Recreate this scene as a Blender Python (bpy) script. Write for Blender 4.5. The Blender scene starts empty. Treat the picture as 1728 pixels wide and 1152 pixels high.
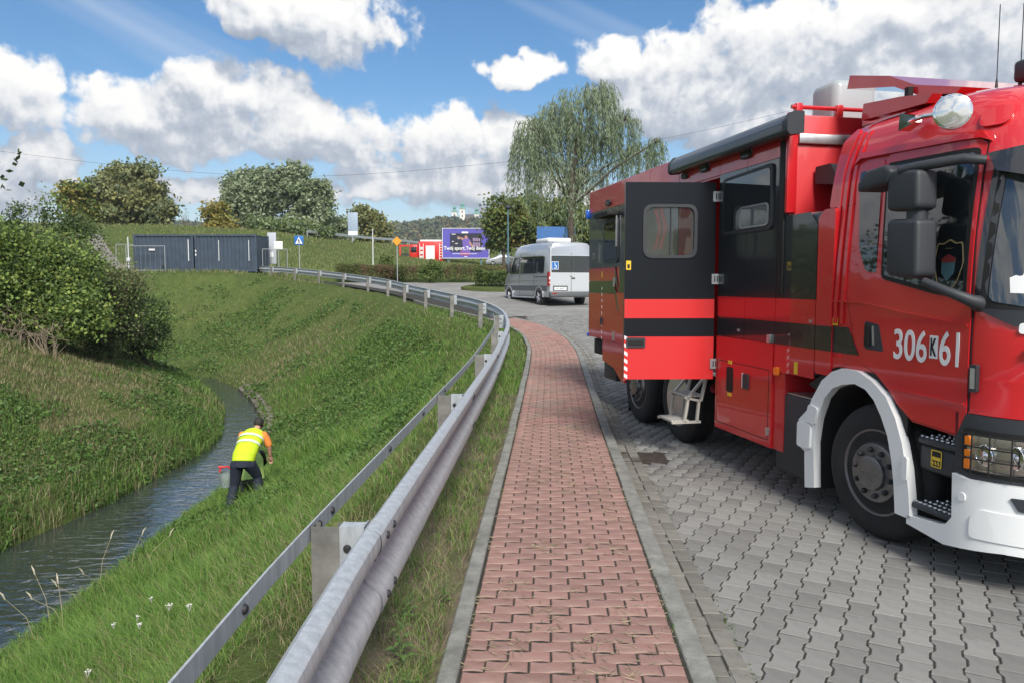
import bpy, bmesh, math, random
import numpy as np
from mathutils import Vector, Matrix
R = math.radians
random.seed(7); RNG = np.random.default_rng(11)
SC = bpy.context.scene
COL = SC.collection

# ------------------------------------------------------------------ camera
cam_d = bpy.data.cameras.new('camera'); cam = bpy.data.objects.new('camera', cam_d); COL.objects.link(cam)
cam_d.sensor_fit = 'HORIZONTAL'; cam_d.sensor_width = 36.0; cam_d.lens = 36.0 * 1280 / 1728
cam_d.clip_start = 0.05; cam_d.clip_end = 6000
cam.location = (0, 0, 1.72); cam.rotation_euler = (R(90) - math.atan(98 / 1280), 0, 0)
SC.camera = cam

# ------------------------------------------------------------------ light, exposure
SUN_EL, SUN_AZ = 42.0, 169.0          # azimuth clockwise from +Y (view direction): behind the camera, to the right
sd = Vector((math.sin(R(SUN_AZ)) * math.cos(R(SUN_EL)), math.cos(R(SUN_AZ)) * math.cos(R(SUN_EL)), math.sin(R(SUN_EL))))
sun_d = bpy.data.lights.new('sun', 'SUN'); sun = bpy.data.objects.new('sun', sun_d); COL.objects.link(sun)
sun_d.energy = 2.7; sun_d.angle = R(17); sun_d.color = (1.0, 0.95, 0.87)
sun.rotation_euler = (-sd).to_track_quat('-Z', 'Y').to_euler()
vs = SC.view_settings; vs.view_transform = 'Standard'; vs.look = 'None'; vs.gamma = 1; vs.use_curve_mapping = False
vs.exposure = 0.92
SC.cycles.max_bounces = 6; SC.cycles.diffuse_bounces = 2; SC.cycles.glossy_bounces = 3
SC.cycles.transmission_bounces = 4; SC.cycles.transparent_max_bounces = 6
SC.cycles.use_denoising = True; SC.cycles.caustics_reflective = False; SC.cycles.caustics_refractive = False

# ------------------------------------------------------------------ world: sky with cumulus clouds
W = bpy.data.worlds.new('World'); SC.world = W; W.use_nodes = True
nt = W.node_tree; nt.nodes.clear()
def N(tree, t, **kw):
    n = tree.nodes.new(t)
    for k, v in kw.items():
        if k == 'i':
            for a, b in v.items(): n.inputs[a].default_value = b
        else: setattr(n, k, v)
    return n
def mth(tree, op, a, b=None, c=None, clamp=False):
    n = tree.nodes.new('ShaderNodeMath'); n.operation = op; n.use_clamp = clamp
    for i, v in enumerate((a, b, c)):
        if v is None: continue
        if isinstance(v, (int, float)): n.inputs[i].default_value = v
        else: tree.links.new(v, n.inputs[i])
    return n.outputs[0]
def px2ae(px, py):                      # direction of a cloud as azimuth / elevation in degrees
    x, y = (px - 864) / 1280, (576 - py) / 1280
    th = math.atan(98 / 1280)
    fy, fz = math.cos(th) + y * math.sin(th), -math.sin(th) + y * math.cos(th)
    return math.degrees(math.atan2(x, fy)), math.degrees(math.atan2(fz, math.hypot(x, fy)))
CLOUDS = [(385, 165, 95, 62, 1), (230, 195, 130, 52, 1), (500, 215, 115, 48, 1), (400, 240, 220, 36, .85),
          (570, 45, 105, 62, 1), (480, 10, 90, 45, 1), (408, 40, 30, 24, .9), (868, 118, 36, 22, .85), (905, 108, 44, 24, .85), 
          (748, 238, 62, 48, 1), (765, 300, 85, 46, 1), (650, 312, 90, 28, .7), (870, 230, 45, 50, .9), (880, 305, 90, 32, .8),
          (1030, 100, 60, 38, .9), (1170, 115, 100, 62, 1), (1160, 165, 150, 50, 1), (1330, 105, 130, 60, 1), (1450, 40, 330, 55, 1), (1500, 125, 200, 55, 1), (1680, 70, 200, 120, 1),
          (1290, 200, 150, 40, .7), (20, 155, 80, 55, 1), (80, 262, 52, 52, .9), (20, 300, 60, 50, .8), (330, 315, 80, 22, .65), (500, 335, 90, 20, .55), (1000, 350, 240, 30, .6)]
g = bpy.data.node_groups.new('cloud_base', 'ShaderNodeTree')
for s_ in ('X', 'Y'): g.interface.new_socket(s_, in_out='INPUT', socket_type='NodeSocketFloat')
g.interface.new_socket('B', in_out='OUTPUT', socket_type='NodeSocketFloat')
gi = g.nodes.new('NodeGroupInput'); go = g.nodes.new('NodeGroupOutput'); acc = None
for (cx, cy, rx, ry, wt) in CLOUDS:
    a0, e0 = px2ae(cx, cy); a1, _ = px2ae(cx + rx, cy); _, e1 = px2ae(cx, cy - ry)
    sx, sy = 1 / max(.3, (a1 - a0) * 1.22), 1 / max(.3, (e1 - e0) * 1.22)
    dx = mth(g, 'MULTIPLY_ADD', gi.outputs[0], sx, -a0 * sx); dy = mth(g, 'MULTIPLY_ADD', gi.outputs[1], sy, -e0 * sy)
    v = mth(g, 'SUBTRACT', wt, mth(g, 'MULTIPLY_ADD', dy, dy, mth(g, 'MULTIPLY', dx, dx)))
    acc = v if acc is None else mth(g, 'MAXIMUM', acc, v)
g.links.new(mth(g, 'MAXIMUM', acc, -1.3), go.inputs[0])

tc = N(nt, 'ShaderNodeTexCoord'); sp = N(nt, 'ShaderNodeSeparateXYZ'); nt.links.new(tc.outputs['Generated'], sp.inputs[0])
az = mth(nt, 'MULTIPLY', mth(nt, 'ARCTAN2', sp.outputs[0], sp.outputs[1]), 57.29578)
el = mth(nt, 'MULTIPLY', mth(nt, 'ARCSINE', sp.outputs[2]), 57.29578)
def vec(da, de):
    cb = N(nt, 'ShaderNodeCombineXYZ'); nt.links.new(mth(nt, 'ADD', az, da), cb.inputs[0]); nt.links.new(mth(nt, 'ADD', el, de), cb.inputs[1]); return cb.outputs[0]
def noise2(v, scale, detail, rough=.55):
    n = N(nt, 'ShaderNodeTexNoise', noise_dimensions='2D', i={'Scale': scale, 'Detail': detail, 'Roughness': rough}); nt.links.new(v, n.inputs['Vector']); return n
P0 = vec(0, 0)
wn = noise2(P0, .22, 3.0); wsp = N(nt, 'ShaderNodeSeparateColor'); nt.links.new(wn.outputs['Color'], wsp.inputs[0])
WX = mth(nt, 'ADD', az, mth(nt, 'MULTIPLY_ADD', wsp.outputs[0], 4.2, -2.1)); WY = mth(nt, 'ADD', el, mth(nt, 'MULTIPLY_ADD', wsp.outputs[1], 3.0, -1.5))
farn = noise2(P0, .07, 1.0)                                     # outside the frame the same kind of cumulus goes on
farv = mth(nt, 'MULTIPLY_ADD', farn.outputs[0], 7.5, -3.75)
outm = N(nt, 'ShaderNodeMapRange', i={'From Min': 35.0, 'From Max': 41.0}); nt.links.new(mth(nt, 'MAXIMUM', mth(nt, 'ABSOLUTE', az), mth(nt, 'MULTIPLY_ADD', el, 1.6, 1.0)), outm.inputs[0])
def base(dx, dy):
    gn = nt.nodes.new('ShaderNodeGroup'); gn.node_tree = g
    nt.links.new(mth(nt, 'ADD', WX, dx), gn.inputs[0]); nt.links.new(mth(nt, 'ADD', WY, dy), gn.inputs[1])
    mf = N(nt, 'ShaderNodeMix', data_type='FLOAT'); nt.links.new(outm.outputs[0], mf.inputs[0]); nt.links.new(gn.outputs[0], mf.inputs[2]); nt.links.new(mth(nt, 'SUBTRACT', farv, .25 * dy), mf.inputs[3]); return mf.outputs[0]
def detail(da, de):
    v = vec(da, de); return mth(nt, 'MULTIPLY_ADD', mth(nt, 'ABSOLUTE', mth(nt, 'SUBTRACT', noise2(v, .46, 6.0, .54).outputs[0], .5)), -2.1, mth(nt, 'MULTIPLY', noise2(v, .15, 5.0, .55).outputs[0], 2.3))
B0, B1 = base(0, 0), base(.5, 2.3); n0, n1_ = detail(0, 0), detail(.45, .95)
D0 = mth(nt, 'ADD', B0, mth(nt, 'SUBTRACT', n0, .84))
alpha = N(nt, 'ShaderNodeMapRange', interpolation_type='SMOOTHSTEP', i={'From Min': -.16, 'From Max': .42}); nt.links.new(D0, alpha.inputs[0])
lit = mth(nt, 'MULTIPLY_ADD', mth(nt, 'SUBTRACT', B0, B1), .27, mth(nt, 'MULTIPLY', mth(nt, 'SUBTRACT', n0, n1_), .36))
ramp = N(nt, 'ShaderNodeValToRGB'); nt.links.new(mth(nt, 'ADD', lit, .47, clamp=True), ramp.inputs[0])
cr = ramp.color_ramp; cr.elements[0].position = .12; cr.elements[0].color = (.27, .315, .39, 1); cr.elements[1].position = .86; cr.elements[1].color = (.86, .85, .83, 1)
e = cr.elements.new(.42); e.color = (.43, .47, .54, 1); e = cr.elements.new(.62); e.color = (.69, .70, .72, 1)
# high thin streaks
stv = N(nt, 'ShaderNodeCombineXYZ')
s1 = mth(nt, 'ADD', mth(nt, 'MULTIPLY', az, .35), mth(nt, 'MULTIPLY', el, .9))
nt.links.new(mth(nt, 'MULTIPLY', s1, .34), stv.inputs[0]); nt.links.new(mth(nt, 'MULTIPLY', mth(nt, 'SUBTRACT', az, el), .02), stv.inputs[1])
stn = noise2(stv.outputs[0], .55, 3.0)
stm = N(nt, 'ShaderNodeMapRange', i={'From Min': .56, 'From Max': .85, 'To Max': .5}); nt.links.new(stn.outputs[0], stm.inputs[0])
sky = N(nt, 'ShaderNodeTexSky', sky_type='NISHITA', sun_disc=False, sun_elevation=R(SUN_EL), sun_rotation=R(SUN_AZ), air_density=1.0, dust_density=.6, ozone_density=2.2)
hs = N(nt, 'ShaderNodeHueSaturation', i={'Saturation': 1.28, 'Value': .70}); nt.links.new(sky.outputs[0], hs.inputs['Color'])
CLB = 6.7                                # cloud radiance in the sky's own units
def mixc(f, a, b):
    m = N(nt, 'ShaderNodeMix', data_type='RGBA')
    if isinstance(f, float): m.inputs[0].default_value = f
    else: nt.links.new(f, m.inputs[0])
    for s, v in ((6, a), (7, b)):
        if isinstance(v, tuple): m.inputs[s].default_value = v
        else: nt.links.new(v, m.inputs[s])
    return m.outputs[2]
sc_ = N(nt, 'ShaderNodeVectorMath', operation='SCALE', i={'Scale': CLB}); nt.links.new(ramp.outputs[0], sc_.inputs[0])
c0 = mixc(stm.outputs[0], hs.outputs[0], (.66 * CLB, .70 * CLB, .76 * CLB, 1))
# horizon paleness
hz = N(nt, 'ShaderNodeMapRange', i={'From Min': -1.0, 'From Max': 12.0, 'To Min': .55, 'To Max': 0.0}); nt.links.new(el, hz.inputs[0])
c1 = mixc(hz.outputs[0], c0, (.52 * CLB, .60 * CLB, .70 * CLB, 1))
c2 = mixc(alpha.outputs[0], c1, sc_.outputs[0])
bg = N(nt, 'ShaderNodeBackground', i={'Strength': .1}); nt.links.new(c2, bg.inputs[0])
wo = N(nt, 'ShaderNodeOutputWorld'); nt.links.new(bg.outputs[0], wo.inputs[0])
W.cycles.sampling_method = 'MANUAL'; W.cycles.sample_map_resolution = 512

# ------------------------------------------------------------------ materials
MATS = {}
def mat(name, col, rough=.6, metal=0., coat=0., spec=.5, var=0., vscale=4., bump=0., bscale=40., emit=0., rnd=0., trans=0., coat_r=.03, alpha=1., dirt=None):
    """plain procedural material: base colour with noise variation, optional fine bump, per-object / per-piece random shift"""
    if name in MATS: return MATS[name]
    m = bpy.data.materials.new(name); m.use_nodes = True; t = m.node_tree; b = t.nodes['Principled BSDF']
    b.inputs['Roughness'].default_value = rough; b.inputs['Metallic'].default_value = metal
    b.inputs['Coat Weight'].default_value = coat; b.inputs['Coat Roughness'].default_value = coat_r; b.inputs['Specular IOR Level'].default_value = spec
    b.inputs['Transmission Weight'].default_value = trans
    b.inputs['Base Color'].default_value = (*col, 1)
    if alpha < 1: b.inputs['Alpha'].default_value = alpha
    co = None
    tcn = N(t, 'ShaderNodeTexCoord')
    if var or rnd or dirt:
        cur = None
        rgb = N(t, 'ShaderNodeRGB'); rgb.outputs[0].default_value = (*col, 1); cur = rgb.outputs[0]
        if var:
            n = N(t, 'ShaderNodeTexNoise', i={'Scale': vscale, 'Detail': 6.0, 'Roughness': .65}); t.links.new(tcn.outputs['Object'], n.inputs['Vector'])
            mr = N(t, 'ShaderNodeMapRange', i={'From Min': .3, 'From Max': .7, 'To Min': 1 - var, 'To Max': 1 + var}); t.links.new(n.outputs[0], mr.inputs[0])
            hv = N(t, 'ShaderNodeHueSaturation'); t.links.new(cur, hv.inputs['Color']); t.links.new(mr.outputs[0], hv.inputs['Value']); cur = hv.outputs[0]
        if rnd:
            gm = N(t, 'ShaderNodeNewGeometry'); oi = N(t, 'ShaderNodeObjectInfo')
            s = mth(t, 'FRACT', mth(t, 'ADD', gm.outputs['Random Per Island'], oi.outputs['Random']))
            mr = N(t, 'ShaderNodeMapRange', i={'To Min': 1 - rnd, 'To Max': 1 + rnd}); t.links.new(s, mr.inputs[0])
            hv = N(t, 'ShaderNodeHueSaturation'); t.links.new(cur, hv.inputs['Color']); t.links.new(mr.outputs[0], hv.inputs['Value']); cur = hv.outputs[0]
        if dirt:
            n = N(t, 'ShaderNodeTexNoise', i={'Scale': dirt[1], 'Detail': 8.0, 'Roughness': .7}); t.links.new(tcn.outputs['Object'], n.inputs['Vector'])
            mr = N(t, 'ShaderNodeMapRange', i={'From Min': dirt[2], 'From Max': dirt[2] + .2, 'To Max': dirt[3]}); t.links.new(n.outputs[0], mr.inputs[0])
            mx = N(t, 'ShaderNodeMix', data_type='RGBA'); t.links.new(mr.outputs[0], mx.inputs[0]); t.links.new(cur, mx.inputs[6]); mx.inputs[7].default_value = (*dirt[0], 1); cur = mx.outputs[2]
        t.links.new(cur, b.inputs['Base Color'])
    if bump:
        n = N(t, 'ShaderNodeTexNoise', i={'Scale': bscale, 'Detail': 5.0}); t.links.new(tcn.outputs['Object'], n.inputs['Vector'])
        bp = N(t, 'ShaderNodeBump', i={'Strength': bump, 'Distance': .01}); t.links.new(n.outputs[0], bp.inputs['Height']); t.links.new(bp.outputs[0], b.inputs['Normal'])
    if emit:
        b.inputs['Emission Color'].default_value = (*col, 1); b.inputs['Emission Strength'].default_value = emit
    MATS[name] = m; return m
def attr_mat(name, rough=.6, translucent=.35, attr='col'):
    """leaf / blade material: colour from the mesh's own colour attribute, thin translucent sheet"""
    if name in MATS: return MATS[name]
    m = bpy.data.materials.new(name); m.use_nodes = True; t = m.node_tree; t.nodes.clear()
    at = N(t, 'ShaderNodeAttribute', attribute_name=attr)
    b = N(t, 'ShaderNodeBsdfPrincipled', i={'Roughness': rough, 'Specular IOR Level': .3}); t.links.new(at.outputs[0], b.inputs['Base Color'])
    tr = N(t, 'ShaderNodeBsdfTranslucent'); t.links.new(at.outputs[0], tr.inputs[0])
    mx = N(t, 'ShaderNodeMixShader', i={0: translucent}); t.links.new(b.outputs[0], mx.inputs[1]); t.links.new(tr.outputs[0], mx.inputs[2])
    o = N(t, 'ShaderNodeOutputMaterial'); t.links.new(mx.outputs[0], o.inputs[0])
    MATS[name] = m; return m

# ------------------------------------------------------------------ mesh helpers
def tag(o, label=None, cat=None, group=None, kind=None):
    if label: o['label'] = label
    if cat: o['category'] = cat
    if group: o['group'] = group
    if kind: o['kind'] = kind
    return o
def empty(name, loc=(0, 0, 0), rz=0., label=None, cat=None, group=None):
    o = bpy.data.objects.new(name, None); COL.objects.link(o); o.location = loc; o.rotation_euler = (0, 0, rz); o.empty_display_size = .1
    return tag(o, label, cat, group)
def link(name, me, m=None, parent=None):
    o = bpy.data.objects.new(name, me); COL.objects.link(o)
    if m is not None and not len(me.materials): me.materials.append(m)
    if parent is not None: o.parent = parent
    return o
def np_mesh(name, V, F, col=None, smooth=False):
    """V (n,3); F list of (k,) equal-size arrays or one (m,k) array; col (n,3) per vertex"""
    me = bpy.data.meshes.new(name); V = np.asarray(V, np.float32); Fs = F if isinstance(F, list) else [F]
    me.vertices.add(len(V)); me.vertices.foreach_set('co', V.ravel())
    Fs = [np.asarray(x, np.int32) for x in Fs if len(x)]
    idx = np.concatenate([x.ravel() for x in Fs]); tot = np.concatenate([np.full(len(x), x.shape[1], np.int32) for x in Fs])
    st = np.concatenate([[0], np.cumsum(tot)[:-1]]).astype(np.int32)
    me.loops.add(len(idx)); me.loops.foreach_set('vertex_index', idx)
    me.polygons.add(len(tot)); me.polygons.foreach_set('loop_start', st); me.polygons.foreach_set('loop_total', tot)
    if smooth: me.polygons.foreach_set('use_smooth', np.ones(len(tot), bool))
    if col is not None:
        ca = me.color_attributes.new('col', 'FLOAT_COLOR', 'POINT'); c4 = np.ones((len(V), 4), np.float32); c4[:, :3] = col
        ca.data.foreach_set('color', c4.ravel())
    me.update(calc_edges=True); return me
class MB:
    """collects shapes as one mesh"""
    def __init__(s): s.v = []; s.f = []; s.M = Matrix.Identity(4)
    def add(s, vs, fs):
        o = len(s.v); s.v += [tuple(s.M @ Vector(p)) for p in vs]; s.f += [tuple(o + i for i in f) for f in fs]; return s
    def box(s, x0, x1, y0, y1, z0, z1, b=0.):
        if b <= 0:
            P = [(x, y, z) for z in (z0, z1) for y in (y0, y1) for x in (x0, x1)]
            return s.add(P, [(0, 2, 3, 1), (4, 5, 7, 6), (0, 1, 5, 4), (2, 6, 7, 3), (0, 4, 6, 2), (1, 3, 7, 5)])
        bm = bmesh.new(); bmesh.ops.create_cube(bm, size=1)
        for v in bm.verts: v.co = Vector(((x0 + x1) / 2 + v.co.x * (x1 - x0), (y0 + y1) / 2 + v.co.y * (y1 - y0), (z0 + z1) / 2 + v.co.z * (z1 - z0)))
        b = min(b, .45 * min(x1 - x0, y1 - y0, z1 - z0))
        bmesh.ops.bevel(bm, geom=list(bm.edges), offset=b, segments=2, affect='EDGES', profile=.5)
        return s.addbm(bm)
    def addbm(s, bm):
        bm.verts.index_update(); s.add([v.co[:] for v in bm.verts], [[v.index for v in f.verts] for f in bm.faces]); bm.free(); return s
    def obox(s, c, sz, rot=(0, 0, 0), b=0.):
        from mathutils import Euler
        M0 = s.M; s.M = M0 @ Matrix.Translation(c) @ Euler(rot).to_matrix().to_4x4()
        s.box(-sz[0] / 2, sz[0] / 2, -sz[1] / 2, sz[1] / 2, -sz[2] / 2, sz[2] / 2, b); s.M = M0; return s
    def tube(s, pts, r, n=8, cap=True):
        pts = [Vector(p) for p in pts]; rr = r if isinstance(r, (list, tuple)) else [r] * len(pts); vs = []; fs = []; k = len(pts)
        up = None
        for i, p in enumerate(pts):
            t = (pts[min(i + 1, k - 1)] - pts[max(i - 1, 0)])
            t = t.normalized() if t.length > 1e-9 else Vector((0, 0, 1))
            if up is None or abs(up.dot(t)) > .98: up = Vector((0, 0, 1)) if abs(t.z) < .9 else Vector((1, 0, 0))
            a = t.cross(up).normalized(); bb = a.cross(t); up = bb
            for j in range(n):
                an = 2 * math.pi * j / n; vs.append(p + (a * math.cos(an) + bb * math.sin(an)) * rr[i])
        for i in range(k - 1):
            for j in range(n):
                j2 = (j + 1) % n; fs.append((i * n + j, i * n + j2, (i + 1) * n + j2, (i + 1) * n + j))
        if cap: fs += [tuple(range(n))[::-1], tuple((k - 1) * n + j for j in range(n))]
        return s.add(vs, fs)
    def lathe(s, prof, n=24, axis='y', c=(0, 0, 0)):
        """prof: list of (r, h) along the axis"""
        vs = []; fs = []; k = len(prof)
        for (r, h) in prof:
            for j in range(n):
                a = 2 * math.pi * j / n; p = (r * math.cos(a), r * math.sin(a))
                q = (p[0], h, p[1]) if axis == 'y' else ((p[0], p[1], h) if axis == 'z' else (h, p[0], p[1]))
                vs.append((q[0] + c[0], q[1] + c[1], q[2] + c[2]))
        for i in range(k - 1):
            for j in range(n):
                j2 = (j + 1) % n; fs.append((i * n + j, i * n + j2, (i + 1) * n + j2, (i + 1) * n + j))
        if prof[0][0] > 1e-6: fs.append(tuple(range(n))[::-1])
        if prof[-1][0] > 1e-6: fs.append(tuple((k - 1) * n + j for j in range(n)))
        return s.add(vs, fs)
    def prism(s, poly, lo, hi, ax=2):
        """polygon in the two other axes (order kept), extruded along axis ax from lo to hi"""
        def P(a, b, h): return {2: (a, b, h), 1: (a, h, b), 0: (h, a, b)}[ax]
        n = len(poly); vs = [P(a, b, lo) for a, b in poly] + [P(a, b, hi) for a, b in poly]
        fs = [tuple(range(n))[::-1], tuple(range(n, 2 * n))] + [(i, (i + 1) % n, n + (i + 1) % n, n + i) for i in range(n)]
        return s.add(vs, fs)
    def sweep(s, prof, path, closed=False, caps=True):
        """prof: (side, up) points swept along path of (x,y,z); side is to the right of travel"""
        vs = []; fs = []; k = len(path); n = len(prof)
        for i, p in enumerate(path):
            a = Vector(path[max(i - 1, 0)]); b_ = Vector(path[min(i + 1, k - 1)]); t = (b_ - a); t.z = 0; t.normalize(); r = Vector((t.y, -t.x, 0))
            for (q, z) in prof: vs.append((p[0] + r.x * q, p[1] + r.y * q, p[2] + z))
        m = n if closed else n - 1
        for i in range(k - 1):
            for j in range(m):
                j2 = (j + 1) % n; fs.append((i * n + j, (i + 1) * n + j, (i + 1) * n + j2, i * n + j2))
        if closed and caps: fs += [tuple(range(n)), tuple((k - 1) * n + j for j in range(n))[::-1]]
        return s.add(vs, fs)
    def mesh(s, name, smooth=None):
        me = bpy.data.meshes.new(name); me.from_pydata(s.v, [], s.f); me.update()
        bm = bmesh.new(); bm.from_mesh(me); bmesh.ops.recalc_face_normals(bm, faces=bm.faces); bm.to_mesh(me); bm.free()
        if smooth:
            me.polygons.foreach_set('use_smooth', np.ones(len(me.polygons), bool)); me.set_sharp_from_angle(angle=R(smooth))
        return me
    def build(s, name, m, parent=None, smooth=None): return link(name, s.mesh(name, smooth), m, parent)
def box(name, m, parent, x0, x1, y0, y1, z0, z1, b=0., smooth=None): return MB().box(x0, x1, y0, y1, z0, z1, b).build(name, m, parent, smooth or (50 if b else None))
def text(name, body, size, m, parent, loc, rot, extrude=.002, align='CENTER', sx=1., bold=0., spacing=1.):
    cu = bpy.data.curves.new(name, 'FONT'); cu.body = body; cu.size = size; cu.extrude = extrude; cu.align_x = align; cu.align_y = 'CENTER'; cu.offset = bold; cu.space_character = spacing
    tmp = bpy.data.objects.new('lettering_source', cu); COL.objects.link(tmp)
    dg = bpy.context.evaluated_depsgraph_get(); me = bpy.data.meshes.new_from_object(tmp.evaluated_get(dg)); me.name = name
    bpy.data.objects.remove(tmp); bpy.data.curves.remove(cu)
    me.materials.clear(); o = link(name, me, m, parent); o.location = loc; o.rotation_euler = rot; o.scale = (sx, 1, 1); return o
def copy_tree(o, parent=None):
    c = o.copy(); COL.objects.link(c); c.parent = parent
    for ch in list(o.children): copy_tree(ch, c)
    return c
# ------------------------------------------------------------------ terrain
def smooth_interp(x, xp, fp):
    x = np.asarray(x, float)
    return (np.interp(x - 1.2, xp, fp) + np.interp(x, xp, fp) * 2 + np.interp(x + 1.2, xp, fp)) / 4
GX = [-50, 9.5, 14, 18, 22, 31, 40, 50, 60, 80, 100, 140, 400]; GZ = [0, 0, .08, .24, .45, .85, 1.35, 2.03, 2.5, 3.3, 4.0, 4.4, 4.4]
def G(y): return smooth_interp(y, GX, GZ)
RE = np.array([(-6.0, -40), (-6.05, 8.7), (-6.1, 10.6), (-6.25, 13.8), (-6.2, 15.8), (-7.0, 20.5), (-8.1, 24.2), (-9.6, 27.8), (-11.6, 31.8), (-14.2, 35.5), (-19, 39.5), (-30, 44), (-70, 49), (-160, 52)], float)
LE = np.array([(-9.2, -40), (-8.9, 3), (-8.45, 12), (-8.05, 15), (-8.05, 19.8), (-8.5, 22), (-10.1, 26.5), (-12.6, 31.2), (-15.6, 36), (-20, 41.2), (-31, 46), (-71, 51), (-161, 54)], float)
RAIL = np.array([(-.72, -6), (-.60, .4), (-.587, 1.9), (-.568, 3.1), (-.42, 6.5), (-.27, 10), (-.17, 13), (-.1, 15.2), (-.12, 17), (-.24, 19), (-.56, 21), (-1.2, 23.5), (-2.1, 26), (-4.1, 31.5), (-6.65, 38), (-10.4, 44), (-15, 50), (-17.6, 52.6)], float)
PATHC = np.array([(-.2, -6), (.16, 1), (.41, 6), (.61, 10), (.81, 14), (.92, 16.5), (.93, 18.2), (.78, 20.4), (.3, 22.9), (-.85, 26), (-3.0, 31.3), (-5.6, 37.6), (-9.3, 43.6), (-13.9, 49.4)], float)
def smooth_line(P, step=.25):
    """Catmull-Rom through the points, resampled at even steps"""
    P = np.asarray(P, float); Q = np.vstack([2 * P[0] - P[1], P, 2 * P[-1] - P[-2]]); out = []
    for i in range(len(P) - 1):
        p0, p1, p2, p3 = Q[i:i + 4]
        for t in np.linspace(0, 1, 24, endpoint=False):
            out.append(.5 * ((2 * p1) + (-p0 + p2) * t + (2 * p0 - 5 * p1 + 4 * p2 - p3) * t * t + (-p0 + 3 * p1 - 3 * p2 + p3) * t ** 3))
    out.append(P[-1]); out = np.array(out); s = np.concatenate([[0], np.cumsum(np.linalg.norm(np.diff(out, axis=0), axis=1))])
    ss = np.arange(0, s[-1], step); return np.stack([np.interp(ss, s, out[:, k]) for k in range(out.shape[1])], 1)
def offset_line(P, d):
    t = np.gradient(P, axis=0); t /= np.linalg.norm(t, axis=1)[:, None]; return P + np.stack([t[:, 1], -t[:, 0]], 1) * d   # + is to the right
PATHS = smooth_line(PATHC, .1); RAILS = smooth_line(RAIL, .25)
CREST = np.vstack([offset_line(RAILS, -.75)[::6], [(-17.5, 49.0), (-28, 50.0), (-40, 51.5), (-80, 56), (-160, 60)]])
def pdist(x, y, P):
    """distance to a polyline and the index-parameter of the nearest point"""
    best = np.full(x.shape, 1e9); par = np.zeros(x.shape)
    for i in range(len(P) - 1):
        ax, ay = P[i]; bx, by = P[i + 1] - P[i]; L = bx * bx + by * by
        t = np.clip(((x - ax) * bx + (y - ay) * by) / L, 0, 1); d = np.hypot(x - ax - t * bx, y - ay - t * by)
        m = d < best; best[m] = d[m]; par[m] = (i + t)[m]
    return best, par
def inside(x, y, poly):
    c = np.zeros(x.shape, bool); n = len(poly)
    for i in range(n):
        x1, y1 = poly[i]; x2, y2 = poly[(i + 1) % n]
        if y1 == y2: continue
        c ^= ((y1 > y) != (y2 > y)) & (x < (x2 - x1) * (y - y1) / (y2 - y1) + x1)
    return c
WATER = -2.7
POLY_CREEK = np.vstack([RE, LE[::-1]]); POLY_LEFT = np.vstack([LE, [(-400, 54), (-400, -60), (-9.2, -60)]])
POLY_BANK = np.vstack([RE, CREST[::-1]])
LEVEE = np.array([(-400, 30), (-75, 66), (-46, 80), (-31, 90), (-21, 112), (-11, 134), (20, 150), (70, 158), (400, 170)], float)
PATH_L = offset_line(PATHS, -.62)
POLY_PAVED = np.vstack([PATH_L, [(-13.5, 51), (-4, 49.5), (60, 47), (60, -30), (0, -30), PATH_L[0]]])
def vnoise(x, y, s, seed=0):
    """smooth value noise"""
    rs = np.random.default_rng(seed); T = rs.random((64, 64)); x = x / s; y = y / s; xi = np.floor(x).astype(int); yi = np.floor(y).astype(int); fx = x - xi; fy = y - yi
    fx = fx * fx * (3 - 2 * fx); fy = fy * fy * (3 - 2 * fy); g_ = lambda a, b: T[a % 64, b % 64]
    return (g_(xi, yi) * (1 - fx) + g_(xi + 1, yi) * fx) * (1 - fy) + (g_(xi, yi + 1) * (1 - fx) + g_(xi + 1, yi + 1) * fx) * fy
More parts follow.
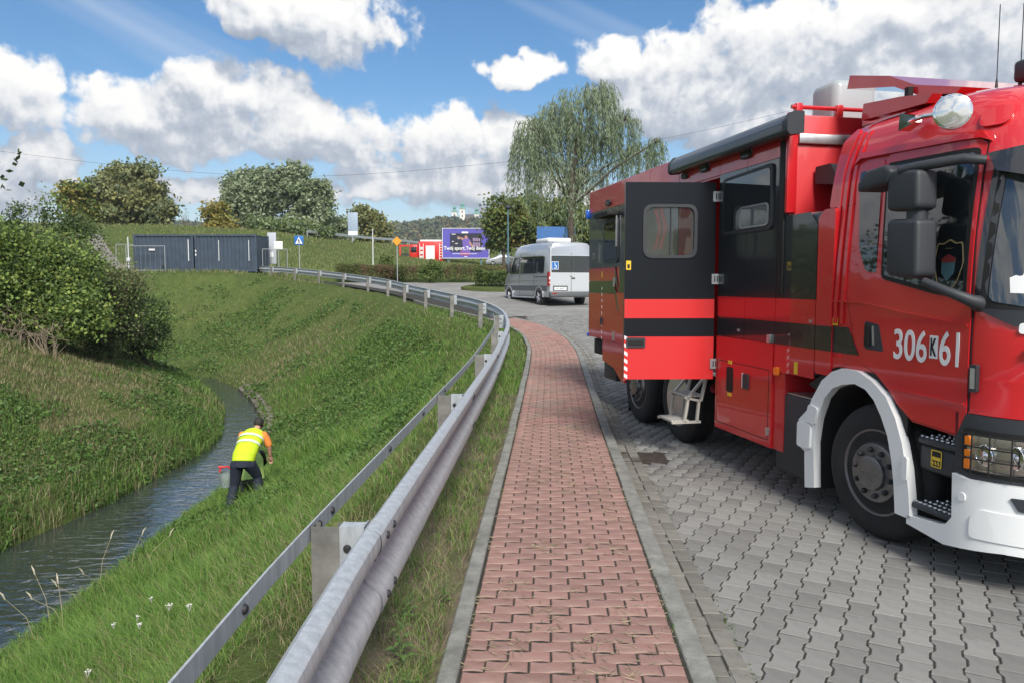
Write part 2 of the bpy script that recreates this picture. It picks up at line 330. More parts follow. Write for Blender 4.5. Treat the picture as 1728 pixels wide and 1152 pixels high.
def height(x, y, under=True):
    x = np.asarray(x, float); y = np.asarray(y, float); sh = x.shape; x = x.ravel(); y = y.ravel()
    dR, _ = pdist(x, y, RE); dL, _ = pdist(x, y, LE); dC, pc = pdist(x, y, CREST)
    g0 = G(y)
    z = g0.copy()
    inC = inside(x, y, POLY_CREEK); inL = inside(x, y, POLY_LEFT) & ~inC; inB = inside(x, y, POLY_BANK) & ~inC & ~inL
    # right bank
    cy = np.interp(pc, np.arange(len(CREST)), CREST[:, 1]); zc = G(cy) + np.interp(cy, [48.9, 50.5], [0, .4]) - .05
    t = dR / np.maximum(dR + dC, 1e-6); prof = np.where(t < .03, t * 2.2, .066 + .934 * (np.clip(t - .03, 0, 1) / .97) ** 1.3)
    zb = WATER - .04 + (zc - WATER + .04) * prof + (vnoise(x, y, 1.3, 3) - .5) * .22 * np.sin(np.clip(t, 0, 1) * math.pi) + (vnoise(x, y, .35, 9) - .5) * .06 * np.sin(np.clip(t, 0, 1) * math.pi)
    z = np.where(inB, zb, z)
    # left bank
    zl = np.interp(dL, [0, .3, .8, 6.0, 9, 20, 60, 200], [WATER - .02, WATER + .22, WATER + .55, .05, .5, 1.2, 3.0, 3.5]) + (vnoise(x, y, 2.1, 5) - .5) * .35 * np.clip(dL / 2, 0, 1) + (vnoise(x, y, .5, 6) - .5) * .12 * np.clip(dL, 0, 1)
    z = np.where(inL, zl, z)
    z = np.where(inC, WATER - .35 - np.minimum(np.minimum(dR, dL) * .3, .3) + .3 * np.exp(-np.minimum(dR, dL) * 6), z)
    # level strip where the containers stand
    z = np.where(~inB & ~inL & ~inC & (x < -12) & (y > 47), np.maximum(z, g0 + np.interp(x, [-19, -15], [.38, 0])), z)
    # levee
    dV, pv = pdist(x, y, LEVEE); ly = np.interp(x, LEVEE[:, 0], LEVEE[:, 1]); front = y < ly
    top = np.interp(x, [-40, -20, 0], [8.05, 7.5, 7.3]) + (vnoise(x, y, 9, 2) - .5) * .5
    k = np.clip(1 - dV / np.interp(x, [-60, -25, -5, 20], [19, 20, 24, 28]), 0, 1); k = k * k * (3 - 2 * k) * .5 + k * .5
    k = np.where(front, k, np.clip(1 - (dV - 8) / 25, 0, 1))
    zlev = np.maximum(z, z + (top - z) * k)
    z = np.where((y > 52) | (inL & (y > 40)), zlev, z)
    z = np.where(y > ly + 30, np.minimum(z, 4.5), z)
    if under:
        z = np.where(inside(x, y, POLY_PAVED), g0 - .3, z)
    return z.reshape(sh)
def lines(segs):
    out = []
    for a, b, s in segs: out += list(np.arange(a, b, s))
    return np.array(out + [segs[-1][1]])
gx = lines([(-1500, -400, 220), (-400, -100, 25), (-100, -40, 4), (-40, -14, .8), (-14, 2.4, .24), (2.4, 14, 1.2), (14, 60, 5), (60, 400, 30), (400, 1500, 220)])
gy = lines([(-60, -6, 6), (-6, 2, .8), (2, 24, .26), (24, 54, .5), (54, 150, 1.6), (150, 400, 25), (400, 1700, 130)])
XX, YY = np.meshgrid(gx, gy); ZZ = height(XX, YY); nx, ny = len(gx), len(gy)
idx = np.arange(nx * ny).reshape(ny, nx); F = np.stack([idx[:-1, :-1], idx[:-1, 1:], idx[1:, 1:], idx[1:, :-1]], -1).reshape(-1, 4)
m_ground = bpy.data.materials.new('meadow_soil'); m_ground.use_nodes = True; t = m_ground.node_tree; b = t.nodes['Principled BSDF']; b.inputs['Roughness'].default_value = .95; b.inputs['Specular IOR Level'].default_value = .1
tcn = N(t, 'ShaderNodeTexCoord')
na = N(t, 'ShaderNodeTexNoise', i={'Scale': .16, 'Detail': 7.0, 'Roughness': .62}); t.links.new(tcn.outputs['Object'], na.inputs['Vector'])
nb = N(t, 'ShaderNodeTexNoise', i={'Scale': 2.2, 'Detail': 8.0, 'Roughness': .7}); t.links.new(tcn.outputs['Object'], nb.inputs['Vector'])
r1 = N(t, 'ShaderNodeValToRGB'); t.links.new(na.outputs[0], r1.inputs[0]); c = r1.color_ramp; c.elements[0].position = .33; c.elements[0].color = (.06, .10, .025, 1); c.elements[1].position = .68; c.elements[1].color = (.12, .14, .045, 1)
e = c.elements.new(.5); e.color = (.08, .125, .03, 1)
r2 = N(t, 'ShaderNodeValToRGB'); t.links.new(nb.outputs[0], r2.inputs[0]); c = r2.color_ramp; c.elements[0].position = .35; c.elements[0].color = (.045, .04, .022, 1); c.elements[1].position = .66; c.elements[1].color = (.11, .13, .045, 1)
mx = N(t, 'ShaderNodeMix', data_type='RGBA', i={0: .45}); t.links.new(r1.outputs[0], mx.inputs[6]); t.links.new(r2.outputs[0], mx.inputs[7]); t.links.new(mx.outputs[2], b.inputs['Base Color'])
bp = N(t, 'ShaderNodeBump', i={'Strength': .8, 'Distance': .15}); t.links.new(nb.outputs[0], bp.inputs['Height']); t.links.new(bp.outputs[0], b.inputs['Normal'])
tag(link('ground', np_mesh('ground', np.stack([XX.ravel(), YY.ravel(), ZZ.ravel()], 1), F, smooth=True), m_ground), kind='structure')

# ------------------------------------------------------------------ creek water
ww = [(p[0] + .35, p[1]) for p in RE]; wl = [(p[0] - .35, p[1]) for p in LE]
wp = np.array(ww + wl[::-1]); bm = bmesh.new(); f = bm.faces.new([bm.verts.new((x, y, WATER)) for x, y in wp]); bmesh.ops.triangulate(bm, faces=[f])
me = bpy.data.meshes.new('creek_water'); bm.to_mesh(me); bm.free()
mw = bpy.data.materials.new('creek_water'); mw.use_nodes = True; t = mw.node_tree; b = t.nodes['Principled BSDF']
b.inputs['Base Color'].default_value = (.032, .040, .036, 1); b.inputs['Roughness'].default_value = .03; b.inputs['IOR'].default_value = 2.5; b.inputs['Specular IOR Level'].default_value = .7
tcn = N(t, 'ShaderNodeTexCoord'); mp = N(t, 'ShaderNodeMapping'); mp.inputs['Scale'].default_value = (1.0, 2.6, 1); mp.inputs['Rotation'].default_value = (0, 0, R(8)); t.links.new(tcn.outputs['Object'], mp.inputs[0])
n1 = N(t, 'ShaderNodeTexNoise', i={'Scale': 2.6, 'Detail': 3.0, 'Roughness': .5, 'Distortion': .6}); t.links.new(mp.outputs[0], n1.inputs['Vector'])
n2 = N(t, 'ShaderNodeTexNoise', i={'Scale': .7, 'Detail': 2.0}); t.links.new(mp.outputs[0], n2.inputs['Vector'])
bp = N(t, 'ShaderNodeBump', i={'Strength': .34, 'Distance': .05}); t.links.new(mth(t, 'ADD', n1.outputs[0], n2.outputs[0]), bp.inputs['Height']); t.links.new(bp.outputs[0], b.inputs['Normal'])
tag(link('creek_water', me, mw), kind='structure')

# ------------------------------------------------------------------ paved surfaces
ROAD = -.08
def frame_at(s):                       # point, tangent, right of the path's centre line at arc length s
    i = min(max(s / .1, 0), len(PATHS) - 1.001); k = int(i); p = PATHS[k] * (1 - (i - k)) + PATHS[k + 1] * (i - k)
    t = PATHS[min(k + 1, len(PATHS) - 1)] - PATHS[max(k - 1, 0)]; t = t / np.linalg.norm(t); return p, t, np.array([t[1], -t[0]])
SLEN = (len(PATHS) - 2) * .1
S0 = 0.0
def ribbon(name, o0, o1, dz, m, s0, s1, step=.25, parent=None, skirt=0.):
    vs = []; fs = []
    ss = np.arange(s0, s1 + 1e-6, step)
    for s in ss:
        p, t_, r = frame_at(s)
        for o in (o0, o1):
            q = p + r * o; vs.append((q[0], q[1], float(G(p[1])) + dz))
    for i in range(len(ss) - 1): fs.append((2 * i, 2 * i + 1, 2 * i + 3, 2 * i + 2))
    return link(name, np_mesh(name, vs, np.array(fs)), m, parent)
m_bed = mat('joint_sand', (.030, .028, .022), .95, var=.5, vscale=9, bump=.6, bscale=60)
m_red = mat('red_concrete_paver', (.285, .16, .138), .9, var=.26, vscale=5, rnd=.16, bump=.35, bscale=160, dirt=((.235, .20, .165), 1.3, .46, .75))
m_grey = mat('grey_concrete_paver', (.205, .203, .193), .9, var=.22, vscale=5, rnd=.20, bump=.35, bscale=160, dirt=((.13, .122, .105), .8, .50, .6))
m_kerb = mat('kerb_concrete', (.205, .207, .19), .9, var=.35, vscale=7, rnd=.08, bump=.4, bscale=120, dirt=((.10, .105, .075), 3.2, .54, .6))
path = tag(ribbon('footpath', -.52, .52, -.0065, m_bed, 0, SLEN), kind='structure')
# lot: one sheet that follows the ground, under the pavers
lotP = []
ly_ = list(np.arange(-30, 47.6, .6)); lf = []
for y in ly_:
    i = np.argmin(np.abs(PATHS[:, 1] - y)) if y < 49 else -1
    x0 = (PATHS[i, 0] if y > PATHS[0, 1] else PATHS[0, 0] + .05 * (y - PATHS[0, 1])) + .56
    if y > 22: x0 += .12 * min((y - 22) / 4, 1)
    for k in range(13): lotP.append((x0 + (60 - x0) * (k / 12) ** 2, y, float(G(y)) + ROAD - .024))
for j in range(len(ly_) - 1):
    for k in range(12): lf.append((j * 13 + k, j * 13 + k + 1, (j + 1) * 13 + k + 1, (j + 1) * 13 + k))
m_lot = mat('far_paving', (.225, .22, .21), .9, var=.25, vscale=.9, bump=.5, bscale=24, dirt=((.11, .11, .10), .35, .5, .5))
lot = tag(link('parking_pavement', np_mesh('parking_pavement', lotP, np.array(lf)), m_lot), kind='structure')
bedv = []; bedf = []; by = list(np.arange(1.0, 26.9, .4))
for y in by:
    i = int(np.argmin(np.abs(PATHS[:, 1] - y))); x0 = PATHS[i, 0] + .66
    x1 = min(16.9, .95 * y + .1) if y > 12 else max(9.4, .95 * y + .1)
    for k in range(9): bedv.append((x0 + (x1 - x0) * k / 8, y, float(G(y)) + ROAD - .0065))
for j in range(len(by) - 1):
    for k in range(8): bedf.append((j * 9 + k, j * 9 + k + 1, (j + 1) * 9 + k + 1, (j + 1) * 9 + k))
link('paver_bed', np_mesh('paver_bed', bedv, np.array(bedf)), m_bed, lot)
tag(ribbon('gutter_bed', .60, .845, ROAD - .0025, m_bed, 0, 33, parent=lot))

def paver_mesh(name, outline, th, bev, m):
    n = len(outline); vs = []; cx = sum(p[0] for p in outline) / n; cy = sum(p[1] for p in outline) / n
    for k, (sc, z) in enumerate(((1, -th), (1, -bev), (None, 0))):
        for (x, y) in outline:
            if sc is None:
                L = math.hypot(x - cx, y - cy); f_ = 1 - bev * 1.15 / L; vs.append((cx + (x - cx) * f_, cy + (y - cy) * f_, z))
            else: vs.append((x, y, z))
    fs = [tuple(2 * n + i for i in range(n))] + [(k * n + i, k * n + (i + 1) % n, (k + 1) * n + (i + 1) % n, (k + 1) * n + i) for k in range(2) for i in range(n)]
    me = bpy.data.meshes.new(name); me.from_pydata(vs, [], fs); me.materials.append(m); me.update(); return me, np.array(vs), fs
def lay(name, outline, places, m, parent, th=.03, bev=.005, near=300, rest='pavers_beyond', keys=None):
    """places: (x, y, z, angle); the nearest ones in view as objects of their own, the rest as one joined part"""
    me, V, FS = paver_mesh(name, outline, th, bev, m)
    pl = np.array(places); d = np.hypot(pl[:, 0], pl[:, 1]); az = np.abs(np.arctan2(pl[:, 0], pl[:, 1])); el = pl[:, 1]
    vis = (az < R(35)) & (pl[:, 1] > 2.35)
    if keys is not None: vis &= keys(pl)
    order = np.argsort(np.where(vis, d, 1e6 + d)); own = order[:near] if near else []; restI = order[near:]
    for i in own:
        x, y, z, an = pl[i]; o = bpy.data.objects.new(name, me); COL.objects.link(o); o.parent = parent
        o.location = (x, y, z + random.uniform(-.0025, .0025)); o.rotation_euler = (random.gauss(0, .006), random.gauss(0, .006), an + random.gauss(0, .006))
    if len(restI):
        q = pl[restI]; c, s = np.cos(q[:, 3]), np.sin(q[:, 3])
        X_ = q[:, 0:1] + c[:, None] * V[None, :, 0] - s[:, None] * V[None, :, 1]; Y_ = q[:, 1:2] + s[:, None] * V[None, :, 0] + c[:, None] * V[None, :, 1]
        Z_ = q[:, 2:3] + V[None, :, 2] + RNG.uniform(-.002, .002, (len(q), 1))
        n = len(V); off = (np.arange(len(q)) * n)[:, None]
        k = len(outline); Fa = (np.array(FS[0])[None] + off); Fb = (np.array(FS[1:])[None] + off[:, :, None]).reshape(-1, 4)
        o = link(rest, np_mesh(rest, np.stack([X_, Y_, Z_], -1).reshape(-1, 3), [Fa, Fb]), m, parent); o['kind'] = 'stuff'
# wave bricks of the footpath: 20 x 10 cm, long side across, wavy long edges
def wave(sgn): return lambda x: .0075 * math.sin(x / .2 * 2 * math.pi) * sgn
hw, hh = .0955, .0446
ol = []
for i in range(6): x = -hw + 2 * hw * i / 5; ol.append((x, -hh + .0085 * math.sin((x / .2) * 2 * math.pi)))
for i in range(6): x = hw - 2 * hw * i / 5; ol.append((x, hh + .0085 * math.sin((x / .2) * 2 * math.pi)))
pl = []; s = 1.0; row = 0
while s < 31:
    p, t_, r = frame_at(s); an = math.atan2(r[1], r[0]); z = float(G(p[1]))
    offs = [-.4, -.2, 0, .2, .4] if row % 2 == 0 else [-.3, -.1, .1, .3]
    for o in offs: q = p + r * o; pl.append((q[0], q[1], z, an))
    s += .1; row += 1
lay('wave_brick', ol, pl, m_red, path, rest='wave_bricks_beyond')
# half bricks that close every second row
olh = [(-.0475, -hh), (0, -hh + .006), (.0475, -hh), (.0475, hh), (0, hh + .006), (-.0475, hh)]
pl = []; s = 1.1
while s < 31:
    p, t_, r = frame_at(s); an = math.atan2(r[1], r[0])
    for o in (-.45, .45): q = p + r * o; pl.append((q[0], q[1], float(G(p[1])), an))
    s += .2
lay('half_brick', olh, pl, m_red, path, near=60, rest='half_bricks_beyond')
# kerb stones, one metre each
def kerb_stone(name, s0, s1, o0, o1, ztop, zbot, parent, bev=.008):
    vs = []; fs = []
    prof = [(o0, zbot), (o0, ztop - bev), (o0 + bev, ztop), (o1 - bev, ztop), (o1, ztop - bev), (o1, zbot)]
    ss = np.linspace(s0 + .003, s1 - .003, 4); n = len(prof)
    dz = random.uniform(-.004, .004); do = random.uniform(-.004, .004)
    for s in ss:
        p, t_, r = frame_at(s); z = float(G(p[1]))
        for (o, h) in prof: q = p + r * (o + do); vs.append((q[0], q[1], z + h + dz))
    for i in range(3):
        for j in range(n - 1): fs.append((i * n + j, i * n + j + 1, (i + 1) * n + j + 1, (i + 1) * n + j))
    fs += [tuple(range(n))[::-1], tuple(3 * n + j for j in range(n))]
    me = bpy.data.meshes.new(name); me.from_pydata(vs, [], fs); me.update(); return link(name, me, m_kerb, parent)
for k in range(0, 40):
    kerb_stone('kerb_stone', k, k + 1, -.595, -.51, .028, -.16, path)
    if k < 34: kerb_stone('kerb_stone', k + .4, k + 1.4, .51, .622, .0, -.2, path)
# gutter: two rows of plain bricks
plain = [(-.046, -.0945), (.046, -.0945), (.046, .0945), (-.046, .0945)]
pl = []
for rw, o in enumerate((.676, .778)):
    s = .5 + rw * .07
    while s < 30:
        p, t_, r = frame_at(s); q = p + r * o; pl.append((q[0], q[1], float(G(p[1])) + ROAD + .004, math.atan2(r[1], r[0]))); s += .2
lay('gutter_brick', plain, pl, mat('gutter_concrete', (.175, .168, .15), .9, var=.3, vscale=6, rnd=.2, bump=.4, bscale=120, dirt=((.10, .095, .07), 2.2, .5, .6)), lot, near=120, rest='gutter_bricks_beyond')
# double-T pavers of the parking area
w0, w1, hl = .0555, .0735, .0945
dt = [(-w1, -hl), (w1, -hl), (w1, -.062), (w0, -.036), (w0, .036), (w1, .062), (w1, hl), (-w1, hl), (-w1, .062), (-w0, .036), (-w0, -.036), (-w1, -.062)]
ang = R(-29); ca, sa = math.cos(ang), math.sin(ang); pl = []
gut = offset_line(PATHS, .838)
for i in range(-130, 155):
    for j in range(-75, 190):
        lx, lyy = i * .138, (j + (.5 if i % 2 else 0)) * .2
        x = lx * ca - lyy * sa + 3.0; y = lx * sa + lyy * ca + 6.0
        if not (.9 < y < 27 and .5 < x < 17): continue
        if abs(math.atan2(x, y)) > R(44) and not (y < 12 and x < 9.5): continue
        k = min(max(int((y - PATHS[0, 1]) / (PATHS[250, 1] - PATHS[0, 1]) * 250), 1), len(gut) - 2)
        k0 = max(0, k - 60); k = k0 + int(np.argmin((gut[k0:k + 60, 0] - x) ** 2 + (gut[k0:k + 60, 1] - y) ** 2))
        if x < gut[k, 0] - .12: continue
        if 1.02 < x < 1.62 and 7.5 < y < 8.05: continue
        pl.append((x, y, float(G(y)) + ROAD, ang))
def keep(p): return (p[:, 1] > 2.6)
lay('double_t_paver', dt, pl, m_grey, lot, rest='double_t_pavers_beyond', keys=keep)
# bare dry soil on the strip beside the kerb
tag(ribbon('verge_soil', -1.18, -.58, .004, mat('dry_soil', (.115, .09, .06), .95, var=.45, vscale=5, bump=.8, bscale=30, dirt=((.10, .12, .045), 1.6, .5, .7)), 0, 17.5), kind='structure')
# drain grate
dg_ = empty('drain_grate', (1.33, 7.78, float(G(7.78)) + ROAD), R(-4), 'rusty brown iron drain grate in the grey pavers beside the kerb', 'drain')
m_rust = mat('rusty_iron', (.055, .043, .036), .85, metal=.3, var=.5, vscale=12, bump=.5)
fr = MB(); fr.box(-.27, .27, -.22, -.19, -.03, .004).box(-.27, .27, .19, .22, -.03, .004).box(-.27, -.24, -.19, .19, -.03, .004).box(.24, .27, -.19, .19, -.03, .004); fr.build('frame', m_rust, dg_)
for k in range(9): box('bar', m_rust, dg_, -.24, .24, -.175 + k * .042, -.15 + k * .042, -.03, .002)
box('pit', mat('pit_black', (.01, .01, .01), 1), dg_, -.24, .24, -.19, .19, -.05, -.031)
# far road strip that crosses behind the guardrail
# ------------------------------------------------------------------ guardrail
m_zinc = bpy.data.materials.new('galvanised_steel'); m_zinc.use_nodes = True; t = m_zinc.node_tree; b = t.nodes['Principled BSDF']; b.inputs['Metallic'].default_value = .35
tcn = N(t, 'ShaderNodeTexCoord'); mp = N(t, 'ShaderNodeMapping'); mp.inputs['Scale'].default_value = (10, 10, 2.2); t.links.new(tcn.outputs['Object'], mp.inputs[0])
n1 = N(t, 'ShaderNodeTexNoise', i={'Scale': 2.5, 'Detail': 7.0, 'Roughness': .7}); t.links.new(mp.outputs[0], n1.inputs['Vector'])
r1 = N(t, 'ShaderNodeValToRGB'); t.links.new(n1.outputs[0], r1.inputs[0]); c = r1.color_ramp; c.elements[0].position = .36; c.elements[0].color = (.36, .385, .41, 1); c.elements[1].position = .62; c.elements[1].color = (.50, .53, .56, 1)
t.links.new(r1.outputs[0], b.inputs['Base Color']); rr = N(t, 'ShaderNodeMapRange', i={'To Min': .58, 'To Max': .36}); t.links.new(n1.outputs[0], rr.inputs[0]); t.links.new(rr.outputs[0], b.inputs['Roughness'])
m_oldzinc = mat('weathered_zinc', (.23, .225, .21), .65, metal=.5, var=.35, vscale=6, dirt=((.12, .085, .05), 8, .58, .6))
rail = empty('guardrail', (0, 0, 0), 0, 'galvanised W-beam guardrail curving along the top of the grassy bank', 'guardrail')
RS = smooth_line(RAIL, .1)
def rail_at(s):
    i = min(max(s / .1, 0), len(RS) - 1.001); k = int(i); p = RS[k] * (1 - (i - k)) + RS[k + 1] * (i - k); t_ = RS[min(k + 1, len(RS) - 1)] - RS[max(k - 1, 0)]; t_ = t_ / np.linalg.norm(t_); return p, t_, np.array([t_[1], -t_[0]])
def rail_path(s0, s1, step, dz): return [(*rail_at(s)[0], float(G(rail_at(s)[0][1])) + dz) for s in np.arange(s0, s1 + 1e-6, step)]
# W profile: side (towards the path +), height
wpf = [(-.020, .73), (-.004, .742), (.028, .738), (.048, .722), (.052, .70), (.050, .665), (.040, .645), (-.018, .598), (-.024, .575), (-.024, .555), (-.018, .532), (.040, .487), (.050, .466), (.052, .432), (.048, .41), (.028, .394), (-.004, .39), (-.020, .40)]
wback = [(q - .004, h) for q, h in wpf[::-1]]
s_post0 = float(np.argmin(np.abs(RS[:, 1] - 3.09))) * .1
RLEN = len(RS) * .1
sp_ = 3.72; s = s_post0 - sp_ * 2; n_seg = 0; post_s = []
while s < RLEN - .3: post_s.append(s); s += sp_
post_s = [q for q in post_s if q > 0]
cuts = [0.1] + [q - .15 for q in post_s] + [RLEN - .15]
for k in range(len(cuts) - 1):
    lift = .004 * (k % 2); a_, b_ = cuts[k], min(cuts[k + 1] + .3, RLEN - .15)
    if b_ - a_ < .4: continue
    mb = MB(); mb.sweep([(q + lift, h) for q, h in wpf + wback], rail_path(a_, b_, .3, 0), closed=True, caps=False); mb.build('beam', m_zinc, rail, 40)
bolt = MB().lathe([(.0, .012), (.012, .011), (.017, .004), (.018, 0)], 10, 'y').mesh('bolt', 40); bolt.materials.append(mat('dark_bolt', (.05, .05, .055), .6, metal=.6))
for k, s in enumerate(post_s):
    p, t_, r = rail_at(s); z = float(G(p[1])); far_ = p[1] > 24
    an = math.atan2(t_[1], t_[0])
    def loc(du, dr): q = p + t_ * du + r * dr; return (q[0], q[1], z)
    mb = MB(); mb.M = Matrix.Translation(loc(0, -.205)) @ Matrix.Rotation(an - math.pi / 2, 4, 'Z')      # local x across (towards path), y along
    # C-shaped post open to the far side
    for (x0, x1, y0, y1) in ((-.06, .06, -.032, -.027), (-.06, -.055, -.027, .03), (.055, .06, -.027, .03), (-.055, -.035, .025, .03), (.035, .055, .025, .03)): mb.box(x0, x1, y0, y1, -.9, .715)
    po = mb.build('post', m_oldzinc, rail)
    mb = MB(); mb.M = Matrix.Translation(loc(0, -.205)) @ Matrix.Rotation(an - math.pi / 2, 4, 'Z')
    mb.box(.064, .068, -.05, .03, .42, .722).box(.068, .165, -.046, -.042, .42, .722).box(.161, .165, -.042, .05, .42, .722).box(.068, .161, -.042, .02, .718, .722)
    mb.build('spacer_bracket', m_zinc, rail)
    if not far_:
        for (du, hh_) in ((-.04, .69), (.1, .69), (-.04, .44), (.1, .44), (.03, .565)):
            o = link('bolt', bolt, None, rail); q = p + t_ * du + r * (.054 if hh_ != .565 else -.02); o.location = (q[0], q[1], z + hh_); o.rotation_euler = (0, 0, an - math.pi / 2 - math.pi / 2)
        for hh_ in (.53, .63):
            o = link('bolt', bolt, None, rail); q = p + t_ * -.047 + r * -.11; o.location = (q[0], q[1], z + hh_); o.rotation_euler = (0, 0, an + math.pi / 2)
# thin rear strap rail on the back of the posts
strap = [(-.004, .72), (.004, .72), (.004, .648), (-.004, .648)]
mb = MB(); mb.sweep([(q - .275, h) for q, h in strap], rail_path(.2, 24.5, .3, 0), closed=True); mb.build('rear_strap', m_zinc, rail)
for k in range(7):
    s = s_post0 - 1.6 + k * .85 if k < 3 else s_post0 + .3 + (k - 3) * 1.3
    p, t_, r = rail_at(s); q = p + r * -.269; o = link('bolt', bolt, None, rail); o.location = (q[0], q[1], float(G(p[1])) + .685); o.rotation_euler = (0, 0, math.atan2(t_[1], t_[0]) - math.pi)
# ------------------------------------------------------------------ fire service command truck
m_paint = mat('fire_red_paint', (.56, .010, .016), .42, coat=1.0, coat_r=.03, var=.05, vscale=1.2, dirt=((.40, .10, .085), 2.5, .60, .18))
m_front = mat('fire_red_lit_door', (.62, .016, .018), .45, coat=.7, coat_r=.08)  # body red made brighter for the open door, which faces the light
m_blk = mat('black_gloss_panel', (.012, .014, .018), .3, coat=1.0, coat_r=.03)
m_plast = mat('dark_grey_plastic', (.028, .032, .038), .55, bump=.15, bscale=300)
m_dark = mat('underbody_black', (.012, .012, .013), .8)
m_seam = mat('rubber_seam', (.006, .006, .006), .7)
m_white = mat('white_plastic', (.80, .82, .82), .4, coat=.3, dirt=((.40, .38, .33), 5, .6, .35))
m_glass = mat('dark_tinted_glass', (.010, .013, .015), .03, spec=.8, coat=.6, coat_r=.01)
m_tyre = mat('tyre_rubber', (.017, .017, .018), .85, var=.3, vscale=8)
m_steel = mat('grey_steel_rim', (.20, .20, .21), .34, metal=.8, var=.2, vscale=9)
m_alu = mat('brushed_aluminium', (.62, .63, .64), .35, metal=.9, var=.15, vscale=12)
m_chrome = mat('chrome', (.82, .82, .83), .06, metal=1.0)
m_yel = mat('yellow_sticker', (.72, .50, .03), .6)
m_amber = mat('amber_lens', (.85, .22, .02), .15, coat=.6)
m_letter = mat('white_lettering', (.80, .80, .80), .6)
m_reflw = mat('white_reflective_tape', (.75, .76, .76), .45)
m_blue = mat('blue_lens', (.01, .10, .55), .1, coat=.7)
m_lamp = mat('small_lamp_lens', (.05, .05, .055), .15, coat=.6)
TR_A = R(11.625)
truck = empty('fire_truck', (2.5423, 5.1776, ROAD), R(90) + TR_A, 'large red and black fire service command truck with its side door open', 'truck')
def flat(a, b_, off): return (a, off, b_)
CZ = [0., 1.18, 1.45, 1.7, 2.1, 2.5, 2.7, 2.85, 2.95, 3.02, 3.06]
CI = [0., 0., 0., .004, .025, .055, .08, .12, .19, .33, .62]
CF = [-1.22, -1.22, -1.25, -1.23, -1.13, -1.02, -.97, -.90, -.80, -.62, -.36]
RC = .5
def cab(s, z, off):
    ins = np.interp(z, CZ, CI); uF = np.interp(z, CZ, CF); uc = uF + RC
    if s >= uc: return (s, -ins + off, z)
    ph = (uc - s) / RC
    if ph <= math.pi / 2: return (uc - (RC + off) * math.sin(ph), -ins - RC + (RC + off) * math.cos(ph), z)
    q = (ph - math.pi / 2) * RC; Lf = 2.34 - 2 * ins - 2 * RC
    if q <= Lf: return (uF - off, -ins - RC - q, z)
    ph = min((q - Lf) / RC, math.pi / 2); return (uc - (RC + off) * math.cos(ph), -2.34 + ins + RC - (RC + off) * math.sin(ph), z)
def rpoly(pts, r, n=4):
    out = []; k = len(pts)
    for i in range(k):
        p = Vector(pts[i]); a = Vector(pts[i - 1]) - p; c_ = Vector(pts[(i + 1) % k]) - p
        rr = min(r, a.length * .45, c_.length * .45); a = p + a.normalized() * rr; c_ = p + c_.normalized() * rr
        for j in range(n + 1):
            t_ = j / n; q = a * (1 - t_) ** 2 + p * 2 * t_ * (1 - t_) + c_ * t_ * t_; out.append((q.x, q.y))
    return out
def rect(a0, a1, b0, b1): return [(a0, b0), (a1, b0), (a1, b1), (a0, b1)]
def panel(name, poly, m, parent, mp=flat, off=.004, th=.008, r=0., sub=None, smooth=True, hole=None):
    if r: poly = rpoly(poly, r)
    bm = bmesh.new(); vs_ = [bm.verts.new((a, c_, 0)) for a, c_ in poly]
    h = [bm.verts.new((a, c_, 0)) for a, c_ in hole] if hole else []
    ed = [bm.edges.new((q[i], q[(i + 1) % len(q)])) for q in (vs_, h) for i in range(len(q))]
    bmesh.ops.triangle_fill(bm, use_beauty=True, use_dissolve=False, edges=ed, normal=(0, 0, 1))
    if mp is not flat:
        lo = min(p[0] for p in poly); hi = max(p[0] for p in poly); zl = min(p[1] for p in poly); zh = max(p[1] for p in poly)
        for q in np.arange(-3.9, -.3, .08):
            if lo < q < hi: bmesh.ops.bisect_plane(bm, geom=bm.verts[:] + bm.edges[:] + bm.faces[:], plane_co=(q, 0, 0), plane_no=(1, 0, 0))
        for q in np.arange(1.2, 3.1, .12):
            if zl < q < zh: bmesh.ops.bisect_plane(bm, geom=bm.verts[:] + bm.edges[:] + bm.faces[:], plane_co=(0, q, 0), plane_no=(0, 1, 0))
    bm.verts.index_update(); V0 = [v.co.copy() for v in bm.verts]; n = len(V0)
    fs = [[v.index for v in f_.verts] for f_ in bm.faces]; bd = [(e_.verts[0].index, e_.verts[1].index) for e_ in bm.edges if len(e_.link_faces) == 1]; bm.free()
    mb = MB(); mb.add([mp(v.x, v.y, off) for v in V0] + [mp(v.x, v.y, off - th) for v in V0], fs + [[n + i for i in f_[::-1]] for f_ in fs] + [(a, c_, n + c_, n + a) for a, c_ in bd])
    return mb.build(name, m, parent, 35 if smooth else None)
# --- body of the truck
T = truck
def bodybox(name, m, *a, b=.01): return box(name, m, T, *a, b=b)
core = MB().box(1.22, 2.44, -2.35, -.01, .36, 3.19, .02).box(3.41, 6.71, -2.35, -.01, .98, 3.19, .02).box(2.44, 3.41, -2.35, -.7, .9, 3.185).box(2.44, 3.41, -.7, -.01, 2.84, 3.19); core.build('body', m_paint, T, 40)
box('lower_front_unit', m_blk, T, .79, 1.22, -2.35, -.01, 1.05, 2.36, .03)
box('cabin_interior', m_dark, T, 2.445, 3.405, -.69, -.68, .9, 2.83)
bodybox('cabin_floor', m_alu, 2.45, 3.40, -.68, -.02, .86, .9)
box('chassis', m_dark, T, -.75, 6.35, -2.0, -.42, .42, 1.04)
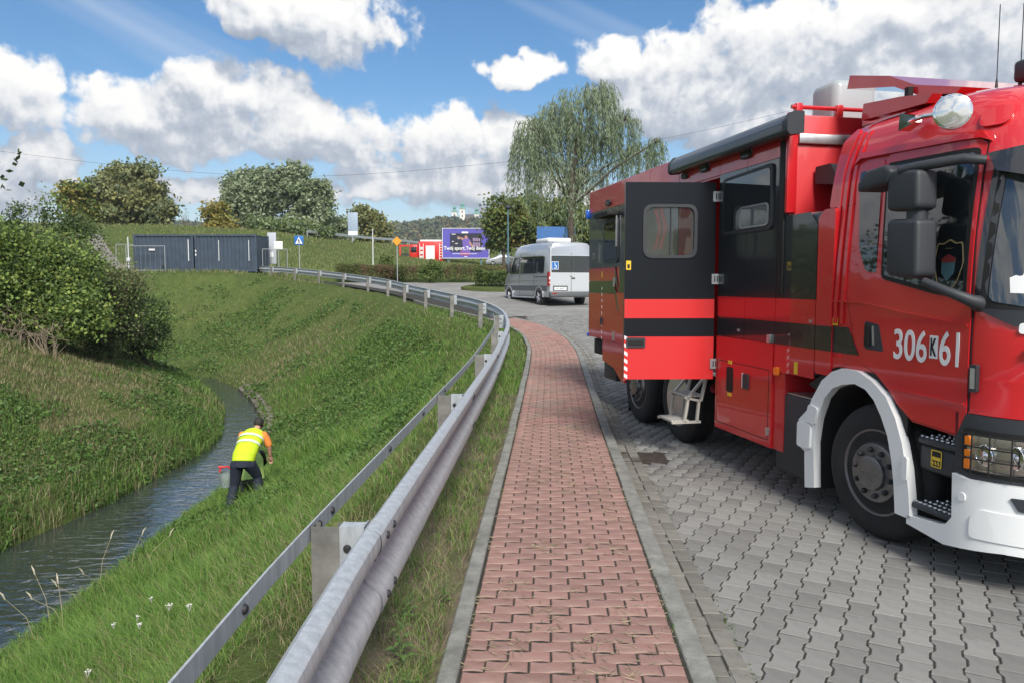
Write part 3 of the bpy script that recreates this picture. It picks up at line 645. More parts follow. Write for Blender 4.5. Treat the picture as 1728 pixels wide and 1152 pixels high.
# side panels, split at the seams
segs = [(1.372, 1.896), (1.902, 2.436)]
for (a, b_) in segs:
    panel('side_panel', rect(a, b_, 1.672, 2.855), m_blk, T); panel('stripe', rect(a, b_, 1.474, 1.670), m_paint, T); panel('stripe', rect(a, b_, 1.284, 1.472), m_blk, T)
panel('side_panel', [(.79, 1.672), (1.366, 1.672), (1.366, 2.855), (1.23, 2.855), (1.23, 2.36), (.9, 2.36), (.79, 2.25)], m_blk, T)
panel('stripe', rect(.79, 1.366, 1.474, 1.67), m_paint, T); panel('stripe', rect(.79, 1.366, 1.284, 1.472), m_blk, T); panel('side_panel', rect(.79, 1.366, 1.05, 1.282), m_paint, T)
lowdoor = panel('equipment_door', rect(1.385, 2.43, .37, 1.279), m_paint, T, off=.012, th=.02)
panel('door_seam', rect(1.43, 2.40, .43, 1.05), m_seam, lowdoor, off=.0135, th=.002, hole=rect(1.436, 2.394, .436, 1.044))
panel('slot', rpoly(rect(2.07, 2.20, .76, 1.0), .03), m_seam, lowdoor, off=.016, th=.01)
for zz in (.735, 1.045): panel('marker', rect(2.10, 2.17, zz - .016, zz + .016), m_yel, lowdoor, off=.017, th=.006)
hd = panel('handle', rect(1.77, 1.86, .83, .97), m_plast, lowdoor, off=.03, th=.03, r=.01); panel('reflector', rect(1.862, 1.90, .83, .97), m_reflw, lowdoor, off=.016, th=.008)
for (a, zz) in ((1.44, 1.32), (1.42, .51)): panel('latch', rect(a - .022, a + .022, zz - .035, zz + .035), m_alu, T, off=.028, th=.025, r=.006)
for (a, zz) in ((2.0, 1.36), (.84, 1.5)): panel('fastener', rect(a - .012, a + .012, zz - .012, zz + .012), m_alu, T, off=.016, th=.012)
# upper red band panels
for (a, b_) in ((1.23, 1.896), (1.902, 2.436), (2.442, 3.40), (3.41, 4.25), (4.256, 5.325), (5.331, 6.13), (6.136, 6.70)):
    panel('upper_panel', rect(a, b_, 2.86, 3.17), m_paint, T)
# rear half
panel('side_panel', rect(3.42, 5.325, 1.672, 2.855), m_blk, T); panel('side_panel', rect(5.331, 6.13, 2.022, 2.855), m_blk, T); panel('side_panel', rect(6.136, 6.70, 2.022, 2.855), m_blk, T)
panel('stripe', rect(3.42, 5.10, 1.474, 1.67), m_paint, T); panel('stripe', rect(3.42, 5.10, 1.284, 1.472), m_blk, T); panel('side_panel', rect(3.42, 5.10, .99, 1.282), m_paint, T)
panel('stripe', rect(5.5, 6.70, 1.834, 2.018), m_paint, T); panel('stripe', rect(5.5, 6.70, 1.652, 1.83), m_blk, T); panel('side_panel', rect(5.5, 6.70, .99, 1.648), m_paint, T); panel('side_panel', rect(5.106, 5.494, .99, 1.668), m_paint, T)
panel('stripe', [(5.5, 2.018), (5.36, 1.672), (5.5, 1.834)], m_blk, T, off=.006); panel('stripe', [(5.52, 1.70), (5.40, 1.44), (5.33, 1.40), (5.46, 1.70)], m_blk, T, off=.0065)
skirt = MB().prism([(5.12, .46), (5.22, .46), (5.55, .62), (6.05, .68), (6.05, .985), (5.12, .985)], -.35, -.006, 1); skirt.build('rear_skirt', m_paint, T)
box('rear_bumper', m_dark, T, 6.25, 6.75, -2.3, -.1, .72, .95, .02); box('battery_box', m_plast, T, 5.72, 6.25, -.7, -.1, .40, .66, .02); box('step_plate', m_alu, T, 5.68, 5.72, -.5, -.12, .5, .62)
panel('window_flap', rpoly(rect(5.40, 6.02, 2.72, 2.78), .02), m_seam, T, off=.16, th=.16); panel('window', rpoly(rect(5.36, 5.98, 2.08, 2.70), .08), m_plast, T, off=.02, th=.02); panel('pane', rpoly(rect(5.41, 5.93, 2.13, 2.65), .06), m_glass, T, off=.023, th=.006)
box('gas_strut', m_alu, T, 5.38, 5.4, .02, .04, 2.3, 2.72)
for k in range(9): panel('hatch_tape', [(6.06, .98 + k * .09), (6.075, .98 + k * .09), (6.075, 1.025 + k * .09), (6.06, 1.015 + k * .09)], m_reflw, T, off=.007, th=.003)
for zz in (1.0, 1.75): panel('hinge', rect(5.50, 5.545, zz, zz + .13), m_alu, T, off=.02, th=.016)
panel('latch', rect(6.02, 6.10, 1.2, 1.3), m_plast, T, off=.02, th=.018); panel('sticker', rect(6.05, 6.09, 1.88, 1.97), m_yel, T, off=.0065, th=.002)
box('blue_beacon', m_blue, T, 6.70, 6.78, -.16, .05, 2.78, 2.92, .02); box('tail_lamp', m_blue, T, 6.7, 6.76, -.12, .02, .98, 1.04, .01); box('tail_lamp', m_reflw, T, 6.70, 6.74, -.15, .0, 1.08, 1.28, .01)
mb = MB(); mb.tube([(5.14, -.02, .5), (5.11, -.015, .75), (5.02, -.015, .95), (4.9, -.015, 1.02)], .022, 8); mb.build('fender_edge', m_white, T, 60)
box('mud_flap', m_dark, T, 5.06, 5.09, -.52, -.06, .09, .62)
# small lamps under the roof edge
def hexlamp(a, zz, w=.1, h=.04):
    o = panel('side_lamp', [(a - w, zz), (a - w * .7, zz + h), (a + w * .7, zz + h), (a + w, zz), (a + w * .7, zz - h), (a - w * .7, zz - h)], m_plast, T, off=.03, th=.028); panel('lens', rect(a - w * .6, a + w * .6, zz - h * .55, zz + h * .55), m_lamp, o, off=.034, th=.006)
for a in (1.91, 2.76, 5.79): hexlamp(a, 2.975 if a < 5 else 2.93)
panel('side_lamp', rpoly(rect(3.17, 3.31, 2.93, 2.98), .025), m_plast, T, off=.03, th=.028)
# awning cassette
aw = MB().prism(rpoly([(.015, 3.0), (.13, 2.985), (.155, 3.01), (.155, 3.09), (.10, 3.16), (.015, 3.16)], .015, 3), 1.08, 3.32, 0)
awn = aw.build('awning_cassette', mat('awning_slate', (.035, .045, .058), .38, coat=.4), T, 40)
for a, b_ in ((1.0, 1.08), (3.32, 3.36)): MB().prism(rpoly([(.012, 2.993), (.133, 2.978), (.161, 3.005), (.161, 3.095), (.104, 3.167), (.012, 3.167)], .015, 3), a, b_, 0).build('end_cap', m_plast, awn, 40)
box('corner_post', m_paint, T, 1.195, 1.235, -.06, .03, 2.38, 3.2, .008)
box('door_pillar', m_seam, T, 1.26, 1.34, -.004, .018, 1.70, 2.99, .006); box('pillar_bracket', m_alu, T, 1.24, 1.36, .0, .045, 3.0, 3.05, .008)
# front wall of the body
box('front_trim', m_alu, T, 1.19, 1.219, -2.3, -.07, 2.95, 3.03, .004)
for o_ in (-.12, -.5): box('roof_rail_post', m_paint, T, 1.28, 1.34, o_ - .03, o_ + .03, 3.19, 3.30, .008)
MB().tube([(1.31, -.06, 3.27), (1.31, -1.4, 3.27)], .018, 8).build('roof_rail', m_paint, T, 60)
vent = MB().prism(rpoly([(.86, 2.58), (1.19, 2.62), (1.19, 2.76), (.98, 2.76)], .02, 3), -.62, -.22, 1).build('air_intake', m_plast, T, 40)
for k in range(4): box('louvre', m_seam, vent, .87 + k * .03, .90 + k * .03, -.60, -.24, 2.565 + k * .008, 2.585 + k * .008)
# roof equipment
box('roof_box', mat('pale_grey_housing', (.34, .37, .38), .5, coat=.2), T, 1.95, 2.36, -1.35, -.9, 3.19, 3.72, .07)
box('roof_locker', m_paint, T, 3.0, 6.2, -1.5, -.3, 3.19, 3.27, .02)
# side window of the rear compartment
wf = panel('window', rpoly([(1.44, 2.26), (2.34, 2.26), (2.34, 2.80), (1.44, 2.83)], .06), m_plast, T, off=.022, th=.02)
panel('pane', rpoly([(1.475, 2.295), (2.305, 2.295), (2.305, 2.77), (1.475, 2.795)], .05), m_glass, wf, off=.025, th=.006)
sl = panel('reflection_outline', rpoly(rect(1.49, 2.0, 2.30, 2.50), .05), m_alu, wf, off=.028, th=.004, hole=rpoly(rect(1.505, 1.985, 2.315, 2.485), .04))
panel('pane', rpoly(rect(1.507, 1.983, 2.317, 2.483), .04), mat('reflection_pane', (.11, .13, .14), .05, coat=1., spec=.9), wf, off=.027, th=.002)  # paler glass colour stands in for a reflection in the window
# open door, hinged on its front edge and swung out
door = empty('side_door', (2.455, .03, 0), R(80)); door.parent = truck          # local x runs from the hinge to the free edge; +y is the outside face
def dmap(a, b_, off): return (a, off, b_)
DW = .9
def dpan(name, poly, m, off, th, par=door, **k): return panel(name, poly, m, par, flat, off, th, **k)
dpan('leaf', rect(0, DW, .845, 2.79), mat('black_satin_door', (.008, .010, .014), .28, spec=.28), 0, .05, hole=rpoly(rect(.20, .71, 2.06, 2.56), .09))
dpan('stripe', rect(.0, DW, 1.452, 1.64), m_front, .0025, .0025); dpan('stripe', rect(.0, DW, .845, 1.268), m_front, .0025, .0025)
wr = dpan('window', rpoly(rect(.185, .725, 2.045, 2.575), .10), m_plast, .014, .075, hole=rpoly(rect(.215, .695, 2.075, 2.545), .08))
m_thin = mat('clear_pane', (.05, .055, .05), .02, alpha=.35, spec=.9)
dpan('pane', rpoly(rect(.21, .70, 2.07, 2.55), .08), m_thin, -.01, .006, par=wr)
box('window_bar', m_plast, door, .438, .452, -.03, .006, 2.07, 2.55)
hn = dpan('handle', rpoly(rect(.69, .88, 1.165, 1.26), .012), m_plast, .02, .02); dpan('grip', rpoly(rect(.71, .86, 1.19, 1.235), .01), m_seam, .028, .01, par=hn)
for k in range(6):
    z0 = .85 + k * .075; dpan('hazard_tape', [(.865, z0), (.898, z0 + .02), (.898, z0 + .057), (.865, z0 + .037)], m_reflw, .004, .0015)
dpan('sticker', rect(.84, .888, 1.93, 2.02), m_yel, .004, .003); 
stm_ = dpan('sticker_symbol', rect(.852, .876, 1.945, 1.985), m_seam, .0048, .001)
for zz in (1.0, 1.84, 2.65):
    h_ = dpan('hinge', rect(-.05, .035, zz - .05, zz + .05), m_alu, .02, .02, r=.006)
    for q in (-.025, .0): box('hinge_slot', m_seam, h_, q, q + .01, .02, .022, zz - .03, zz + .03)
# red chevrons put on the wall as the reflections in the door's window
for dx in (0, .16): panel('chevron_reflection', [(4.12 - dx, 2.20), (4.02 - dx, 2.20), (3.86 - dx, 2.44), (4.02 - dx, 2.68), (4.12 - dx, 2.68), (3.97 - dx, 2.44)], m_front, T, off=.0075, th=.003)
# folding steps under the doorway
m_step = mat('painted_step_steel', (.55, .53, .48), .5, metal=.2)
st = empty('folding_step', (0, 0, 0)); st.parent = truck
for a in (2.74, 3.10):
    mb = MB()
    for p, q in (((a, -.05, .86), (a, .16, .62)), ((a, .16, .62), (a, .20, .36)), ((a, -.05, .86), (a, .02, .58)), ((a, .02, .58), (a, .20, .62)), ((a, .02, .36), (a, .34, .36)), ((a, .04, .58), (a, .06, .36))):
        d_ = Vector(q) - Vector(p); mb.M = Matrix.Translation((Vector(p) + Vector(q)) / 2) @ d_.to_track_quat('Z', 'Y').to_matrix().to_4x4(); mb.box(-.016, .016, -.012, .012, -d_.length / 2, d_.length / 2)
    mb.M = Matrix.Identity(4); mb.build('bracket', m_step, st)
for (y0, y1, zz) in ((.14, .34, .36), (-.02, .18, .62)):
    for k in range(5): box('tread_slat', m_step, st, 2.75, 3.09, y0 + (y1 - y0) * k / 5 + .004, y0 + (y1 - y0) * (k + 1) / 5 - .004, zz, zz + .022)
mb = MB(); mb.tube([(3.0, -.3, .72), (2.95, -.22, .68), (2.9, -.2, .66)], .03, 8); mb.build('brake_valve', mat('red_valve', (.35, .02, .03), .4), T, 60)
# --- wheels
def wheel(u_, o_, z_, steer=0., dish=False, r=.48):
    w = MB()
    w.lathe([(.29, -.005), (.31, .0), (.36, .006), (.42, .004), (.455, -.012), (.474, -.04), (r, -.06), (r, -.10), (r - .008, -.104), (r - .008, -.112), (r, -.116), (r, -.17), (r - .008, -.174), (r - .008, -.182), (r, -.186), (r, -.24), (.455, -.275), (.36, -.29), (.29, -.28)], 56, 'y')
    t_ = w.build('wheel', m_tyre, T, 40); t_.location = (u_, o_, z_); t_.rotation_euler = (0, 0, steer)
    rm = MB()
    if dish: rm.lathe([(.30, .002), (.302, -.004), (.285, -.012), (.27, -.03), (.262, -.10), (.25, -.135), (.16, -.15), (.15, -.10), (.0, -.095)], 40, 'y')
    else: rm.lathe([(.302, -.008), (.304, .004), (.29, .004), (.28, -.01), (.272, -.05), (.255, -.06), (.235, -.045), (.215, .0), (.205, .022), (.19, .026), (.125, .028), (.12, .034), (.117, .060), (.10, .066), (.0, .066)], 48, 'y')
    r_ = rm.build('rim', m_alu if dish else m_steel, t_, 35)
    if not dish:
        nutm = MB().lathe([(.019, .0), (.019, .016), (.013, .03), (.0, .034)], 10, 'y').mesh('nut', 40); nutm.materials.append(m_plast)
        for k in range(10):
            a_ = 2 * math.pi * k / 10 + .15; n_ = link('nut', nutm, None, t_); n_.location = (.162 * math.cos(a_), .026, .162 * math.sin(a_))
        hole = MB().lathe([(.028, 0), (.0, .002)], 12, 'y').mesh('rim_opening', None); hole.materials.append(m_seam)
        for k in range(8):
            a_ = 2 * math.pi * (k + .5) / 8; h_ = link('rim_opening', hole, None, t_); h_.location = (.245 * math.cos(a_), -.043, .245 * math.sin(a_)); h_.scale = (1, 1, 1); h_.rotation_euler = (0, 0, 0)
    return t_
fw = wheel(.06, -.03, .48, R(7)); text('hub_lettering', 'MARCOS', .036, mat('hub_letter', (.2, .2, .2), .4, metal=.6), fw, (0, .067, 0), (R(90), 0, R(180)), .0015)
wheel(3.47, -.05, .48, 0, True); wheel(4.66, -.03, .49, 0, False)
for u_ in (.06, 3.47, 4.66):
    MB().lathe([(.29, 0), (.36, .006), (.46, -.02), (.48, -.07), (.48, -.22), (.46, -.27), (.29, -.28), (.05, -.2)], 32, 'y').build('wheel', m_tyre, T, 40).location = (u_, -2.05, .48)
# --- cab
rings = []
for k in range(1, len(CZ)):
    z = CZ[k]; ins, uF = CI[k], CF[k]; ring = [(.64 - (.0 if k < 8 else (.02, .08, .2)[k - 8]), -1.17, z)]
    ring += [(.64 - (.0 if k < 8 else (.02, .08, .2)[k - 8]), -ins - .04, z), (.60 - (.0 if k < 8 else (.02, .08, .2)[k - 8]), -ins, z)]
    for q in np.linspace(.4, uF + RC, 5): ring.append((float(q), -ins, z))
    for j in range(1, 9): ph = j / 8 * math.pi / 2; ring.append((uF + RC - RC * math.sin(ph), -ins - RC + RC * math.cos(ph), z))
    ring.append((uF, -1.17, z)); rings.append(ring)
n = len(rings[0]); vs_ = [p for r_ in rings for p in r_]; vs_ += [(x, -2.34 - y, z) for x, y, z in vs_]; fs_ = []
K = len(rings)
for side_ in (0, K * n):
    for i in range(K - 1):
        for j in range(n - 1): fs_.append((side_ + i * n + j, side_ + i * n + j + 1, side_ + (i + 1) * n + j + 1, side_ + (i + 1) * n + j))
    fs_.append(tuple(side_ + (K - 1) * n + j for j in range(n)))
MB().add(vs_, fs_).build('cab_shell', m_paint, T, 50)
box('cab_inner', m_dark, T, -.95, .6, -2.0, -.35, .5, 1.25)
# lower flank with the wheel-arch cut-out, and the door
panel('cab_flank', [(.64, 1.25), (.64, 1.13), (.52, 1.17), (.38, 1.21), (.22, 1.22), (.05, 1.17), (-.08, 1.08), (-.19, .98), (-.31, .905), (-.70, .885), (-.77, 1.04), (-1.2, 1.04), (-3.56, 1.04), (-3.56, 1.25)], m_paint, T, cab, .003, .03)
doorp = [(.20, 1.80), (.20, 1.235), (.06, 1.185), (-.07, 1.095), (-.18, .995), (-.30, .92), (-.69, .90), (-.752, 1.04), (-.752, 1.66), (-.735, 1.72), (-.70, 2.62), (-.62, 2.68), (.08, 2.70), (.10, 2.62), (.10, 1.88)]
panel('door_gap', [(p[0] * 1.0 + (.007 if p[0] > -.1 else -.007), p[1] + (.006 if p[1] > 2.5 else -.006)) for p in doorp], m_seam, T, cab, .005, .01)
cd = panel('cab_door', doorp, m_paint, T, cab, .012, .02)
panel('body_crease', [(.62, 1.66), (.22, 1.655), (-.2, 1.60), (-.74, 1.545), (-.74, 1.556), (-.2, 1.613), (.22, 1.668), (.62, 1.672)], m_paint, T, cab, .019, .02)
panel('body_crease', [(-.12, 1.09), (-.74, 1.08), (-.74, 1.095), (-.12, 1.105)], m_paint, T, cab, .021, .02)
panel('window_seal', rpoly([(.09, 2.62), (-.675, 2.60), (-.71, 1.70), (-.44, 1.735), (.045, 1.83)], .04), m_seam, cd, cab, .0145, .01)
pane = panel('side_window', rpoly([(.07, 2.595), (-.655, 2.575), (-.685, 1.73), (-.44, 1.765), (.025, 1.855)], .04), m_glass, cd, cab, .017, .01)
panel('rear_side_window', rpoly([(.385, 2.60), (.145, 2.595), (.105, 1.87), (.225, 1.885), (.31, 2.05)], .03), m_glass, T, cab, .008, .01)
panel('window_surround', rpoly([(.43, 2.66), (.13, 2.66), (.12, 1.80), (.24, 1.815), (.36, 2.03)], .05), m_paint, T, cab, .005, .01)
panel('side_fairing', rpoly([(.765, 1.10), (.765, 2.30), (.70, 2.36), (.56, 2.36), (.56, 1.10)], .03), m_paint, T, off=.014, th=.06)
panel('fairing_top', rpoly([(.70, 2.37), (.66, 2.88), (.58, 2.96), (.52, 2.90), (.52, 2.37)], .03), m_paint, T, cab, .014, .05)
panel('band', rect(.56, .763, 1.286, 1.474), m_blk, T, off=.0165, th=.003)
# rear corner fairing ridges
for k, a in enumerate((.60, .54, .47)): panel('fairing_ridge', [(a, 1.5), (a - .035, 1.5), (a - .045, 2.6), (a - .09, 2.9), (a - .055, 2.9), (a - .01, 2.6)], m_paint, T, cab, .022 - .004 * k, .02)
panel('roof_seam', [(.64, 2.355), (.42, 2.37), (.42, 2.378), (.64, 2.363)], m_seam, T, cab, .004, .006)
panel('gutter_moulding', [(.44, 2.66), (.40, 2.74), (-.66, 2.70), (-.72, 2.63), (-.66, 2.655), (.38, 2.695)], m_paint, T, cab, .03, .03)
# black band and filler flap on the flank
panel('band', [(.64, 1.475), (.38, 1.478), (.25, 1.285), (.64, 1.285)], m_blk, T, cab, .005, .004)
fl = panel('service_flap', rpoly([(.54, 1.74), (.54, 1.36), (.40, 1.34), (.30, 1.34), (.42, 1.74)], .03), m_seam, T, cab, .0056, .001, hole=rpoly([(.536, 1.736), (.536, 1.364), (.40, 1.344), (.306, 1.344), (.418, 1.736)], .03))
panel('sticker', rect(.50, .56, 1.485, 1.54), m_yel, T, cab, .008, .003); panel('sticker', rect(1.01, 1.06, 1.06, 1.16), m_yel, T, off=.007, th=.003)
panel('marker_lamp', rect(1.28, 1.335, 1.02, 1.09), m_amber, T, off=.03, th=.03, r=.01)
hdl = panel('door_handle', rpoly([(.18, 1.535), (.035, 1.515), (-.02, 1.335), (.175, 1.34)], .02), m_plast, cd, cab, .016, .004); panel('grip', rpoly([(.165, 1.515), (.125, 1.51), (.115, 1.36), (.165, 1.36)], .01), m_seam, hdl, cab, .03, .015); panel('grip', rpoly([(.10, 1.505), (.085, 1.503), (.07, 1.37), (.085, 1.37)], .005), m_alu, hdl, cab, .021, .006)
# fleet number
def cabtext(body, s0, s1, z0, z1, m, off=.0165, bold=.0, name='number'):
    # lettering fitted to the stretch s0..s1 of the door and the heights z0..z1
    o = text(name, body, .25, m, cd, (0, 0, 0), (R(90), 0, R(180)), .0012, bold=bold); co = np.array([v.co[:] for v in o.data.vertices]); lo, hi = co.min(0), co.max(0)
    sx, sy = abs(s0 - s1) / (hi[0] - lo[0]), (z1 - z0) / (hi[1] - lo[1]); o.scale = (sx, sy, 1); o.location = (s0 + lo[0] * sx, off, z0 - lo[1] * sy); return o
cabtext('306', -.125, -.425, 1.30, 1.50, m_letter, bold=.003); cabtext('61', -.53, -.685, 1.30, 1.51, m_letter, bold=.003)
panel('letter_plate', rect(-.515, -.445, 1.335, 1.475), m_letter, cd, cab, .0155, .002); cabtext('K', -.455, -.505, 1.35, 1.46, m_seam, .0175, .006)
# crest on the window: shield outline, coloured quarters, town name
cm = (-.555, 1.90)
def shield(sc): return rpoly([(cm[0] - .10 * sc, cm[1] + .15 * sc), (cm[0] - .05 * sc, cm[1] + .14 * sc), (cm[0], cm[1] + .17 * sc), (cm[0] + .05 * sc, cm[1] + .14 * sc), (cm[0] + .10 * sc, cm[1] + .15 * sc), (cm[0] + .12 * sc, cm[1] + .02 * sc), (cm[0] + .08 * sc, cm[1] - .10 * sc), (cm[0], cm[1] - .17 * sc), (cm[0] - .08 * sc, cm[1] - .10 * sc), (cm[0] - .12 * sc, cm[1] + .02 * sc)], .02, 2)
cr_ = panel('crest', shield(1), mat('dull_gold', (.25, .21, .10), .5), pane, cab, .019, .001, hole=shield(.94))
panel('crest_shield', [(cm[0] - .055, cm[1] + .05), (cm[0] + .055, cm[1] + .05), (cm[0] + .05, cm[1] - .04), (cm[0], cm[1] - .09), (cm[0] - .05, cm[1] - .04)], mat('crest_blue', (.05, .13, .16), .5), pane, cab, .019, .001)
panel('crest_chief', [(cm[0] - .055, cm[1] + .05), (cm[0], cm[1] + .075), (cm[0] + .055, cm[1] + .05), (cm[0] + .053, cm[1] + .025), (cm[0] - .053, cm[1] + .025)], mat('crest_red', (.18, .02, .02), .5), pane, cab, .0195, .001)
text('crest_lettering', 'KRAKÓW', .035, MATS['dull_gold'], pane, (cm[0] - .045, -.002, cm[1] - .115), (R(90), R(-32), R(180)), .0008); text('crest_lettering', 'SKN', .035, MATS['dull_gold'], pane, (cm[0], -.004, cm[1] + .10), (R(90), 0, R(180)), .0008)
# windscreen, pillar, visor
panel('front_pillar', [(-.76, 1.66), (-.76, 2.56), (-.83, 2.56), (-.84, 1.66)], m_blk, T, cab, .006, .01)
panel('windscreen_seal', [(-.80, 1.64), (-.79, 2.56), (-3.56, 2.60), (-3.56, 1.58), (-1.1, 1.60)], m_seam, T, cab, .006, .01)
panel('windscreen', rpoly([(-.85, 1.70), (-.835, 2.53), (-3.5, 2.57), (-3.5, 1.64), (-1.1, 1.66)], .05), mat('windscreen_glass', (.035, .042, .048), .02, spec=.9, coat=1., coat_r=.0), T, cab, .010, .008)
panel('sun_visor', [(-.74, 2.545), (-.80, 2.44), (-1.0, 2.38), (-3.56, 2.38), (-3.56, 2.56), (-.9, 2.575)], m_blk, T, cab, .085, .07)
panel('dashboard_papers', [(-.96, 1.745), (-.945, 1.83), (-1.02, 1.87), (-1.3, 1.86), (-1.3, 1.735)], m_reflw, T, cab, .0108, .001)
panel('dashboard_vest', [(-1.02, 1.86), (-1.06, 1.93), (-1.3, 1.95), (-1.3, 1.86)], m_yel, T, cab, .0113, .001)
box('wiper', m_seam, T, -1.275, -1.245, -1.6, -.55, 1.66, 1.68)
panel('scuttle', [(-.78, 1.655), (-1.0, 1.56), (-3.56, 1.50), (-3.56, 1.62), (-1.1, 1.645)], m_plast, T, cab, .012, .012)
panel('corner_seam', [(-.757, 1.05), (-.765, 1.05), (-.765, 1.66), (-.757, 1.66)], m_seam, T, cab, .006, .004)
panel('side_marker', rpoly(rect(-.82, -.775, 1.17, 1.33), .01), m_plast, T, cab, .03, .03); panel('marker_lens', rect(-.812, -.785, 1.19, 1.31), m_alu, T, cab, .033, .006)
panel('chrome_strip', rpoly(rect(-1.5, -1.06, 1.405, 1.455), .02), m_chrome, T, cab, .03, .03)
panel('badge_strip', rpoly(rect(-1.5, -1.02, 1.52, 1.58), .02), m_reflw, T, cab, .012, .01)
# fender, steps
fo = [(.80, .18), (.82, .47), (.91, .50), (.91, .71), (.79, .81), (.74, .90), (.62, 1.06), (.50, 1.14), (.38, 1.18), (.20, 1.18), (.05, 1.13), (-.10, 1.04), (-.20, .91), (-.27, .76), (-.32, .6), (-.35, .44), (-.37, .28), (-.23, .28), (-.21, .46), (-.18, .62), (-.13, .78), (-.06, .90), (.02, 1.0), (.11, 1.06), (.23, 1.085), (.37, 1.06), (.48, 1.02), (.58, .93), (.66, .76), (.70, .56), (.675, .21)]
fen = panel('wheel_arch', fo, m_white, T, off=.045, th=.06); 
panel('arch_lining', [(p[0], p[1] - .012) for p in fo], m_dark, fen, off=-.02, th=.30)
panel('arch_clip', rpoly(rect(-.335, -.285, .52, .68), .02), m_white, fen, off=.055, th=.02); panel('arch_bulge', rpoly([(.90, .50), (.90, .70), (.72, .70), (.73, .50)], .03), m_white, fen, off=.065, th=.03); panel('arch_bulge', rpoly([(.80, .72), (.76, .86), (.64, .84), (.68, .70)], .03), m_white, fen, off=.062, th=.03)
panel('arch_gap', [(.95 - .09, 1.0), (.5, 1.2), (.2, 1.245), (-.02, 1.19), (-.26, .95), (-.26, .8), (-.1, 1.05), (.2, 1.19), (.5, 1.15), (.72, .95)], m_seam, T, off=-.002, th=.02)
def tread(name, a0, a1, o0, o1, z0, z1):
    t_ = box(name, m_plast, T, a0, a1, o0, o1, z0, z1, .02)
    for i in range(8):
        for j in range(4):
            aa = a0 + .03 + (a1 - a0 - .06) * i / 7; oo = o0 + .03 + (o1 - o0 - .06) * j / 3; tb.append((aa + (.012 if j % 2 else 0), oo, z1, t_))
    return t_
tb = []
up_ = tread('upper_step', -.70, -.34, -.26, -.01, .775, .82); lo_ = tread('lower_step', -.70, -.35, -.22, .03, .355, .40)
stud = MB().lathe([(.015, 0), (.012, .008), (.0, .009)], 8, 'z').mesh('tread_stud', 40); stud.materials.append(m_alu)
for (a, o_, z, par) in tb: s_ = link('tread_stud', stud, None, par); s_.location = (a, o_, z); s_.rotation_euler = (0, 0, random.random())
box('step_box', m_plast, T, -.72, -.33, -.30, -.035, .60, .774, .03); box('step_well', m_dark, T, -.74, -.34, -.45, -.30, .28, .9)
panel('sticker', rpoly(rect(-.535, -.445, .645, .755), .012), m_seam, T, off=-.030, th=.004); panel('sticker_border', rpoly(rect(-.535, -.445, .645, .755), .012), m_yel, T, off=-.0295, th=.001, hole=rpoly(rect(-.528, -.452, .652, .748), .01)); panel('sticker_bar', rect(-.525, -.455, .69, .712), m_yel, T, off=-.029, th=.001)
for k in range(3): panel('sticker_chevron', [(-.52 + k * .024, .66), (-.508 + k * .024, .66), (-.50 + k * .024, .682), (-.512 + k * .024, .682)], m_yel, T, off=-.029, th=.001)
# bumper and headlamp
panel('bumper', [(-.34, .30), (-.34, .245), (-.66, .215), (-1.0, .27), (-3.56, .33), (-3.56, .69), (-1.2, .675), (-.80, .655), (-.705, .67), (-.715, .40), (-.67, .345), (-.60, .325)], m_white, T, cab, .045, .07)
panel('bumper_recess', rpoly([(-.83, .32), (-.83, .44), (-.88, .50), (-3.4, .52), (-3.4, .36), (-1.0, .33)], .03), m_white, T, cab, .052, .02); panel('bumper_vent', rpoly([(-1.02, .60), (-1.06, .53), (-1.6, .55), (-1.6, .62)], .01), m_plast, T, cab, .056, .02)
o = panel('fog_cap', rpoly(rect(-.80, -.755, .52, .57), .02), m_white, T, cab, .051, .01)
panel('lamp_surround', [(-.69, .665), (-.675, 1.035), (-3.56, 1.04), (-3.56, .68), (-.80, .645)], m_plast, T, cab, .012, .04)
hl = panel('headlamp', rpoly([(-.79, .71), (-.775, .92), (-1.35, .925), (-1.35, .745), (-1.0, .72)], .03), mat('headlamp_reflector', (.60, .59, .56), .16, metal=.85), T, cab, .024, .012)
panel('lamp_housing', rpoly([(-.745, .69), (-.74, .955), (-1.45, .955), (-1.45, .70)], .04), m_seam, T, cab, .018, .008)
for (z0, z1) in ((.715, .775), (.79, .83), (.85, .91)): panel('indicator', rpoly([(-.772, z0), (-.77, z1), (-.80, z1), (-.80, z0)], .008), m_amber, hl, cab, .034, .02)
panel('lamp_glass', rpoly([(-.81, .72), (-.80, .91), (-1.3, .915), (-1.3, .75)], .03), mat('lamp_cover', (.8, .8, .8), .02, trans=1.0, alpha=.25, spec=.6), hl, cab, .035, .004)
hl2 = panel('headlamp', rpoly([(-3.50, .71), (-3.515, .92), (-2.94, .925), (-2.94, .745), (-3.29, .72)], .03), MATS['headlamp_reflector'], T, cab, .024, .012)
panel('lamp_housing', rpoly([(-3.545, .69), (-3.55, .955), (-2.84, .955), (-2.84, .70)], .04), m_seam, T, cab, .018, .008)
for (z0, z1) in ((.715, .775), (.79, .83), (.85, .91)): panel('indicator', rpoly([(-3.518, z0), (-3.52, z1), (-3.49, z1), (-3.49, z0)], .008), m_amber, hl2, cab, .034, .02)
panel('grille', rpoly(rect(-2.75, -1.55, 1.08, 1.42), .03), m_seam, T, cab, .012, .01)
for k in range(4): panel('grille_slat', rect(-2.7, -1.6, 1.11 + k * .08, 1.15 + k * .08), m_plast, T, cab, .03, .02)
for (a, zz, r_) in ((-.89, .815, .062), (-1.035, .825, .068), (-1.2, .83, .068)):
    c_ = cab(a, zz, .026); MB().lathe([(r_, .012), (r_ * .94, .016), (r_ * .85, .004), (r_ * .5, -.004), (r_ * .42, .012), (0, .02)], 18, 'y').build('projector', m_chrome, hl, 60).location = c_
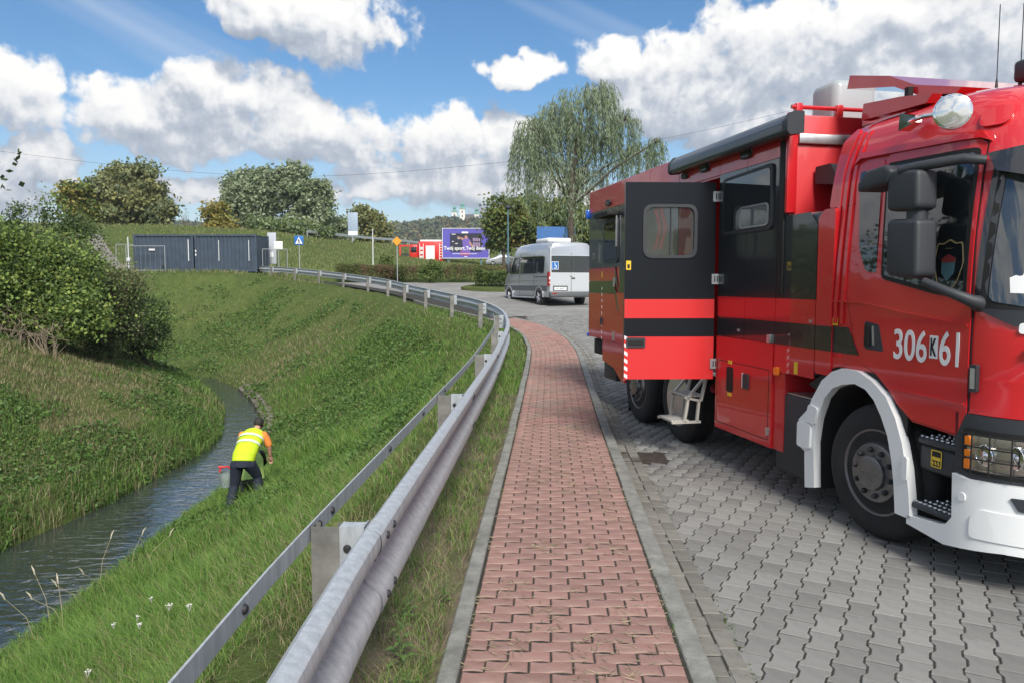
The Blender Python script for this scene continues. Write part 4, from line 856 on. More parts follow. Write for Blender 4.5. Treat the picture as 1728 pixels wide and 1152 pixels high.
for a in (-.83, -.92, -1.02, -1.12, -1.22): p0, p1 = cab(a, .69, .06), cab(a, .945, .06); MB().tube([p0, p1], .0045, 6).build('guard_wire', m_seam, T)
for zz in (.72, .79, .86, .93): MB().tube([cab(a, zz, .06) for a in np.arange(-.76, -1.4, -.05)], .0045, 6).build('guard_wire', m_seam, T)
# tool box behind the front wheel
tbx = box('side_tool_box', m_plast, T, .83, 1.35, -.60, -.02, .20, .87, .02)
ck = box('tread_plate', m_alu, tbx, .85, 1.33, -.58, -.04, .872, .882)
# --- mirrors
mirror = empty('mirror', (0, 0, 0)); mirror.parent = truck
def mbox(name, pts, o0, o1, b=.03):
    bm = bmesh.new(); vs0 = [bm.verts.new((a, o0, z)) for a, z in pts]; f_ = bm.faces.new(vs0); ex = bmesh.ops.extrude_face_region(bm, geom=[f_])
    for v in ex['geom']:
        if isinstance(v, bmesh.types.BMVert): v.co.y = o1
    bmesh.ops.recalc_face_normals(bm, faces=bm.faces); bmesh.ops.bevel(bm, geom=list(bm.edges), offset=b, segments=3, affect='EDGES', profile=.6)
    return MB().addbm(bm).build(name, m_plast, mirror, 50)
mbox('upper_housing', [(-.30, 2.26), (-.295, 2.46), (-.36, 2.50), (-.56, 2.475), (-.57, 2.255), (-.53, 2.235), (-.34, 2.245)], .10, .25)
mbox('lower_housing', [(-.31, 1.87), (-.305, 2.18), (-.34, 2.20), (-.575, 2.18), (-.585, 1.85), (-.55, 1.825), (-.34, 1.845)], .10, .25)
MB().tube([(-.48, .17, 2.16), (-.48, .17, 2.27)], .06, 12).build('joint', m_plast, mirror, 60)
MB().tube([(-.80, .0, 2.50), (-.74, .09, 2.515), (-.5, .2, 2.50), (-.40, .24, 2.49)], [.028, .03, .03, .028], 10).build('upper_arm', m_plast, mirror, 60)
MB().tube([(-.79, -.01, 1.68), (-.80, .06, 1.70), (-.72, .14, 1.75), (-.58, .19, 1.81)], [.05, .035, .028, .026], 10).build('lower_arm', m_plast, mirror, 60)
mbox('wide_angle_housing', [(-.02, 2.40), (-.02, 2.46), (-.10, 2.53), (-.28, 2.545), (-.34, 2.50), (-.30, 2.42)], .06, .26, .025)
# --- roof things: spot lamp, deflector, aerials, horn
sp_l = empty('spot_lamp', (0, 0, 0)); sp_l.parent = truck
MB().tube([(-.12, -.04, 2.85), (-.22, .03, 2.835), (-.40, .08, 2.825), (-.60, .11, 2.80)], .014, 10).build('arm', m_chrome, sp_l, 60)
mb = MB(); mb.M = Matrix.Translation((-.14, -.03, 2.85)); mb.add([(.06, -.05, -.05), (.06, .04, -.05), (.05, .04, .06), (.05, -.05, .06), (-.08, -.02, -.02), (-.08, .03, -.02), (-.08, .03, .02), (-.08, -.02, .02)], [(0, 1, 2, 3), (4, 7, 6, 5), (0, 4, 5, 1), (1, 5, 6, 2), (2, 6, 7, 3), (3, 7, 4, 0)]); mb.build('bracket', m_chrome, sp_l)
bl = MB(); bl.M = Matrix.Translation((-.66, .11, 2.795)) @ Matrix.Rotation(R(139), 4, 'Z'); bl.lathe([(.0, -.10), (.05, -.092), (.085, -.065), (.103, -.02), (.102, .0), (.102, .012), (.095, .016)], 28, 'x'); bl.build('bowl', m_chrome, sp_l, 60)
gl = MB(); gl.M = bl.M; gl.lathe([(.095, .014), (.07, .024), (.0, .032)], 28, 'x'); gl.build('lens', mat('spot_glass', (.75, .76, .74), .12, metal=.7, bump=.35, bscale=10), sp_l, 60)
df = MB().prism([(1.06, 3.37), (1.03, 3.47), (.56, 3.345), (.28, 3.21), (-.15, 3.09), (-.1, 3.06), (.25, 3.13), (.50, 3.25)], -1.9, -.40, 1); df.build('roof_deflector', m_paint, T, 30)
MB().prism([(.62, 3.02), (.60, 3.14), (.20, 3.10), (-.10, 3.05), (-.05, 3.0)], -.30, -.22, 1).build('roof_fin', m_paint, T)
box('deflector_strut', m_seam, T, .30, .34, -.40, -.36, 3.04, 3.2); box('roof_grating', m_alu, T, .45, 1.0, -1.5, -.5, 3.06, 3.18, .01)
for (a, h_) in ((.20, 3.78), (.0, 3.72)):
    an = MB(); an.tube([(a, -1.0, 3.05), (a, -1.0, 3.16), (a, -1.0, 3.26)], [.016, .014, .006], 8); an.tube([(a, -1.0, 3.26), (a, -1.0, h_)], .0035, 6); an.build('aerial', m_plast, T)
box('siren_unit', m_plast, T, -.16, .02, -1.35, -.95, 3.18, 3.33, .03); box('siren_foot', m_seam, T, -.10, -.04, -1.2, -1.05, 3.04, 3.19)
panel('roof_marker', rpoly(rect(-.78, -.62, 2.72, 2.84), .06, 5), m_paint, T, cab, .02, .02)
# ------------------------------------------------------------------ lofted car bodies
def loft_body(name, stations, m, parent, W2, floor, n=7):
    """stations: (x, roof z, shoulder z, half width at shoulder, half width at roof); symmetric about y = 0"""
    rings = []
    for (x, zr, zs, ws, wr) in stations:
        half = [(ws * .93, floor), (ws, floor + .18), (ws, (floor + zs) / 2), (ws * .995, zs)]
        for k in range(1, n + 1):
            a = k / n * math.pi / 2; e_ = .45
            half.append((wr * .55 + (ws * .995 - wr * .55) * (math.cos(a) ** e_ if k < n else 0) * (1 if k < n else 0) + (0 if k < n else 0), zs + (zr - zs) * math.sin(a) ** .75))
        ring = [(x, y, z) for y, z in half] + [(x, -y, z) for y, z in half[::-1]]; rings.append(ring)
    k = len(rings[0]); vs_ = [p for r_ in rings for p in r_]; fs_ = []
    for i in range(len(rings) - 1):
        for j in range(k): fs_.append((i * k + j, i * k + (j + 1) % k, (i + 1) * k + (j + 1) % k, (i + 1) * k + j))
    fs_ += [tuple(range(k)), tuple((len(rings) - 1) * k + j for j in range(k))]
    return MB().add(vs_, fs_).build(name, m, parent, 40)
def car_wheel(parent, x, y, r, w, m_rim):
    sgn = 1 if y > 0 else -1
    t_ = MB().lathe([(r * .64, 0), (r * .92, .004), (r, -.03), (r, -w + .03), (r * .9, -w), (r * .5, -w)], 28, 'y').build('wheel', m_tyre, parent, 40); t_.location = (x, y, r); t_.rotation_euler = (0, 0, 0 if sgn > 0 else math.pi)
    rm = MB().lathe([(r * .66, .0), (r * .62, -.03), (r * .2, -.015), (0, .0)], 20, 'y')
    for k in range(5):
        a = 2 * math.pi * k / 5; rm.tube([(0, .0, 0), (r * .6 * math.cos(a), -.008, r * .6 * math.sin(a))], .04, 6)
    rm.build('rim', m_rim, t_, 40); return t_
# ------------------------------------------------------------------ silver minibus
m_silver = mat('silver_paint', (.44, .46, .49), .35, metal=.5, coat=.8); m_lowgrey = mat('grey_sill_plastic', (.10, .105, .11), .6); m_tail = mat('red_tail_lens', (.35, .012, .015), .15, coat=.7)
VY = 31.0
van = empty('minibus', (1.50, VY, float(G(VY)) + ROAD), R(110), 'silver minibus parked beyond the truck, seen from its rear corner', 'minibus')
vb = empty('shell', (0, -.995, 0)); vb.parent = van
loft_body('body', [(0.0, 2.50, 1.35, .955, .80), (.06, 2.60, 1.35, .985, .84), (.5, 2.66, 1.35, .995, .86), (2.5, 2.68, 1.35, .995, .86), (3.9, 2.64, 1.35, .995, .86), (4.25, 2.50, 1.35, .99, .84), (4.7, 2.02, 1.33, .98, .80), (5.05, 1.55, 1.25, .96, .80), (5.5, 1.28, 1.05, .93, .80), (5.78, 1.02, .85, .86, .75), (5.9, .80, .70, .78, .7)], m_silver, vb, 1.99, .36)
def vside(a, b_, off): return (a, off - float(np.interp(b_, [0, 1.36, 1.7, 2.0, 2.1, 2.4], [0, .001, .006, .018, .028, .09])), b_)
def vrear(a, b_, off): return (-off + float(np.interp(b_, [0, 1.36, 2.1, 2.5], [0, 0, .01, .05])), a, b_)
def vp(name, poly, m, mp=vside, off=.012, th=.03, par=van, **k): return panel(name, poly, m, par, mp, off, th, **k)
vp('side_window', rpoly([(.55, 1.36), (.48, 2.06), (3.28, 2.10), (3.28, 1.36)], .08), m_glass); vp('window_divider', rect(1.62, 1.68, 1.36, 2.08), m_silver, off=.012); 
vp('side_window', rpoly([(3.45, 1.36), (3.45, 2.08), (4.02, 2.08), (4.62, 1.5), (4.62, 1.36)], .06), m_glass)
vp('rub_strip', rect(.2, 5.3, .62, .84), m_lowgrey, off=.014); vp('waist_crease', rect(.15, 5.1, 1.06, 1.085), m_silver, off=.012)
for a in (1.66, 3.36): vp('door_gap', rect(a, a + .015, .42, 2.2), m_seam, off=.004, th=.006)
vp('slide_rail', rect(.2, 1.6, 1.20, 1.225), m_seam, off=.008)
for a in (1.05, 4.72):
    MB().prism([(a + .47 * math.cos(q), .36 + .47 * math.sin(q)) for q in np.linspace(0, math.pi, 17)] + [(a + .40 * math.cos(q), .36 + .40 * math.sin(q)) for q in np.linspace(math.pi, 0, 17)], -.12, .025, 1).build('wheel_arch', m_silver, van, 40)
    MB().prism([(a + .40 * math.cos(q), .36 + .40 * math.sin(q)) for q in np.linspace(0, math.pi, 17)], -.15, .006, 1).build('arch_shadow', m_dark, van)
    car_wheel(van, a, .022, .345, .24, m_alu); car_wheel(van, a, -1.985, .345, .24, m_alu)
MB().tube([(1.5, .03, .33), (4.25, .03, .33)], .035, 8).build('side_step', m_alu, van, 60)
for k, (a0, a1) in enumerate(((-.99, -.06), (-1.93, -1.0))):
    d_ = vp('rear_door', rpoly(rect(a0, a1, .56, 2.42), .05), mat('white_silver_paint', (.56, .58, .60), .35, metal=.3, coat=.8), vrear, .012, .02)
    vp('rear_window', rpoly(rect(a0 + (.02 if k else .0), a1 - (.0 if k else .05), 1.38, 2.06), .05), m_glass, vrear, .016, .008, par=d_)
vp('door_gap', rect(-1.003, -.987, .56, 2.42), m_seam, vrear, .017, .004); vp('door_handle', rect(-1.16, -1.02, 1.12, 1.17), m_seam, vrear, .03, .02)
vp('high_brake_lamp', rect(-1.16, -.84, 2.46, 2.51), m_tail, vrear, .0, .03)
for (a0, a1) in ((-.055, .004), (-1.99, -1.935)):
    tl = vp('tail_lamp', rect(a0, a1, .84, 1.40), m_tail, vrear, .022, .05); vp('reverse_lamp', rect(a0 + .004, a1 - .004, 1.10, 1.20), m_reflw, vrear, .026, .004, par=tl); vp('reverse_lamp', rect(a0 + .004, a1 - .004, .95, .99), m_reflw, vrear, .026, .004, par=tl)
vp('tail_lamp_side', rect(.0, .16, .84, 1.40), m_tail, vside, .012, .02)
box('rear_bumper', m_lowgrey, van, -.14, .1, -1.96, -.03, .38, .60, .04); vp('reflector', rect(-.30, -.10, .50, .55), m_tail, vrear, .146, .006)
pl_ = vp('licence_plate', rect(-.78, -.24, .66, .78), m_reflw, vrear, .022, .01); vp('plate_recess', rect(-.84, -.18, .62, .84), m_lowgrey, vrear, .014, .006)
tx = text('plate_lettering', 'KK 64547', .09, m_seam, pl_, (-.024, -.51, .72), (R(90), 0, R(-90)), .001)
lg = MB().lathe([(.07, 0), (.07, .008), (.0, .009)], 16, 'x').build('badge', m_chrome, van, 40); lg.location = (-.025, -1.0, 1.27); lg.rotation_euler = (0, 0, math.pi)
ws_ = vp('wheelchair_sign', rpoly(rect(-.42, -.12, 1.50, 1.82), .02), mat('sign_blue', (.01, .13, .42), .5), vrear, .02, .004)
ws2 = vp('sign_border', rpoly(rect(-.42, -.12, 1.50, 1.82), .02), m_letter, vrear, .0205, .002, par=ws_, hole=rpoly(rect(-.405, -.135, 1.515, 1.805), .02))
def ringpoly(cx, cy, r0, r1, a0, a1, n=12): return [(cx + r1 * math.cos(q), cy + r1 * math.sin(q)) for q in np.linspace(a0, a1, n)] + [(cx + r0 * math.cos(q), cy + r0 * math.sin(q)) for q in np.linspace(a1, a0, n)]
vp('symbol_wheel', ringpoly(-.275, 1.60, .045, .065, R(60), R(330)), m_letter, vrear, .0225, .002, par=ws_); vp('symbol_head', ringpoly(-.262, 1.765, .0, .018, 0, R(359)), m_letter, vrear, .0225, .002, par=ws_)
vp('symbol_body', [(-.275, 1.745), (-.25, 1.745), (-.255, 1.66), (-.31, 1.655), (-.335, 1.59), (-.35, 1.597), (-.325, 1.675), (-.275, 1.675)], m_letter, vrear, .0225, .002, par=ws_)
box('roof_air_unit', mat('white_roof_unit', (.72, .73, .74), .5), van, 1.2, 2.6, -1.55, -.45, 2.66, 2.86, .07)
mm = MB().box(4.35, 4.52, .04, .24, 1.42, 1.82, .04); mm.tube([(4.42, -.02, 1.5), (4.42, .08, 1.5)], .03, 6); mm.build('mirror', m_plast, van, 50)
# ------------------------------------------------------------------ silver car on the far road
def place(x, y): return (x, y, float(height(np.array([x]), np.array([y]))[0]))
car = empty('parked_car', (1.1, 95.0, float(G(95))), R(185), 'pale silver car on the far road behind the minibus', 'car')
loft_body('body', [(0, .82, .62, .74, .6), (.15, .98, .72, .82, .65), (.9, 1.02, .78, .86, .66), (1.5, 1.46, .82, .86, .60), (2.6, 1.5, .84, .87, .6), (3.3, 1.05, .82, .86, .62), (4.0, .92, .72, .84, .64), (4.4, .70, .55, .74, .6)], m_silver, car, 1.7, .25)
for s_ in (1, -1):
    box('side_window', m_glass, car, 1.35, 2.75, s_ * .80 - .02, s_ * .80 + .02, .95, 1.28, .02)
    for a in (.85, 3.5): car_wheel(car, a, .86 * s_, .31, .2, m_alu)
box('windscreen', m_glass, car, 2.85, 3.2, -.55, .55, 1.06, 1.2, .02); box('headlamp', m_reflw, car, 4.2, 4.36, .35, .7, .58, .68, .02); box('headlamp', m_reflw, car, 4.2, 4.36, -.7, -.35, .58, .68, .02)
# ------------------------------------------------------------------ distant fire engine
fe = empty('fire_engine', (-8.7, 97.5, float(G(97.5))), R(180), 'small distant red fire engine with white roller shutter and open cab door', 'fire engine')
m_red2 = mat('bright_engine_red', (.60, .02, .015), .4, coat=.5)
box('body', m_red2, fe, -.2, 3.0, -.1, 2.3, .5, 2.95, .06)
sh = box('roller_shutter', m_letter, fe, .95, 2.05, 2.3, 2.33, .75, 2.45)
for k in range(8): box('shutter_slat', m_letter, sh, .97, 2.03, 2.332, 2.35, .79 + k * .2, .97 + k * .2)
for a in (2.35, 2.8): box('ladder_rail', m_letter, fe, a - .03, a + .03, 2.31, 2.37, .7, 2.7)
for a in (-.1, .35): box('ladder_rail', m_letter, fe, a - .03, a + .03, 2.31, 2.37, .7, 2.7)
for k in range(6): box('ladder_rung', m_letter, fe, -.1, .35, 2.32, 2.36, .85 + k * .33, .92 + k * .33)
for k in range(3): box('locker', mat('white_locker', (.6, .6, .58), .6), fe, 2.4, 2.75, 2.305, 2.34, .85 + k * .55, 1.2 + k * .55)
box('roof_load', mat('roof_load_white', (.7, .7, .68), .6), fe, .0, 2.8, .3, 2.0, 2.95, 3.2, .05)
box('cab', m_red2, fe, 3.05, 4.1, 0, 2.3, .6, 2.6, .12); box('cab_window', m_glass, fe, 3.2, 3.95, 2.28, 2.31, 1.6, 2.3, .02)
MB().prism([(4.15, .7), (5.35, .7), (5.35, 2.55), (4.15, 2.55), (4.15, 2.35), (5.15, 2.35), (5.15, .9), (4.15, .9)], 2.3, 2.36, 1).build('open_door', m_red2, fe); box('door_lining', m_plast, fe, 4.2, 5.12, 2.31, 2.34, .92, 1.5)
for a in (.6, 3.5): car_wheel(fe, a, 2.28, .5, .3, m_alu); car_wheel(fe, a, .02, .5, .3, m_alu)
# ------------------------------------------------------------------ billboards
m_purple = mat('poster_violet', (.10, .085, .42), .6); m_post = mat('blue_grey_post', (.10, .20, .26), .6, metal=.3)
bb = empty('billboard', (-5.75, 95.0, float(G(95))), 0, 'violet advertising billboard with an athlete and white slogan beside the fire engine', 'billboard')
box('panel', m_purple, bb, -2.85, 2.85, -.06, .06, 1.02, 4.62); MB().box(-2.93, -2.85, -.1, .1, .98, 4.7).box(2.85, 2.93, -.1, .1, .98, 4.7).box(-2.85, 2.85, -.1, .1, 4.62, 4.7).box(-2.85, 2.85, -.1, .1, .94, 1.02).build('frame', mat('pale_frame', (.6, .62, .66), .5), bb)
for a in (-2.2, 1.9): box('post', m_post, bb, a - .09, a + .09, .07, .25, -.3, 3.5)
def bpan(poly, m, off, name): return panel(name, poly, m, bb, lambda a, b_, o: (a, -.06 - o, b_), off, .004)
bpan(rect(-1.95, 1.95, 1.75, 4.05), mat('poster_night', (.018, .02, .045), .6), .006, 'poster_picture')
bpan([(-.55, 1.7), (-.35, 2.6), (-.45, 3.1), (-.1, 3.55), (.2, 3.6), (.55, 3.2), (.75, 2.7), (.6, 2.1), (.5, 1.65)], mat('poster_shirt', (.16, .10, .42), .6), .012, 'poster_figure'); bpan(rpoly([(-.15, 3.4), (-.12, 3.75), (.15, 3.8), (.25, 3.5), (.1, 3.3)], .08), mat('poster_skin', (.42, .22, .16), .6), .017, 'poster_head')
bpan([(-.35, 3.2), (-.95, 3.45), (-1.1, 3.62), (-.9, 3.66), (-.2, 3.45)], MATS['poster_skin'], .016, 'poster_arm'); bpan([(.5, 3.1), (.95, 2.5), (.8, 2.35), (.35, 2.85)], MATS['poster_skin'], .016, 'poster_arm')
bpan([(-.7, 1.3), (-.6, 2.0), (.4, 2.05), (.5, 1.3)], mat('poster_magenta', (.30, .06, .20), .6), .010, 'poster_floor')
for k in range(10): bpan([(.9 + (k % 5) * .19, 2.35 + (k // 5) * .7), (1.02 + (k % 5) * .19, 2.4 + (k // 5) * .7), (1.0 + (k % 5) * .19, 2.95 + (k // 5) * .55), (.88 + (k % 5) * .19, 2.9 + (k // 5) * .55)], mat('poster_crowd', (.36, .25, .42), .6), .014, 'poster_figure')
for (a, z_, w) in ((-1.75, 3.9, .5), (-1.0, 3.35, .4), (-1.7, 3.0, .2), (-1.3, 2.75, .3)): bpan(rect(a, a + w, z_, z_ + .08), m_letter, .016, 'poster_mark')
bpan(rect(-.5, .3, 4.05, 4.25), m_letter, .016, 'poster_logo'); bpan(rect(-1.65, 1.4, 1.5, 1.55), m_letter, .016, 'poster_line'); bpan(rect(-.2, .2, 1.15, 1.22), m_letter, .016, 'poster_mark')
text('slogan', 'Twój sport.', .62, m_letter, bb, (-1.38, -.09, 2.2), (R(90), 0, 0), .004, bold=.012, sx=.92); text('slogan', 'Twój design.', .62, m_letter, bb, (1.36, -.09, 2.2), (R(90), 0, 0), .004, bold=.012, sx=.84)
b2 = empty('billboard', (4.6, 80.0, float(G(80))), 0, 'plain blue billboard under the weeping willow, above the minibus roof', 'billboard')
m_bblue = mat('billboard_blue', (.04, .14, .38), .6, var=.15, vscale=1.5); box('panel', m_bblue, b2, -2.0, .9, -.05, .05, 1.4, 4.3); box('panel', m_bblue, b2, .98, 2.0, -.05, .05, 1.4, 4.25)
for a in (-1.5, 1.5): box('post', m_post, b2, a - .08, a + .08, .06, .2, -.3, 3.6)
# ------------------------------------------------------------------ containers
m_cont = mat('container_slate_blue', (.045, .065, .095), .55, var=.2, vscale=2, dirt=((.09, .08, .06), 3, .62, .5))
def container(x0, x1, y, label, rz):
    z = 2.47; L = x1 - x0; c_ = empty('shipping_container', (x0, y, z), rz, label, 'container', 'containers at the top of the bank')
    def corr(xa, xb, yy):
        prof = []; n = int((xb - xa) / .27); p_ = (xb - xa) / n
        for i in range(n):
            a = xa + i * p_; prof += [(a, yy), (a + p_ * .28, yy), (a + p_ * .5, yy + .045), (a + p_ * .78, yy + .045)]
        prof.append((xb, yy)); k = len(prof); mb = MB(); mb.add([(a, b_, .16) for a, b_ in prof] + [(a, b_, 2.42) for a, b_ in prof], [(i, i + 1, k + i + 1, k + i) for i in range(k - 1)]); return mb
    corr(.1, L - .1, .05).build('side_wall', m_cont, c_); corr(.1, L - .1, 2.3).build('side_wall', m_cont, c_)
    for a in (0, L - .1): box('end_wall', m_cont, c_, a + .03, a + .07, .1, 2.35, .16, 2.42)
    for a in (0, L - .11):
        for b_ in (0, 2.29): box('corner_post', m_cont, c_, a, a + .11, b_, b_ + .11, 0, 2.56)
    for b_ in (.0, 2.31): box('top_rail', m_cont, c_, .11, L - .11, b_, b_ + .08, 2.42, 2.54); box('bottom_rail', m_cont, c_, .11, L - .11, b_, b_ + .08, .03, .17)
    box('roof', m_cont, c_, .05, L - .05, .05, 2.35, 2.45, 2.5); return c_
m_mark = mat('white_marking', (.62, .64, .66), .6)
k1 = container(-25.75, -21.72, 51.9, 'slate blue shipping container with a small white label, the one beside the bushes', R(1.5)); k2 = container(-21.62, -17.35, 52.0, 'slate blue shipping container with white vertical strips, nearer the crossing sign', R(-2))
box('label', m_mark, k1, 1.05, 1.45, -.02, -.005, 1.45, 1.58); box('vent', m_plast, k1, 1.9, 2.1, -.02, 0, .35, .5); box('vertical_strip', m_mark, k1, 3.68, 3.74, -.02, -.004, .75, 2.2)
for a in (1.65, 3.72): box('vertical_strip', m_mark, k2, a, a + .045, -.02, -.004, .75, 2.15)
for zz in (1.1, 1.35): box('lock_plate', m_mark, k2, .03, .12, -.02, -.004, zz, zz + .15)
# ------------------------------------------------------------------ fences, signs, poles
m_tube = mat('fence_tube', (.45, .47, .48), .5, metal=.6)
def fence_panel(x0, x1, y, z, h, label):
    f_ = empty('fence_panel', (x0, y, z), 0, label, 'fence'); L = x1 - x0
    for a in (0, L): MB().tube([(a, 0, -.15), (a, 0, h)], .024, 6).build('upright', m_tube, f_)
    for zz in (.12, h): MB().tube([(0, 0, zz), (L, 0, zz)], .02, 6).build('rail', m_tube, f_)
    for k in range(1, 8): MB().tube([(L * k / 8, 0, .12), (L * k / 8, 0, h)], .005, 4).build('wire', m_tube, f_)
    return f_
fence_panel(-25.9, -23.3, 51.2, 2.45, 1.75, 'light mesh fence panel in front of the slate container with the label')
fence_panel(-27.6, -26.1, 53.2, 2.5, 1.9, 'light mesh fence panel between the bushes and the containers')
fence_panel(-17.2, -15.5, 52.6, 2.35, 1.7, 'light mesh fence panel right of the containers below the white sign')
def pole_sign(name, label, x, y, z, h, r, m): s_ = empty(name, (x, y, z), 0, label, 'sign'); MB().tube([(0, 0, -.4), (0, 0, h)], r, 8).build('pole', m, s_, 60); return s_
sg = pole_sign('crossing_sign', 'blue square pedestrian crossing sign on a grey pole', -15.05, 54.0, 2.5, 2.6, .035, m_tube)
sb = box('plate', MATS['sign_blue'], sg, -.32, .32, -.06, -.04, 1.9, 2.54, .008)
panel('white_triangle', [(-.26, 1.98), (.26, 1.98), (0, 2.46)], m_letter, sg, lambda a, b_, o: (a, -.06 - o, b_), .004, .003)
panel('walking_figure', [(-.10, 2.0), (-.05, 2.0), (.0, 2.1), (.06, 2.0), (.11, 2.0), (.03, 2.16), (.03, 2.22), (.10, 2.17), (.10, 2.2), (.02, 2.27), (.02, 2.32), (-.03, 2.32), (-.03, 2.27), (-.10, 2.2), (-.09, 2.17), (-.03, 2.2), (-.02, 2.12)], m_seam, sg, lambda a, b_, o: (a, -.06 - o, b_), .008, .003)
sw = pole_sign('white_sign', 'small blank white square sign on a thin post beside the guardrail end', -16.3, 53.3, 2.4, 2.25, .03, m_tube); box('plate', m_letter, sw, -.30, .30, -.05, -.035, 1.65, 2.22, .006)
nb = empty('notice_board', (-17.3, 55.2, 2.6), 0, 'upright pale grey notice board standing behind the end of the container', 'notice board'); box('board', mat('pale_board', (.42, .45, .50), .6), nb, -.36, .26, -.04, .04, .5, 2.75, .01); box('notice', m_letter, nb, -.2, .05, -.055, -.041, 1.0, 1.35); 
for a in (-.33, .23): box('leg', m_plast, nb, a - .03, a + .03, .05, .09, -.3, 2.7)
yl = pole_sign('yellow_sign', 'orange diamond road sign on a slim pole behind the low hedge', -7.15, 47.5, float(G(47.5)), 2.55, .03, m_tube); mb = MB(); mb.M = Matrix.Translation((0, -.05, 2.45)) @ Matrix.Rotation(R(45), 4, 'Y'); mb.box(-.21, .21, -.01, .01, -.21, .21, .005); mb.build('plate', mat('sign_orange', (.72, .30, .02), .5), yl)
tall = pole_sign('flag_board', 'tall pale grey advertising flag board standing on the levee by the yellowish tree', -21.0, 100.5, 7.0, 3.9, .06, m_tube); box('board', mat('flag_blue_grey', (.30, .38, .48), .5), tall, -.55, .75, -.05, .05, .9, 3.95, .02); box('stripe', m_letter, tall, -.5, .7, -.06, -.051, 1.0, 1.5)
wp_ = empty('slim_pole', (-11.3, 62, 2.6), 0, 'slim white pole on the grass slope in front of the yellowish tree', 'pole'); MB().tube([(0, 0, -.3), (0, 0, 1.5), (0, 0, 3.4)], [.05, .045, .035], 8).build('shaft', m_mark, wp_, 60); MB().lathe([(.05, 0), (.05, .06), (0, .08)], 8, 'z').build('cap', m_mark, wp_).location = (0, 0, 3.4)
lp = empty('street_lamp', (-.3, 58, float(G(58))), 0, 'tall slim street lamp with a dark round head in front of the willow', 'street lamp'); MB().tube([(0, 0, -.3), (0, 0, .9), (0, 0, 4.9)], [.08, .07, .04], 10).build('post', m_post, lp, 60); MB().lathe([(.04, -.05), (.2, .0), (.24, .14), (.16, .28), (0, .32)], 14, 'z').build('lamp_head', m_plast, lp, 60).location = (0, 0, 4.9)
mh = empty('marker_post', (-27.4, 54.5, 2.9), 0, 'short white marker post with a box beside the concrete stairs', 'post'); MB().tube([(0, 0, -.3), (0, 0, 2.1)], .04, 8).build('shaft', m_mark, mh, 60); box('box', m_mark, mh, -.14, .14, -.12, .12, .35, .62, .02)
# overhead wire
wi = MB(); wpts = [(-95, 22.5), (-67.5, 18.9), (-44, 16.3), (-24.5, 15.6), (0, 17.5), (20.8, 20.6), (45, 26)]
wi.tube([(x, 100, z) for x, z in smooth_line(np.array(wpts), 2.5)], .015, 4); tag(wi.build('overhead_wire', m_plast), 'thin overhead power wire sagging across the sky', 'wire')
# rail along the road on the levee
lr = empty('levee_railing', (0, 0, 0), 0, 'distant steel railing along the top of the levee', 'railing')
lx = np.arange(-26, 36, 2.0); ly = np.interp(lx, LEVEE[:, 0], LEVEE[:, 1]) - 4; lz = height(lx, ly)
MB().sweep([(-.03, .95), (.03, .95), (.03, .62), (-.03, .62)], [(a, b_, float(c_)) for a, b_, c_ in zip(lx, ly, lz)], True).build('rail', m_tube, lr)
for a, b_, c_ in zip(lx, ly, lz): box('post', m_tube, lr, a - .05, a + .05, b_ + .04, b_ + .14, c_ - .3, c_ + .9)
# concrete stairs up the levee
stair = empty('concrete_stairs', (0, 0, 0), 0, 'grey concrete stairs climbing the levee behind the bushes', 'stairs'); m_conc = mat('old_concrete', (.22, .21, .195), .9, var=.3, vscale=2)
for k in range(22):
    t_ = k / 21; x = -28.6 - 12.5 * t_; y = 56.5 + 17 * t_; z = float(height(np.array([x]), np.array([y]))[0])
    mb = MB(); mb.M = Matrix.Translation((x, y, z + .08)) @ Matrix.Rotation(R(36), 4, 'Z'); mb.box(-1.3, 1.3, -.5, .5, -.4, .12); mb.build('step', m_conc, stair)
# ------------------------------------------------------------------ people on the bank
def rem(name, mb, m, parent, vox=.012, sm=6):
    o = mb.build(name, m, parent); md = o.modifiers.new('remesh', 'REMESH'); md.mode = 'VOXEL'; md.voxel_size = vox; md.use_smooth_shade = True
    s_ = o.modifiers.new('smooth', 'SMOOTH'); s_.factor = .6; s_.iterations = sm; return o
def limb(mb, pts, rad, n=14, flat_=1.0):
    """rounded limb: tube with extra end rings"""
    pts = [Vector(p) for p in pts]; d0 = (pts[0] - pts[1]).normalized(); d1 = (pts[-1] - pts[-2]).normalized()
    P_ = [pts[0] + d0 * rad[0] * .85, pts[0] + d0 * rad[0] * .5] + pts + [pts[-1] + d1 * rad[-1] * .5, pts[-1] + d1 * rad[-1] * .85]; r_ = [rad[0] * .35, rad[0] * .82] + list(rad) + [rad[-1] * .82, rad[-1] * .35]
    mb.tube(P_, r_, n)
def ball(mb, c_, rx, ry, rz, n=12):
    prof = [(math.sin(a) , -math.cos(a)) for a in np.linspace(0.15, math.pi - .15, n)]; M0 = mb.M; mb.M = M0 @ Matrix.Translation(c_) @ Matrix.Diagonal((rx, ry, rz, 1)); mb.lathe(prof, 16, 'z'); mb.M = M0
def torso(mb, rings, n=20):
    """rings: (centre, half width x, half depth, pitch) elliptical sections"""
    vs_ = []; fs_ = []
    for (c_, wx, wd, pit) in rings:
        for j in range(n):
            a = 2 * math.pi * j / n; lx, ly = wx * math.cos(a), wd * math.sin(a); vs_.append((c_[0] + lx, c_[1] + ly * math.cos(pit), c_[2] - ly * math.sin(pit)))
    for i in range(len(rings) - 1):
        for j in range(n): fs_.append((i * n + j, i * n + (j + 1) % n, (i + 1) * n + (j + 1) % n, (i + 1) * n + j))
    fs_ += [tuple(range(n))[::-1], tuple((len(rings) - 1) * n + j for j in range(n))]; mb.add(vs_, fs_)
